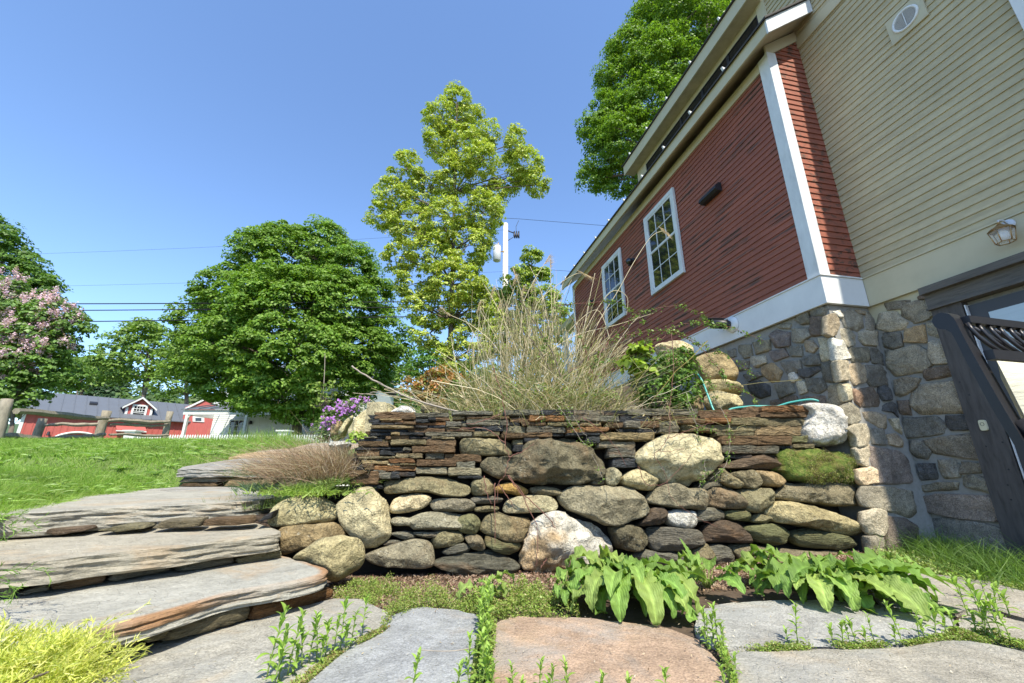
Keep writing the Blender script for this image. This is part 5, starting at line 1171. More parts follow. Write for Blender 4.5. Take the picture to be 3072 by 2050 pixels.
b = MB(); b.box8([(pl_[0], Yh - 2.7, zp), (pr_[0], Yh - 2.7, zp), (pr_[0], Yh, zp + .75), (pl_[0] + 2.4, Yh, zp + .75), (pl_[0], Yh - 2.7, zp + .06), (pr_[0], Yh - 2.7, zp + .06), (pr_[0], Yh, zp + .82), (pl_[0] + 2.4, Yh, zp + .82)])
for k in range(14):
    x = pl_[0] + .4 + k * .75; b.box8([(x, Yh - 2.72, zp + .05), (x + .04, Yh - 2.72, zp + .05), (x + .5, Yh, zp + .80), (x + .46, Yh, zp + .80), (x, Yh - 2.72, zp + .11), (x + .04, Yh - 2.72, zp + .11), (x + .5, Yh, zp + .86), (x + .46, Yh, zp + .86)])
pf = b.build('porch_roof', M_metalroof, WHT)
b = MB(); b.box(pl_[0] + .12, pr_[0] - .1, Yh - 2.6, Yh - 2.45, zp - .30, zp - .005); b.box(pl_[0] + .12, pl_[0] + .27, Yh - 2.44, Yh, zp - .30, zp - .005); b.build('porch_beam', M_white, WHT)
for px_ in (556, 735, 905):
    b = MB(); x = onY(px_, 1280, Yh - 2.5)[0]; b.box(x - .08, x + .08, Yh - 2.6, Yh - 2.44, 1.1, zp - .31)
    b.prism([(x + .08, Yh - 2.55, zp - .31), (x + .3, Yh - 2.55, zp - .31), (x + .22, Yh - 2.55, zp - .36), (x + .14, Yh - 2.55, zp - .42), (x + .08, Yh - 2.55, zp - .55)], (0, .05, 0)); b.build('porch_post', M_white, WHT)
for k, (px0, px1, y0, y1) in enumerate([(693, 733, 1262, 1312), (890, 926, 1270, 1312)]):
    A, B_ = H_(px0, y0, -.06), H_(px1, y1, -.06); b = MB(); t = .1; zz0 = min(B_[2], A[2]); zz1 = max(B_[2], A[2]); zz0 -= .3
    b.box(A[0] - t, A[0], Yh - .09, Yh - .02, zz0, zz1 + t); b.box(B_[0], B_[0] + t, Yh - .09, Yh - .02, zz0, zz1 + t); b.box(A[0], B_[0], Yh - .09, Yh - .02, zz1, zz1 + t)
    for i in (1, 2, 3): xx = A[0] + (B_[0] - A[0]) * i / 4; b.box(xx - .012, xx + .012, Yh - .075, Yh - .05, zz0, zz1)
    for i in (1, 2, 3): zz = zz0 + (zz1 - zz0) * i / 4; b.box(A[0], B_[0], Yh - .08, Yh - .055, zz - .015, zz + .015)
    w = b.build('window', M_white, WHT); b = MB(); b.box(A[0], B_[0], Yh - .05, Yh - .03, zz0, zz1); b.build('pane', M_glass, w)
b = MB(); A = H_(752, 1268, -.1); b.tube([A + (0, 0, .12), A, A + (0, 0, -.12)], [.06, .11, .08], 8); b.build('porch_lamp', M_dark, WHT)
# picket fence
Yp = 17.5
PF = thing('picket_fence', tuple(onY(680, 1318, Yp)), 'low white picket fence along the lawn edge in front of the white house', 'fence')
xa, xb = onY(375, 1300, Yp)[0], onY(1000, 1300, Yp)[0]; b = MB(); zt = onY(680, 1304, Yp)[2]
b.box(xa, xb, Yp + .02, Yp + .05, zt - .22, zt - .15); b.box(xa, xb, Yp + .02, Yp + .05, zt - .75, zt - .68); b.build('rail', M_white, PF)
n = 84
for k in range(n):
    x = xa + (xb - xa) * (k + .5) / n
    b = MB(); b.prism([(x - .03, Yp, zt - .95), (x + .03, Yp, zt - .95), (x + .03, Yp, zt - .05), (x, Yp, zt), (x - .03, Yp, zt - .05)], (0, .018, 0)); b.build('picket', M_white, PF)
for px_ in (395, 852):
    x = onY(px_, 1300, Yp)[0]; b = MB(); b.box(x - .22, x + .22, Yp - .1, Yp + .2, zt - .95, zt + .12); b.box(x - .28, x + .28, Yp - .16, Yp + .26, zt + .12, zt + .18); b.build('fence_pier', M_white, PF)
# split-rail fence
def spost(px_, ytop, Y, w, lb, lean=0):
    p = onY(px_, ytop, Y); b = MB(); zb = float(h_up(p[0], Y)) - .3; n = 7
    pts = [np.array((p[0] + lean * (1 - t) + R(-.01, .01), Y, zb + (p[2] - zb) * t)) for t in np.linspace(0, 1, n)]
    b.tube(pts, [w * R(.9, 1.1) for _ in range(n)], 7); t = b.build('fence_post', M_fence, None, True, label=lb, cat='fence post', group='split-rail fence posts')
    return p
spost(22, 1198, 9.0, .095, 'thick leaning fence post at the left edge under the lilac', .12)
spost(128, 1256, 12.6, .10, 'short round pale fence post, second from left')
spost(322, 1233, 13, .12, 'double fence post in the middle of the split-rail fence', -.10)
spost(306, 1262, 13.15, .09, 'shorter post standing against the middle fence post')
spost(511, 1235, 15, .10, 'weathered fence post at the right end of the split-rail fence')
def srail(a, c, r, lb):
    b = MB(); A, C_ = onY(*a), onY(*c); pts = []
    for t in np.linspace(0, 1, 12): pts.append(A + (C_ - A) * t + np.array((0, 0, R(-.012, .012) + .02 * math.sin(t * 7))))
    b.tube(pts, [r * (.45 + .6 * math.sin(math.pi * min(max(t, .08), .92)) ** .5) * R(.9, 1.1) for t in np.linspace(0, 1, 12)], 6)
    b.build('fence_rail', M_fence, None, False, label=lb, cat='fence rail', group='split rails')
srail((48, 1235, 9.1), (322, 1257, 12.9), .085, 'top rail from the thick left post to the double post')
srail((322, 1262, 13), (508, 1266, 14.9), .075, 'top rail between the double post and the right post')
srail((135, 1276, 12.5), (318, 1272, 13.1), .060, 'middle rail between the short round post and the double post')
srail((328, 1274, 13.1), (500, 1277, 14.9), .05, 'middle rail between the double post and the right post')
srail((0, 1310, 9.1), (150, 1322, 11.), .10, 'low dark rail at the far left, touching the grass')
srail((150, 1318, 11.5), (315, 1304, 12.9), .075, 'lowest rail, rising from the grass to the double post')
srail((328, 1304, 13.1), (505, 1307, 14.9), .05, 'lowest rail between the double post and the right post')
# ---------------------------------------------------------------- near vegetation helpers
def ribbons(name, Pn, w, cols, mat, parent=None, gen=rng, colw=None, taper=True, **kw):
    """Pn: (n, m, 3) centre lines -> thin flat blades"""
    Pn = np.asarray(Pn, float); n, m, _ = Pn.shape; w = np.broadcast_to(np.asarray(w, float), (n,))
    T = np.gradient(Pn, axis=1); sd_ = unit(np.cross(T, np.repeat(unit(gen.normal(0, 1, (n, 1, 3))), m, 1)))
    tp = (np.linspace(1, .12, m) if taper else np.ones(m))[None, :, None] * w[:, None, None] * .5
    V = np.stack([Pn + sd_ * tp, Pn - sd_ * tp], 2).reshape(-1, 3)
    k = (np.arange(n) * m * 2)[:, None] + (np.arange(m - 1) * 2)[None]; k = k.ravel()
    Fc = np.stack([k, k + 1, k + 3, k + 2], 1); cols = np.array(cols)
    pr = None if colw is None else np.array(colw) / sum(colw)
    c = cols[gen.choice(len(cols), n, p=pr)] * gen.uniform(.75, 1.2, (n, 1))
    return mesh(name, V, Fc, mat, parent, tint=np.repeat(c, m * 2, 0), **kw)
def arcs(B, D, Ln, bend, m=6, wob=0., gen=rng):
    B = np.asarray(B, float); n = len(B); t = np.linspace(0, 1, m)[None, :, None]; Ln = np.broadcast_to(Ln, (n,))[:, None, None]
    P = B[:, None] + unit(np.asarray(D, float))[:, None] * Ln * t + np.asarray(bend)[:, None] * Ln * t ** 2
    if wob: P = P + np.cumsum(gen.normal(0, wob, P.shape), 1) * (t > 0)
    return P
# ---- lawn
gen = np.random.default_rng(11)
def lawn_pts(n, y0=1.7, y1=13.5, side=0, pw=1.):
    y = y0 * (y1 / y0) ** gen.random(n); lo = -1.5 * y - .6; hi = np.where(y < 10.5, path_x(y) - np.interp(y, [2, 4, 5, 9], [.75, 1.05, .9, .85]) + .06, -.0)
    hi = np.where(y < 3.0, np.minimum(hi, -3.05 + (y - 1.7) * -.05), hi)
    x = lo + (hi - lo) * gen.random(n) ** pw; return x, y
x, y = lawn_pts(150000); z = h_up(x, y); keep = (z < 9); x, y, z = x[keep], y[keep], z[keep]; n = len(x)
patch = np.array([mn.noise(Vector((a * .9, b_ * .9, 0))) for a, b_ in zip(x, y)])
D = gen.normal(0, .38, (n, 3)); D[:, 2] = 1
hgt = (.055 + .05 * gen.random(n) + .035 * np.clip(patch, -.5, 1)) * np.where(y > 8, 1.2, 1.1)
ribbons('grass', arcs(np.stack([x, y, z - .01], 1), D, hgt, gen.normal(0, .35, (n, 3)) * (1, 1, .3), 4), .0042 * (1 + y * .18), [(.22, .37, .05), (.28, .43, .07), (.17, .30, .04), (.36, .45, .13)], M_grass, gen=gen, kind='stuff', label='bright green lawn grass on the slope left of the stone path')
# broad-leaved weeds in the lawn
x, y = lawn_pts(700, 2.2, 9.5, pw=.8); C_, Nn = [], []
P_ = []
for a, b_ in zip(x, y):
    k = gen.integers(9, 18); th = gen.uniform(0, 6.283, k); s = gen.uniform(.08, .19); zz = float(h_up(a, b_)) + .02
    P_.append(arcs(np.tile((a, b_, zz), (k, 1)), np.stack([np.cos(th), np.sin(th), gen.uniform(.5, 1.6, k)], 1), s, np.stack([np.cos(th) * .3, np.sin(th) * .3, -.5 + 0 * th], 1), 5))
P_ = np.concatenate(P_); tp = ribbons('lawn_weeds', P_, .024, [(.32, .48, .12), (.42, .54, .22), (.25, .40, .08)], M_grass, gen=gen, kind='stuff', label='paler broad-leaved weeds scattered through the lawn', taper=True)
# tall grass near the far lawn edge
x = gen.uniform(-9.5, -4.5, 2500); y = gen.uniform(10.3, 12.5, 2500); q0 = onY(840, 1300, 11); s = np.abs(gen.normal(0, .45, 2500)); x2 = q0[0] + gen.normal(0, .6, 2500)
ribbons('tall_grass', arcs(np.stack([x2, gen.uniform(10.2, 11.6, 2500), h_up(x2, 10.8) - .02], 1), gen.normal(0, .2, (2500, 3)) + (0, 0, 1), gen.uniform(.15, .42, 2500), gen.normal(0, .2, (2500, 3)), 5), .014, [(.22, .36, .06), (.28, .40, .09)], M_grass, gen=gen, kind='stuff', label='clump of taller pale grass at the lawn edge before the white house')
# lilac-side shade plants + bank left of wall
gen = np.random.default_rng(12)
def mound(name, label, cat, px_, py_, Y, rx, rz, n, size, cols, mat=None, w=.6, jit=.5, flat=1., parent=None, colw=None, seed=None, kind=None, ry=None, curl=.25):
    c = onY(px_, py_, Y); u = unit(gen.normal(0, 1, (n, 3))); u[:, 2] = np.abs(u[:, 2]); r = gen.uniform(.45, 1, (n, 1)) ** .5
    lump = np.array([1 + .28 * mn.noise(Vector(q * 2.6 + c)) for q in u])[:, None]
    P = c + u * r * lump * np.array((rx, ry or rx, rz))
    t = parent
    if t is None: t = thing(name, tuple(c), label, cat)
    leaves('foliage', P, u + (0, 0, .5), size, cols, mat or M_leaf, t, w=w, jit=jit, gen=gen, colw=colw, curl=curl); return t, c, P, u
# ---- planting bed behind the wall: thatch and small green stuff
n = 9000; x = gen.uniform(-1.0, 3.2, n); y = wall_y(x) + gen.uniform(.2, 2.6, n) ** 1.0; B_ = np.stack([x, y, h_up(x, y) - .01], 1)
ribbons('dry_litter', arcs(B_, gen.normal(0, 1, (n, 3)) * (1, 1, .5) + (0, 0, .35), gen.uniform(.06, .28, n), gen.normal(0, .3, (n, 3)) * (1, 1, .4) - (0, 0, .2), 4), .006, [(.42, .36, .25), (.34, .27, .18), (.25, .19, .12), (.50, .45, .33)], M_straw, gen=gen, kind='stuff', label='dead grass litter covering the bed behind the stone wall')
n = 30000; x = gen.uniform(-1.2, 3.3, n); y = wall_y(x) + gen.uniform(.18, 2.8, n); B_ = np.stack([x, y, h_up(x, y) + gen.uniform(0, .30, n) ** 1.3], 1)
leaves('bed_weeds', B_, gen.normal(0, .5, (n, 3)) + (0, 0, 1), .026, [(.18, .28, .06), (.24, .33, .08), (.14, .22, .05), (.30, .33, .12)], M_leaf, None, gen=gen, w=.5, kind='stuff', label='small green weeds growing in the bed behind the stone wall')
# ---- the big dry ornamental grass
OG = thing('ornamental_grass', tuple(onY(1620, 1225, 4.9)), 'huge clump of dead straw-coloured ornamental grass on top of the wall, middle of the photo', 'ornamental grass')
STR = [(.56, .47, .30), (.44, .36, .21), (.66, .58, .41), (.32, .30, .13), (.22, .24, .09)]
bc = onY(1620, 1235, 4.95); Ps = []
n = 3600; B_ = bc + gen.normal(0, 1, (n, 3)) * (.50, .34, .02); B_[:, 2] = h_up(B_[:, 0], B_[:, 1])
D = (B_ - bc) * (.5, .5, 0) + gen.normal(0, .34, (n, 3)); D[:, 2] = 1.
Ps.append(arcs(B_, D, gen.uniform(.30, 1.05, n) ** 1.2, np.c_[gen.normal(0, .40, (n, 2)), -gen.uniform(.0, .5, n)], 8, .010, gen))
n = 2200; B_ = bc + gen.normal(0, 1, (n, 3)) * (.68, .38, .0) + (.1, -.05, 0); B_[:, 2] = h_up(B_[:, 0], B_[:, 1])
D = gen.normal(0, 1, (n, 3)) * .7; D[:, 2] = np.abs(D[:, 2]) * .9 + .45
Ps.append(arcs(B_, D, gen.uniform(.15, .48, n), np.c_[gen.normal(0, .3, (n, 2)), -gen.uniform(.2, .6, n)], 8, .014, gen))
for (bx, by, dx, dz_, nn, L0, L1, bx_) in ((1470, 1205, -.22, 1, 90, .8, 1.4, .22), (1530, 1215, -.12, 1, 110, .9, 1.6, .14), (1580, 1215, -.03, 1, 130, 1.0, 1.8, .04), (1640, 1215, .04, 1, 130, 1.0, 1.8, .0), (1700, 1215, .25, 1, 110, .8, 1.4, .10), (1680, 1210, .7, .85, 70, .7, 1.3, .15), (1780, 1210, -.3, 1, 60, .7, 1.2, .2), (1760, 1210, .3, 1, 60, .6, 1.1, .2)):
    c = onY(bx, by, 4.95); n = nn; B_ = c + gen.normal(0, 1, (n, 3)) * (.14, .16, .02)
    D = np.c_[np.full(n, dx) + gen.normal(0, .13, n), gen.normal(0, .14, n), np.full(n, dz_)]
    Ps.append(arcs(B_, D, gen.uniform(L0, L1, n), np.c_[gen.normal(bx_, .12, n), gen.normal(0, .1, n), -gen.uniform(0, .16, n)], 8, .006, gen))
ribbons('stalks', np.concatenate(Ps), np.concatenate([gen.uniform(.003, .0065, len(p)) for p in Ps]), STR, M_straw, OG, gen=gen, taper=False, colw=[3, 3, 2, 3, 3])
FEAT = ["1560,1230 1500,1060 1420,980 1350,945 1325,925", "1570,1150 1598,963 1621,899 1689,844 1736,820 1764,828", "1560,1060 1566,933 1583,878 1625,805 1649,767", "1665,1100 1657,971 1653,856 1650,776", "1740,1060 1753,980 1770,890 1785,820", "1720,1080 1757,988 1830,878 1880,890 1880,945", "1720,1120 1800,960 1850,880 1900,790 1950,715 1985,694 2000,700", "1600,1080 1570,900 1540,810", "1510,1150 1500,1000 1530,900 1545,860", "1660,1080 1640,940 1618,860 1590,800", "1830,1020 1790,930 1700,1000 1640,1080", "1560,1080 1530,1000 1480,900 1450,850", "1450,1130 1400,1150 1345,1140 1335,1100", "1600,1090 1720,1010 1850,975 1960,940", "1880,1090 1990,1150 2010,1240 2030,1290"]
b = MB(); pl = []
for s in FEAT:
    q = [tuple(map(float, a.split(','))) for a in s.split()]; P = smooth_closed([onY(*a, 4.75 + R(-.1, .1)) for a in q], 60)[:1]
    pts = [onY(*a, 4.75) for a in q]; out = []
    for i in range(len(pts) - 1):
        p0, p1, p2, p3 = pts[max(i - 1, 0)], pts[i], pts[i + 1], pts[min(i + 2, len(pts) - 1)]
        for t in np.linspace(0, 1, 6, endpoint=False): out.append(.5 * ((2 * p1) + (-p0 + p2) * t + (2 * p0 - 5 * p1 + 4 * p2 - p3) * t * t + (-p0 + 3 * p1 - 3 * p2 + p3) * t ** 3))
    out.append(pts[-1]); b.tube(out, list(np.linspace(.0055, .003, len(out))), 5, tint=(.66, .57, .40)); pl.append((out[-1], out[-1] - out[-4]))
b.build('long_stalks', M_straw, OG, True)
Pp = []
extra = [(1480, 862), (1440, 905), (1570, 860), (1600, 845), (1545, 830), (1500, 905)]
for p, d in [pl[i] for i in (0, 1, 2, 3, 6, 7)] + [(onY(*e, 4.85), np.array((.05, 0, .2))) for e in extra]:
    d = d / np.linalg.norm(d); n = 90; B_ = p - d * gen.uniform(0, .16, (n, 1)); D = d + gen.normal(0, .22, (n, 3)) + np.array((.35, 0, -.1)) * .6
    Pp.append(arcs(B_, D, gen.uniform(.05, .11, n), np.c_[gen.normal(.15, .1, n), gen.normal(0, .1, n), -gen.uniform(.2, .7, n)], 5))
ribbons('seed_plumes', np.concatenate(Pp), .0035, [(.62, .50, .34), (.55, .42, .28)], M_straw, OG, gen=gen)
# ---- canes: bramble and red vines
def spline(pts, k=6):
    out = []
    for i in range(len(pts) - 1):
        p0, p1, p2, p3 = pts[max(i - 1, 0)], pts[i], pts[i + 1], pts[min(i + 2, len(pts) - 1)]
        for t in np.linspace(0, 1, k, endpoint=False): out.append(.5 * ((2 * p1) + (-p0 + p2) * t + (2 * p0 - 5 * p1 + 4 * p2 - p3) * t * t + (-p0 + 3 * p1 - 3 * p2 + p3) * t ** 3))
    return out + [pts[-1]]
def cane_set(root, lines, fn, r, mat, leafy, name='cane', lcol=None, lsz=.030):
    for s in lines:
        Y_ = None
        q = [tuple(map(float, a.split(','))) for a in s.split()]; pts = spline([fn(*a) for a in q])
        pts = [p + gen.normal(0, .004, 3) for p in pts]
        b = MB(); b.tube(pts, list(np.linspace(r, r * .45, len(pts))), 5); c = b.build(name, mat, root, True)
        if leafy:
            A = np.array(pts); k = max(4, int(sum(np.linalg.norm(A[1:] - A[:-1], axis=1)) / .055)); j = gen.integers(1, len(A), k)
            hub = A[j]; n = 9; P = np.repeat(hub, n, 0); u = gen.normal(0, 1, P.shape); P = P + u * .020
            leaves('leaves', P, u + (0, 0, .8), lsz, lcol or [(.16, .26, .05), (.22, .31, .07), (.12, .20, .05)], M_leaf, c, gen=gen, w=.6)
BR = thing('bramble', tuple(onY(1780, 1225, 4.7)), 'arching leafy thorny brier on top of the wall, in front of the red siding', 'bramble')
f47 = lambda x, y: onY(x, y, 4.55)
cane_set(BR, ["1760,1180 1800,1060 1898,954 1949,933 2030,918 2094,941 2136,971 2191,982 2290,1022", "1740,1200 1780,1090 1838,1022 1923,997 1987,993 2051,1005 2106,1035 2200,1078 2262,1128", "1800,1150 1900,1040 1987,1014 2009,984 2085,971 2149,975 2200,985",
              "1780,1120 1720,960 1660,920 1700,915 1800,905 1850,905 1880,925 1930,965", "2000,990 2050,1010 2107,1050 2142,1092 2169,1124 2184,1151 2247,1184 2280,1224 2299,1277", "1900,1060 1990,1040 2080,1080 2130,1150 2150,1200",
              "1650,1190 1700,1120 1780,1090 1850,1080 1940,1070", "1450,1215 1500,1150 1560,1110 1620,1060 1640,1010", "1560,1215 1700,1160 1800,1130"], f47, .0045, M_canebark, True)
cane_set(BR, ["1690,1150 1647,1039 1574,920 1560,900", "1668,1176 1732,1095 1817,1048 1923,1005", "1560,1225 1650,1160 1740,1090 1800,1050", "1700,1225 1655,1120 1610,1040 1540,960"], lambda x, y: onY(x, y, 4.7), .011, M_bark, False, 'old_stem')
fv = lambda x, y: onpl(x, y, WA + wnor * .17, wnor)
VN = thing('red_vine', tuple(fv(1512, 1300)), 'leafless red vine hanging down the slate wall over the largest boulder', 'vine', 'red vines on the wall')
cane_set(VN, ["1478,1100 1495,1150 1505,1180 1514,1237 1522,1272 1516,1333 1526,1371 1514,1425 1497,1448 1490,1509", "1524,1432 1566,1486 1597,1551 1612,1593 1608,1700", "1520,1425 1574,1486 1650,1559 1669,1608 1673,1650 1643,1670", "1516,1333 1478,1298 1436,1283 1370,1290", "1484,1450 1484,1505 1486,1560 1484,1631", "1526,1371 1560,1358 1600,1330", "1497,1455 1520,1490 1540,1520", "1505,1240 1480,1252 1430,1268 1400,1272", "1640,1672 1630,1692 1622,1705", "1452,1430 1460,1480 1475,1515"], fv, .0048, M_canebark, False, 'stem')
VN = thing('red_vine', tuple(fv(2001, 1317)), 'thin red vine hanging over the round cream boulder at the right', 'vine', 'red vines on the wall')
cane_set(VN, ["2015,1000 2020,1100 2011,1200 2009,1284 2001,1317 1978,1350 1961,1367 1984,1400 1998,1434 2012,1486 2051,1525 2106,1560 2153,1582", "2001,1317 2041,1300 2118,1274 2150,1265", "1978,1350 1994,1356 2052,1346", "1914,1400 1937,1450 1971,1456 2011,1437 2076,1362", "1750,1255 1830,1320 1880,1400"], lambda x, y: onpl(x, y, WA + wnor * .24, wnor), .0034, M_canebark, False, 'stem')
GV = thing('bramble', tuple(fv(2180, 1300)), 'green leafy shoot trailing over the round cream boulder', 'bramble')
cane_set(GV, ["2060,1180 2085,1260 2095,1310 2111,1361 2115,1400 2111,1434 2095,1461", "2061,1210 2088,1270 2140,1290", "2140,1185 2175,1250 2190,1310 2186,1370 2165,1410 2130,1440"], lambda x, y: onpl(x, y, WA + wnor * .22, wnor), .003, M_straw if 0 else M_twig, True, lsz=.022)
GV = thing('bramble', tuple(fv(1730, 1290)), 'green leafy shoot trailing over the slate left of the round cream boulder', 'bramble')
cane_set(GV, ["1670,1215 1700,1255 1730,1300 1760,1340 1790,1390 1810,1440", "1590,1200 1625,1230 1630,1260", "1700,1220 1745,1290 1770,1330"], lambda x, y: onpl(x, y, WA + wnor * .14, wnor), .003, M_twig, True, lsz=.022)
b = MB(); f44 = lambda x, y: onY(x, y, 4.2)
for s, r in (("1055,1100 1120,1140 1180,1172 1230,1195 1330,1225 1400,1240", .009), ("1205,1183 1190,1180 1150,1178 1110,1178", .004), ("1175,1168 1140,1150 1120,1140", .004), ("1250,1200 1225,1165 1202,1143", .004), ("1230,1190 1170,1187 1080,1182", .003)):
    b.tube([p + gen.normal(0, .003, 3) for p in spline([f44(*map(float, a.split(','))) for a in s.split()])], r, 5)
b.build('dead_branch', M_twig, None, True, label='bare grey dead branch sticking out left above the wall top', cat='branch')
# ---- shrubs behind the wall
def leafshrub(name, label, cat, pts, Y, nper, rc, size, cols, mat=None, w=.6, seed=1, **k):
    g = np.random.default_rng(seed); c0 = onY(pts[0][0], pts[0][1] + pts[0][3], Y); t = thing(name, tuple(c0), label, cat)
    C_, N_, CL, L3 = crown_pts(pts, Y, nper, rc, .8, g, .9); leaves('foliage', C_, N_, size, cols, mat or M_leaf, t, gen=g, w=w, jit=.5, **k)
    b = MB()
    for q in CL[g.choice(len(CL), min(len(CL), 14), replace=False)]: b.tube([c0 + g.normal(0, .03, 3) * (1, 1, 0), (c0 + q) / 2 + g.normal(0, .03, 3), q], [.006, .004, .002], 4)
    b.build('stems', M_bark, t); return t
leafshrub('barberry_bush', 'low orange-tipped green bush behind the wall, left of the dry grass', 'bush', [(1265, 1175, 48, 32), (1330, 1150, 60, 42), (1380, 1170, 50, 45), (1330, 1195, 60, 30)], 6.3, 70, .16, .055, [(.40, .17, .05), (.36, .22, .06), (.20, .24, .05), (.30, .16, .05)], seed=41)
leafshrub('green_shrub', 'feathery green shrub beside the orange-tipped bush', 'bush', [(1400, 1185, 50, 45), (1450, 1170, 50, 50), (1370, 1215, 40, 22), (1480, 1200, 50, 30)], 5.6, 60, .13, .05, [(.15, .24, .06), (.20, .29, .08), (.11, .18, .05)], seed=42, w=.3)
leafshrub('leafy_weed', 'tall leafy green weed behind the wall beside the hose', 'weed', [(1960, 1160, 60, 60), (2010, 1110, 50, 55), (2050, 1170, 50, 50), (1990, 1205, 80, 30), (1930, 1110, 30, 30), (2060, 1090, 25, 45)], 4.62, 26, .10, .055, [(.13, .23, .05), (.18, .30, .06), (.10, .18, .04)], seed=43, w=.5)
leafshrub('maple_seedling', 'bright yellow-green maple seedling in front of the red siding', 'seedling', [(1915, 1070, 28, 28), (1895, 1100, 30, 22), (1940, 1120, 24, 16), (1925, 1050, 14, 14)], 4.5, 10, .09, .085, [(.32, .42, .06), (.26, .37, .05)], seed=44, w=1.)
leafshrub('green_shrub', 'small leafy shrub low in the middle of the dry grass clump', 'bush', [(1560, 1180, 50, 40), (1620, 1195, 60, 30), (1700, 1195, 60, 28), (1510, 1205, 50, 20), (1790, 1200, 60, 22)], 4.6, 26, .10, .032, [(.17, .25, .06), (.22, .30, .08)], seed=45)
leafshrub('sapling', 'slender sapling with few leaves in front of the white house', 'sapling', [(972, 1190, 34, 26), (950, 1165, 22, 14), (985, 1160, 20, 14), (965, 1215, 40, 16), (990, 1230, 20, 10), (970, 1265, 14, 14)], 4.9, 5, .08, .05, [(.16, .25, .05), (.22, .30, .06)], seed=46)
b = MB(); P = [onY(a, c, 4.9) for a, c in ((975, 1325), (971, 1260), (970, 1180), (974, 1110), (975, 1060))]; b.tube(P, [.008, .007, .006, .004, .002], 5); o = b.build('stem', M_twig, bpy.data.objects['sapling'], True)
# phlox
PX = [(975, 1290, 22, 28), (1000, 1260, 30, 26), (1040, 1235, 34, 22), (1075, 1225, 24, 16), (1010, 1300, 30, 22), (965, 1315, 16, 14)]
t = leafshrub('phlox_clump', 'mound of purple flowers spilling left of the granite post', 'flowers', PX, 4.75, 46, .10, .04, [(.14, .22, .06), (.18, .26, .08)], seed=47, w=.25)
g = np.random.default_rng(48); C_, N_, CL, L3 = crown_pts(PX[:4], 4.72, 9, .11, .8, g); C_ = C_ + (0, -.03, .035); kp = g.random(len(C_)) < .8
P_ = np.repeat(C_[kp], 3, 0) + g.normal(0, .008, (kp.sum() * 3, 3)); leaves('flowers', P_, g.normal(0, .4, P_.shape) + (0, -1, .6), .024, [(.48, .22, .60), (.56, .32, .68), (.42, .17, .54)], M_flower, t, gen=g, w=1.)
# boulders behind and beside the wall top
for s, pos, ch, bul, lb, kw in [
    ('1058,565 1200,560 1345,562 1372,640 1362,730 1240,770 1150,800 1125,960 1112,1100 1012,1140 1020,900 1042,700', (-1.10, 3.80, 0), 'l', .03, 'square grey granite post standing at the left end of the wall top', dict(q=14, amp=.006, mat=M_granite, depth=.18, tilt=0, seg=64, sharp=True)),
    ('1345,565 1420,590 1530,640 1540,740 1400,790 1340,780 1310,640', (-.95, 4.15, 0), 'm', .08, 'olive boulder touching the right side of the granite post', {}),
    ('1420,730 1500,640 1620,615 1780,622 1815,680 1790,780 1500,800', (-.72, 4.05, 0), 'w', .09, 'low white boulder just behind the wall top, right of the granite post', {}),
    ('740,980 820,860 930,740 1045,670 1100,800 1090,1080 900,1120 780,1080', (-1.35, 4.15, 0), 'c', .13, 'big cream boulder to the left of the granite post', {}),
    ('440,1230 500,1180 620,1160 740,1170 800,1230 700,1300 500,1300', (-1.60, 4.0, 0), 'w', .09, 'small white boulder rising out of the brown dry grass', {}),
    ('480,960 540,900 640,875 700,895 690,980 600,1090 500,1090', (-1.75, 4.6, 0), 't', .09, 'brownish boulder under the purple flowers', {}),
    ('600,1000 700,860 810,775 835,800 740,950 660,1050', (-1.55, 4.4, 0), 'm', .05, 'narrow mossy stone leaning against the big cream boulder', {}),
]:
    P = [(900 + float(a.split(',')[0]) / 5.226, 1100 + float(a.split(',')[1]) / 5.226) for a in s.split()]; bould_at(P, pos, ch, bul, lb, **kw)
for s, Y_, ch, bul, lb in [  # some tints darkened to stand in for the house's shadow on this pile
    ('150,440 330,350 600,330 780,420 860,560 790,700 560,750 380,790 230,720 150,560', 5.0, 't', .20, 'large pale boulder under the white skirt board, above the hose'),
    ('170,840 400,770 700,750 900,780 930,830 700,890 400,940 190,970', 4.85, 'm', .10, 'flat tan stone below the large pale boulder'),
    ('330,1010 400,930 560,920 720,955 860,1000 930,1130 760,1230 520,1240 360,1180', 4.75, 'm', .15, 'rounded whitish boulder just behind the slate, by the hose'),
    ('90,1080 180,1020 280,1050 310,1150 200,1230 80,1200', 4.7, 't', .08, 'small tan stone left of the rounded whitish boulder'),
    ('-420,180 -100,130 120,180 160,330 -50,380 -380,360', 5.6, 'c', .15, 'tan block behind the maple seedling, under the red siding'),
    ('-300,420 0,380 130,430 140,560 -120,600 -330,560', 5.35, 't', .12, 'brown block behind the tall leafy weed'),
]:
    P = [(2050 + float(a.split(',')[0]) / 5.2275, 1000 + float(a.split(',')[1]) / 5.2275) for a in s.split()]
    c = onY(*np.mean(P, 0), Y_); bould_at(P, (c[0], c[1], 0), ch, bul, lb, depth=.4)
for s, Y_, ch, lb in [('250,830 270,800 330,785 400,800 420,850 330,870', 4.35, 'e', 'grey-brown stone peeking over the slate below the orange-tipped bush'), ('522,800 530,765 560,758 575,790 560,820', 4.6, 'c', 'small pale stone behind the slate in the green shrub')]:
    P = [(1150 + float(a.split(',')[0]) / 2.186, 850 + float(a.split(',')[1]) / 2.186) for a in s.split()]; c = onY(*np.mean(P, 0), Y_); bould_at(P, (c[0], c[1], 0), ch, .06, lb)
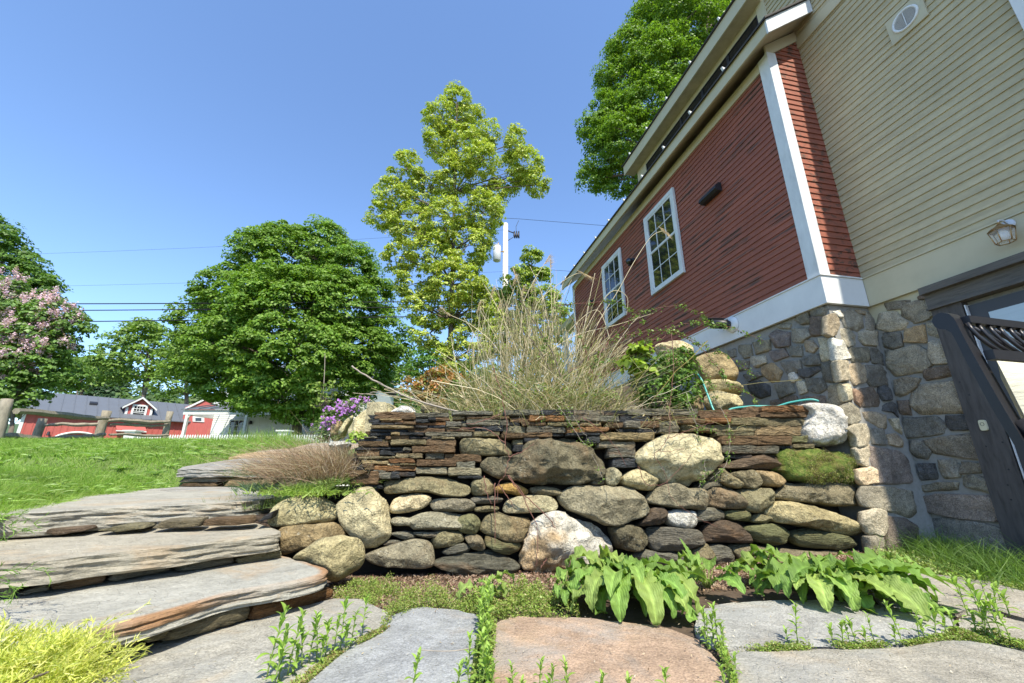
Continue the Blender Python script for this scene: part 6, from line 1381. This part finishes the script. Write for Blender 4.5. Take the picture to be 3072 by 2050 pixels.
# hose
b = MB(); hp = [(2068, 1104, 4.75), (2100, 1132, 4.6), (2125, 1190, 4.5), (2142, 1232, 4.42), (2165, 1246, 4.40), (2195, 1227, 4.42), (2250, 1220, 4.42), (2300, 1219, 4.40), (2330, 1220, 4.38), (2370, 1208, 4.33), (2430, 1199, 4.25), (2456, 1204, 4.22)]
b.tube(spline([onY(*p) for p in hp]), .011, 8); b.build('garden_hose', M_hose, None, True, label='teal green garden hose lying along the right end of the wall top', cat='garden hose')
# ---- bank left of the wall
BG = thing('dry_perennial', tuple(onY(960, 1420, 3.95)), 'mound of fine brown dead stems beside the left end of the slate wall', 'dead plant')
Ps = []; c = onY(970, 1425, 3.85)
n = 4200; B_ = c + gen.normal(0, 1, (n, 3)) * (.20, .14, .03); D = (B_ - c) * (2.2, 1.5, 0) + gen.normal(0, .35, (n, 3)) + (-.15, -.1, 1.0)
Ps.append(arcs(B_, D, gen.uniform(.18, .46, n), np.c_[gen.normal(-.15, .25, n), gen.normal(-.1, .2, n), -gen.uniform(.1, .6, n)], 7, .004, gen))
c2 = onY(900, 1440, 3.9); n = 120; B_ = c2 + gen.normal(0, 1, (n, 3)) * (.14, .1, .02)
Ps.append(arcs(B_, np.c_[gen.normal(-1.2, .35, n), gen.normal(-.2, .2, n), gen.uniform(.1, 1.0, n)], gen.uniform(.4, .85, n), np.c_[gen.normal(-.1, .1, n), gen.normal(0, .1, n), -gen.uniform(-.1, .3, n)], 7, .004, gen))
n = 40; B_ = onY(930, 1400, 4.1) + gen.normal(0, 1, (n, 3)) * (.25, .1, .02)
Ps.append(arcs(B_, np.c_[gen.normal(-.3, .3, n), gen.normal(0, .2, n), np.ones(n)], gen.uniform(.3, .55, n), gen.normal(0, .1, (n, 3)), 7, .004, gen))
ribbons('stems', np.concatenate(Ps), .0035, [(.30, .20, .13), (.40, .29, .19), (.22, .14, .09), (.50, .42, .29)], M_straw, BG, gen=gen)
def tuft(name, label, cat, px_, py_, Y, rx, n, L0, L1, cols, w=.006, up=1., sp=.7, bendz=.4, kind=None, mat=None, m=5, ry=None, parent=None, part='blades'):
    c = onY(px_, py_, Y); B_ = c + gen.normal(0, 1, (n, 3)) * (rx, ry or rx * .6, .01)
    D = (B_ - c) / rx * (.35, .35, 0) + gen.normal(0, sp, (n, 3)) * (1, 1, .3) + (0, 0, up)
    P = arcs(B_, D, gen.uniform(L0, L1, n), np.c_[gen.normal(0, .25, (n, 2)), -gen.uniform(0, bendz, n)], m)
    if kind: return ribbons(name, P, w, cols, mat or M_grass, gen=gen, kind=kind, label=label)
    t = parent or thing(name, tuple(c), label, cat); ribbons(part, P, w, cols, mat or M_grass, t, gen=gen); return t
tuft('lavender_plant', 'low blue-green plant in front of the brown dead stems', 'plant', 800, 1425, 4.1, .13, 900, .06, .17, [(.14, .22, .12), (.18, .26, .15), (.10, .16, .09)], .006)
tuft('lavender_plant', 'small blue-green plant at the right edge of the third step', 'plant', 775, 1470, 3.7, .08, 500, .05, .12, [(.14, .22, .12), (.11, .18, .10)], .006)
tuft('green_weed', 'bright pale-green weed patch above the long rounded boulder', 'weed', 925, 1480, 3.62, .17, 900, .05, .14, [(.28, .40, .08), (.22, .34, .06), (.34, .44, .12)], .012, bendz=.9)
tuft('green_weed', 'sparse pale green growth between the tall cream boulder and the slate', 'weed', 1040, 1450, 3.7, .10, 500, .04, .11, [(.22, .32, .08), (.30, .38, .12)], .008, bendz=.9)
leafshrub('hosta_plant', 'small lime-green leafy plant at the foot of the granite post', 'plant', [(1075, 1308, 18, 12), (1088, 1320, 12, 12), (1062, 1322, 12, 8)], 3.72, 10, .05, .045, [(.36, .46, .08), (.28, .40, .06)], seed=51, w=.5)
n = 2600; x = gen.uniform(-2.6, -1.35, n); y = gen.uniform(3.5, 5.6, n); zz = h_up(x, y)
ribbons('bank_weeds', arcs(np.stack([x, y, zz], 1), gen.normal(0, .6, (n, 3)) + (0, 0, .8), gen.uniform(.03, .1, n), gen.normal(0, .3, (n, 3)), 4), .006, [(.22, .30, .08), (.32, .26, .14), (.16, .22, .06)], M_grass, gen=gen, kind='stuff', label='thin mixed weeds on the bank beside the steps')
# ---- dock plants: every leaf its own mesh
DK = [(.18, .30, .06), (.22, .34, .075), (.145, .25, .05), (.24, .33, .08)]
def big_leaf(p, az_, L_, w, rise, droop, parent, wave=.25, twist=0.):
    """p base, az_ heading, L_ length; first rises, then hangs"""
    m, k = 30, 9; d = np.array((math.cos(az_), math.sin(az_), 0)); sd_ = np.array((-d[1], d[0], 0)); c = np.array(p, float); th = rise; pts = []; ang = []
    for i in range(m):
        pts.append(c.copy()); ang.append(th); c = c + (d * math.cos(th) + np.array((0, 0, math.sin(th)))) * L_ / (m - 1); th -= droop / (m - 1) * (1.4 if i > m * .3 else .6)
        if c[2] < .012: c[2] = .012; th = max(th, -.05)
    V = []; T = []; base = np.array(DK[gen.integers(4)]) * gen.uniform(.85, 1.15); ph = gen.uniform(0, 6)
    for i, q in enumerate(pts):
        t = i / (m - 1); W_ = w * (math.sin(math.pi * min(t * 1.0 + .04, 1)) ** .75 * (1 - .25 * t) if t > .1 else .07)
        nrm = np.array((-d[0] * math.sin(ang[i]), -d[1] * math.sin(ang[i]), math.cos(ang[i])))
        for j in range(k):
            s = (j / (k - 1)) * 2 - 1
            V.append(q + sd_ * s * W_ * (.5 + .035 * math.sin(t * 70 + ph + s)) + nrm * (abs(s) * W_ * .16 + wave * W_ * .6 * abs(s) ** 2 * math.sin(t * 24 + ph + s * 2) + .08 * W_ * abs(s) * math.sin(t * 61 + ph * 3) + twist * s * W_ * .5 * t))
            T.append(base * (1.55 if abs(s) < .01 else 1.) * (1 + .12 * math.sin(t * 40 + abs(s) * 6)))
    Fc = [(i * k + j, i * k + j + 1, (i + 1) * k + j + 1, (i + 1) * k + j) for i in range(m - 1) for j in range(k - 1)]
    return mesh('leaf', V, Fc, M_dock, parent, True, tint=np.array(T))
def dock(px_, py_, lb, n, L0, L1, spread, seed, faz=None, h0=.02):
    global gen
    gen = np.random.default_rng(seed); c = onz(px_, py_, h0); t = thing('dock_plant', tuple(c), lb, 'plant', 'broad-leaved dock plants')
    b = MB()
    for i in range(n):
        f = i / n; az_ = gen.uniform(0, 6.283) if faz is None else faz + gen.normal(0, 1.1)
        L_ = gen.uniform(L0, L1); r = gen.uniform(.0, spread); hh = gen.uniform(.03, .15) * (1.0 - .3 * f); q = c + np.array((math.cos(az_) * r, math.sin(az_) * r, hh))
        big_leaf(q, az_ + gen.normal(0, .3), L_, L_ * gen.uniform(.30, .42), gen.uniform(.15, .8), gen.uniform(1.3, 2.5), t, gen.uniform(.15, .45), gen.normal(0, .5))
        b.tube([c + gen.normal(0, .01, 3) * (1, 1, 0), (c + q) / 2, q], [.006, .005, .004], 5, tint=(.28, .32, .10))
    b.build('stalks', M_leaf, t, True); return t, c
t, c = dock(1880, 1790, 'big drooping dock plant in front of the largest boulder', 50, .24, .42, .22, 61)
for az_, L_ in ((-1.9, .46), (-1.5, .5), (-1.2, .42), (-.8, .46), (-2.3, .4), (-1.0, .40), (-2.7, .36)): big_leaf(c + np.array((math.cos(az_) * .16, math.sin(az_) * .14, .13)), az_, L_ * .9, L_ * .32, .4, 2.2, t)
t, c = dock(2125, 1765, 'smaller flatter dock plant between the two large ones', 15, .18, .30, .10, 62)
big_leaf(c + np.array((-.05, .02, .06)), 2.2, .26, .06, 1.25, .3, t, .05)
t, c = dock(2470, 1770, 'widest dock plant, reaching right towards the house foundation', 66, .24, .42, .32, 63)
for az_, L_ in ((-.55, .66), (-.35, .60), (-1.1, .46), (-1.5, .44), (-1.9, .42), (-2.4, .38), (-.8, .5)): big_leaf(c + np.array((math.cos(az_) * .2, math.sin(az_) * .16, .10)), az_, L_ * .85, L_ * .31, .35, 1.0, t, .12)
dock(2640, 1735, 'small dock plant at the foot of the last wall stones', 14, .12, .24, .12, 64)
dock(1690, 1790, 'small broad-leaved plant at the left edge of the big drooping dock', 8, .10, .18, .06, 65)
dock(1455, 1795, 'little dock plant at the top of the weedy joint in the middle', 9, .10, .20, .06, 66)
# ---- upright weeds in the joints
gen = np.random.default_rng(70); WEEDS = []
def weed_proto(h, nl, ls, lean):
    t = thing('upright_weed', (0, 0, -30), 'x', 'weed'); b = MB(); base = np.array((0, 0, -30.)); pts = [base + np.array((lean * (i / 6) ** 1.6 * h, .2 * lean * (i / 6) * h, h * i / 6)) for i in range(7)]
    b.tube(pts, list(np.linspace(.0032, .0018, 7)), 5, tint=(.30, .40, .12)); b.build('stem', M_leaf, t, True)
    V = []; Fc = []; T = []
    for i in range(nl):
        f = (i / nl) ** .8; q = pts[0] + (pts[-1] - pts[0]) * f + np.array((lean * (f ** 1.6 - f) * h, 0, 0)); az_ = i * 2.4 + gen.uniform(-.4, .4)
        d = np.array((math.cos(az_), math.sin(az_), 0)); sd_ = np.array((-d[1], d[0], 0)); up = .35 + 1.5 * f ** 2 if i < nl - 6 else 1.2 + gen.uniform(0, .25)
        L_ = ls * gen.uniform(.7, 1.15) * (.75 + .5 * math.sin(math.pi * f)); c = q.copy(); th = up; k0 = len(V); m = 6; tc = np.array((.25, .38, .07)) * gen.uniform(.8, 1.2)
        for j in range(m):
            W_ = L_ * .34 * math.sin(math.pi * (j / (m - 1) * .92 + .06)); u = np.array((-d[0] * math.sin(th), -d[1] * math.sin(th), math.cos(th)))
            V += [c - sd_ * W_ * .5 + u * W_ * .2, c, c + sd_ * W_ * .5 + u * W_ * .2]; T += [tc, tc * 1.35, tc]
            c = c + (d * math.cos(th) + np.array((0, 0, math.sin(th)))) * L_ / (m - 1); th -= .22
        for j in range(m - 1):
            for s in (0, 1): a = k0 + j * 3 + s; Fc.append((a, a + 1, a + 4, a + 3))
    mesh('leaves', V, Fc, M_leaf, t, True, tint=np.array(T)); return t
PRO = [weed_proto(.18, 14, .052, .10), weed_proto(.14, 12, .050, -.22), weed_proto(.22, 16, .052, .18), weed_proto(.09, 11, .046, .1), weed_proto(.16, 13, .038, -.12)]
used = set()
def weed(px_, py_, k, sc, label, group, z=0.):
    c = onz(px_, py_, z); o = PRO[k]
    if k in used: o = copy_thing(o, tuple(c), gen.uniform(0, 6.28), sc)
    else: used.add(k); o.location = tuple(c); o.rotation_euler = (0, 0, gen.uniform(0, 6.28)); o.scale = (sc,) * 3
    o['label'] = label; o['group'] = group
def along(s, n, ks, s0, s1, label, group, jit=8):
    q = np.array([tuple(map(float, a.split(','))) for a in s.split()]); d = np.r_[0, np.cumsum(np.linalg.norm(np.diff(q, axis=0), axis=1))]
    for t in np.linspace(0, d[-1], n):
        a = np.interp(t, d, q[:, 0]) + gen.normal(0, jit); b_ = np.interp(t, d, q[:, 1]) + gen.normal(0, jit * .5)
        weed(a, b_, ks[gen.integers(len(ks))], gen.uniform(s0, s1), label, group)
for a in [(800, 2038, 2, 1.05), (835, 2040, 0, 1.0), (862, 2030, 2, .95), (905, 2000, 1, .9), (925, 1992, 0, .9), (948, 1988, 2, .85), (975, 1975, 1, .9), (1000, 1965, 0, .8), (1020, 1960, 2, .95), (1052, 1940, 4, .9), (1085, 1915, 2, .8), (820, 2075, 1, 1.), (880, 2025, 3, 1.), (960, 1995, 3, 1.), (1035, 1950, 3, 1.)]: weed(*a, 'upright weed in the joint between the grey-tan and blue-grey flagstones', 'weeds in the joint left of the blue-grey flagstone')
along('1440,1850 1452,1880 1458,1930 1455,1990 1440,2060 1435,2110', 26, [0, 1, 3, 4, 2], .55, .95, 'upright weed in the dense joint between the blue-grey and the rusty flagstone', 'weeds in the joint left of the rusty flagstone', 16)
for a in [(1228, 2130, 2, .75), (1365, 2150, 0, .8)]: weed(*a, 'upright weed rising from the bottom edge in front of the blue-grey flagstone' if a[0] < 1300 else 'second upright weed rising from the bottom edge, nearer the dense weedy joint', 'weeds at the bottom edge')
along('1500,2110 1640,2105 1700,2110', 8, [0, 1, 3], .55, .8, 'upright weed at the bottom edge of the rusty flagstone, left part', 'weeds at the bottom edge, left of the rusty flagstone')
along('1800,2110 1990,2100', 3, [1, 3], .6, .75, 'small upright weed at the bottom edge of the rusty flagstone, right part', 'weeds at the bottom edge, right of the rusty flagstone')
along('2105,1905 2130,1935 2160,1975 2185,2010 2195,2060 2200,2100', 15, [1, 3, 4, 0], .4, .7, 'upright weed in the slanting joint right of the rusty flagstone', 'weeds in the joint right of the rusty flagstone', 12)
for a in [(2155, 1935, 0, .85), (2170, 1940, 3, .9), (2140, 1925, 1, .8)]: weed(*a, 'upright weed where the slanting joint meets the long right-hand joint', 'weeds where the two joints meet')
for a in [(2395, 1938, 2, .75), (2365, 1930, 3, .6), (2500, 1936, 3, .8), (2530, 1940, 1, .7), (2552, 1938, 0, .55), (2570, 1940, 1, .75), (2600, 1938, 3, .7), (2625, 1935, 4, .75), (2708, 1934, 2, .75), (2690, 1936, 3, .8), (2760, 1925, 4, .8), (2775, 1922, 3, .8), (2810, 1915, 1, .9), (2840, 1908, 3, .9), (2870, 1905, 3, 1.)]: weed(*a, 'upright weed in the long joint above the wide bottom-right flagstone', 'weeds in the long right-hand joint')
for a in [(2905, 1850, 2, .9), (2950, 1870, 2, .95), (2985, 1925, 2, 1.0), (3010, 1925, 0, .9), (3040, 1940, 2, .9), (2930, 1905, 3, 1.), (2960, 1915, 1, 1.), (3000, 1860, 0, .9), (3030, 1850, 3, 1.2), (2960, 1800, 0, .8), (3000, 1800, 3, .9), (2725, 1770, 1, .8), (2885, 1790, 4, .8)]: weed(*a, 'upright weed among the flagstones at the right edge', 'weeds at the right edge')
for i, o in enumerate(PRO):
    if i not in used: bpy.data.objects.remove(o)
# low ground cover and moss in joints, grass tufts
def cover(name, label, poly, n, size, cols, hmax, w=.6, dens=None, z=0., mat=None):
    P = []
    q = np.array([tuple(map(float, a.split(','))) for a in poly.split()]); q = np.array([onz(*a, z)[:2] for a in q])
    lo, hi = q.min(0), q.max(0)
    while len(P) < n:
        p = gen.uniform(lo, hi, (n * 2, 2)); ins = np.zeros(len(p), bool)
        for i in range(len(q)):
            a, b_ = q[i], q[i - 1]; c_ = ((a[1] > p[:, 1]) != (b_[1] > p[:, 1])) & (p[:, 0] < (b_[0] - a[0]) * (p[:, 1] - a[1]) / (b_[1] - a[1] + 1e-9) + a[0]); ins ^= c_
        p = p[ins]; f = np.array([mn.noise(Vector((a[0] * 6, a[1] * 6, z + n * .01))) for a in p]) if len(p) else np.zeros(0)
        P += list(p[(f + gen.uniform(-.25, .35, len(p))) > -.05])
    P = np.array(P[:n]); lump = np.array([.5 + 1.1 * abs(mn.noise(Vector((a[0] * 9, a[1] * 9, 1)))) for a in P])
    C_ = np.c_[P, np.maximum(mulch_h(P[:, 0], P[:, 1]), -.03) * (P[:, 1] > 2.4) + gen.uniform(0, 1, len(P)) * hmax * lump]
    return leaves(name, C_, gen.normal(0, .6, C_.shape) + (0, 0, 1), size, cols, mat or M_leaf, None, gen=gen, w=w, kind='stuff', label=label)
GC = [(.24, .34, .06), (.30, .38, .09), (.18, .27, .05), (.33, .30, .12)]
cover('ground_cover', 'low leafy ground cover between the mulch and the left flagstones', '995,1780 1060,1745 1180,1755 1300,1765 1400,1800 1420,1835 1330,1828 1240,1828 1170,1870 1140,1890 1160,1845 1080,1800', 13000, .011, GC, .10)
cover('ground_cover', 'low leafy ground cover left of the big drooping dock', '1390,1800 1500,1770 1600,1760 1720,1775 1740,1840 1700,1858 1560,1852 1480,1870 1430,1850', 11000, .014, GC, .10)
cover('ground_cover', 'sunlit ground cover below the house foundation', '2600,1655 2680,1610 2760,1650 2900,1700 3072,1740 3200,1790 3072,1772 2900,1735 2760,1715 2650,1712', 10000, .020, [(.30, .40, .10), (.24, .35, .07), (.38, .42, .16)], .08)
cover('ground_cover', 'tiny plants and moss in the joints of the right-hand flagstones', '2205,1955 2300,1945 2450,1940 2690,1932 2830,1915 2880,1890 2950,1900 3072,1935 3200,1970 3072,1950 2900,1925 2830,1925 2700,1945 2450,1952 2300,1958', 9000, .010, GC, .030)
cover('ground_cover', 'tiny plants in the joint beside the blue-grey flagstone', '700,2120 880,2050 1010,1955 1140,1890 1170,1850 1185,1870 1150,1900 1020,1970 900,2070 740,2150', 6000, .010, GC + [(.25, .18, .08)], .025)
cover('ground_cover', 'tiny plants in the dense weedy joint', '1425,1840 1490,1860 1485,1960 1475,2060 1470,2150 1400,2150 1412,2060 1425,1960 1440,1880', 7000, .012, GC, .04)
cover('ground_cover', 'tiny plants in the slanting joint', '2085,1900 2110,1900 2165,1975 2190,2050 2210,2150 2225,2150 2215,2060 2185,1960 2140,1930', 3000, .010, GC, .03)
b_ = onz(2850, 1690)
for px_, py_, lb in ((2850, 1680, 'long dark grass in the shade under the foundation'), (2960, 1715, 'long dark grass in the shade beside the door jamb'), (2760, 1650, 'grass tuft at the concave corner of the foundation'), (3050, 1740, 'grass tuft at the foot of the timber jamb')):
    c = onz(px_, py_); n = 700; B_ = c + gen.normal(0, 1, (n, 3)) * (.16, .20, 0); D = gen.normal(0, .45, (n, 3)) + (0, 0, 1)
    t = thing('grass_tuft', tuple(c), lb, 'grass'); ribbons('blades', arcs(B_, D, gen.uniform(.08, .30, n), np.c_[gen.normal(0, .35, (n, 2)), -gen.uniform(0, .5, n)], 6), .006, [(.14, .25, .05), (.18, .30, .06), (.11, .19, .04)], M_grass, t, gen=gen)
# mulch: shredded bark chips
n = 22000; x = gen.uniform(-1.35, 3.9, n); y = wall_y(x) - gen.random(n) ** 1.3 * .95 + .03; z = mulch_h(x, y) + .006 + gen.uniform(.0, .018, n)
leaves('mulch_chips', np.c_[x, y, z], gen.normal(0, .45, (n, 3)) + (0, 0, 1), .034, [(.30, .20, .14), (.40, .29, .20), (.20, .13, .085), (.52, .42, .31), (.25, .14, .10)], M_straw, None, gen=gen, w=.32, kind='stuff', label='shredded brown bark mulch at the foot of the wall', colw=[4, 3, 3, 1, 2])
n = 900; x = gen.uniform(-1.6, 3, n); y = gen.uniform(1.5, 3.2, n)
leaves('fallen_bits', np.c_[x, y, np.full(n, .012)], gen.normal(0, .1, (n, 3)) + (0, 0, 1), .012, [(.45, .36, .24), (.20, .14, .09), (.55, .50, .4)], M_straw, None, gen=gen, w=.4, kind='stuff', label='scattered dry crumbs and twigs on the flagstones')
b = MB(); b.tube(spline([onz(*a, .006) for a in ((1260, 1950), (1320, 1954), (1370, 1952), (1415, 1944))]), .0022, 5); b.build('straw_stem', M_twig, None, label='thin pale straw lying across the blue-grey flagstone', cat='twig')
# ---- golden thread-leaf shrub, bottom left, and the green sprigs at the left edge
def threads(root, P0, D0, L_, cols, nb, seed, w=.0042, part='sprays', bl=.05):
    g = np.random.default_rng(seed); out = []
    for p, d in zip(P0, D0):
        d = d / np.linalg.norm(d); st = arcs([p], [d], L_ * g.uniform(.6, 1.2), [np.array((g.normal(0, .2), g.normal(0, .2), -.15))], 12)[0]; out.append(st)
        for k in range(nb):
            i = g.integers(2, 12); q = st[i]; dd = unit(d + g.normal(0, .55, 3)); a = arcs([q], [dd], bl * g.uniform(.5, 1.3), [np.array((0, 0, -.15))], 12)[0]; out.append(a)
            for _ in range(4):
                q2 = a[g.integers(3, 12)]; out.append(arcs([q2], [unit(dd + g.normal(0, .5, 3))], bl * .5 * g.uniform(.5, 1.3), [np.array((0, 0, -.1))], 12)[0])
    return ribbons(part, np.array(out), w, cols, M_needle, root, gen=g, taper=True)
gen = np.random.default_rng(90); c = onz(40, 2100, .0); c = onY(-70, 2135, 1.45); GT = thing('golden_conifer', tuple(c), 'golden yellow thread-leaved conifer in the bottom left corner', 'shrub')
n = 380; u = unit(gen.normal(0, 1, (n, 3))); u[:, 2] = np.abs(u[:, 2]) * .7 + .1; P0 = c + u * np.array((.25, .20, .11)) * gen.uniform(.5, 1, (n, 1))
threads(GT, P0, u + (.1, .1, .35), .13, [(.80, .78, .22), (.88, .86, .36), (.62, .66, .14), (.50, .56, .12)], 10, 91)
b = MB()
for k in range(10): a = gen.uniform(0, 6.28); b.tube([c, c + np.array((math.cos(a) * .1, math.sin(a) * .1, .06)), c + np.array((math.cos(a) * .24, math.sin(a) * .2, .12))], [.008, .005, .003], 5)
b.build('branches', M_bark, GT)
for (a, c_, lb) in (((0, 1560), (90, 1590), 'green needle-leaved sprig at the left edge above the second step'), ((0, 1748), (95, 1738), 'green needle-leaved sprig at the left edge before the second step')):
    p = onY(a[0] - 60, a[1] - 10, 1.9); e = onY(c_[0], c_[1], 1.9); t = thing('juniper_sprig', tuple(p), lb, 'sprig')
    threads(t, [p, p + (0, .02, .02), p + (0, -.02, -.02)], [e - p, e - p + (0, .05, .03), e - p + (0, -.03, -.02)], float(np.linalg.norm(e - p)), [(.16, .30, .06), (.24, .38, .08)], 14, int(a[1]), .004, 'needles', .045)

for P_, N_, w_, _ in MOSS_TUFTS:
    fs = [o for o in w_.children if o.get('label', '').startswith('boulder overgrown')][0]
    leaves('moss_tufts', P_, N_, .011, [(.13, .17, .02), (.20, .22, .05), (.15, .10, .05), (.30, .31, .09), (.09, .13, .02), (.24, .19, .11)], M_leafd, fs, w=.5, jit=.8)
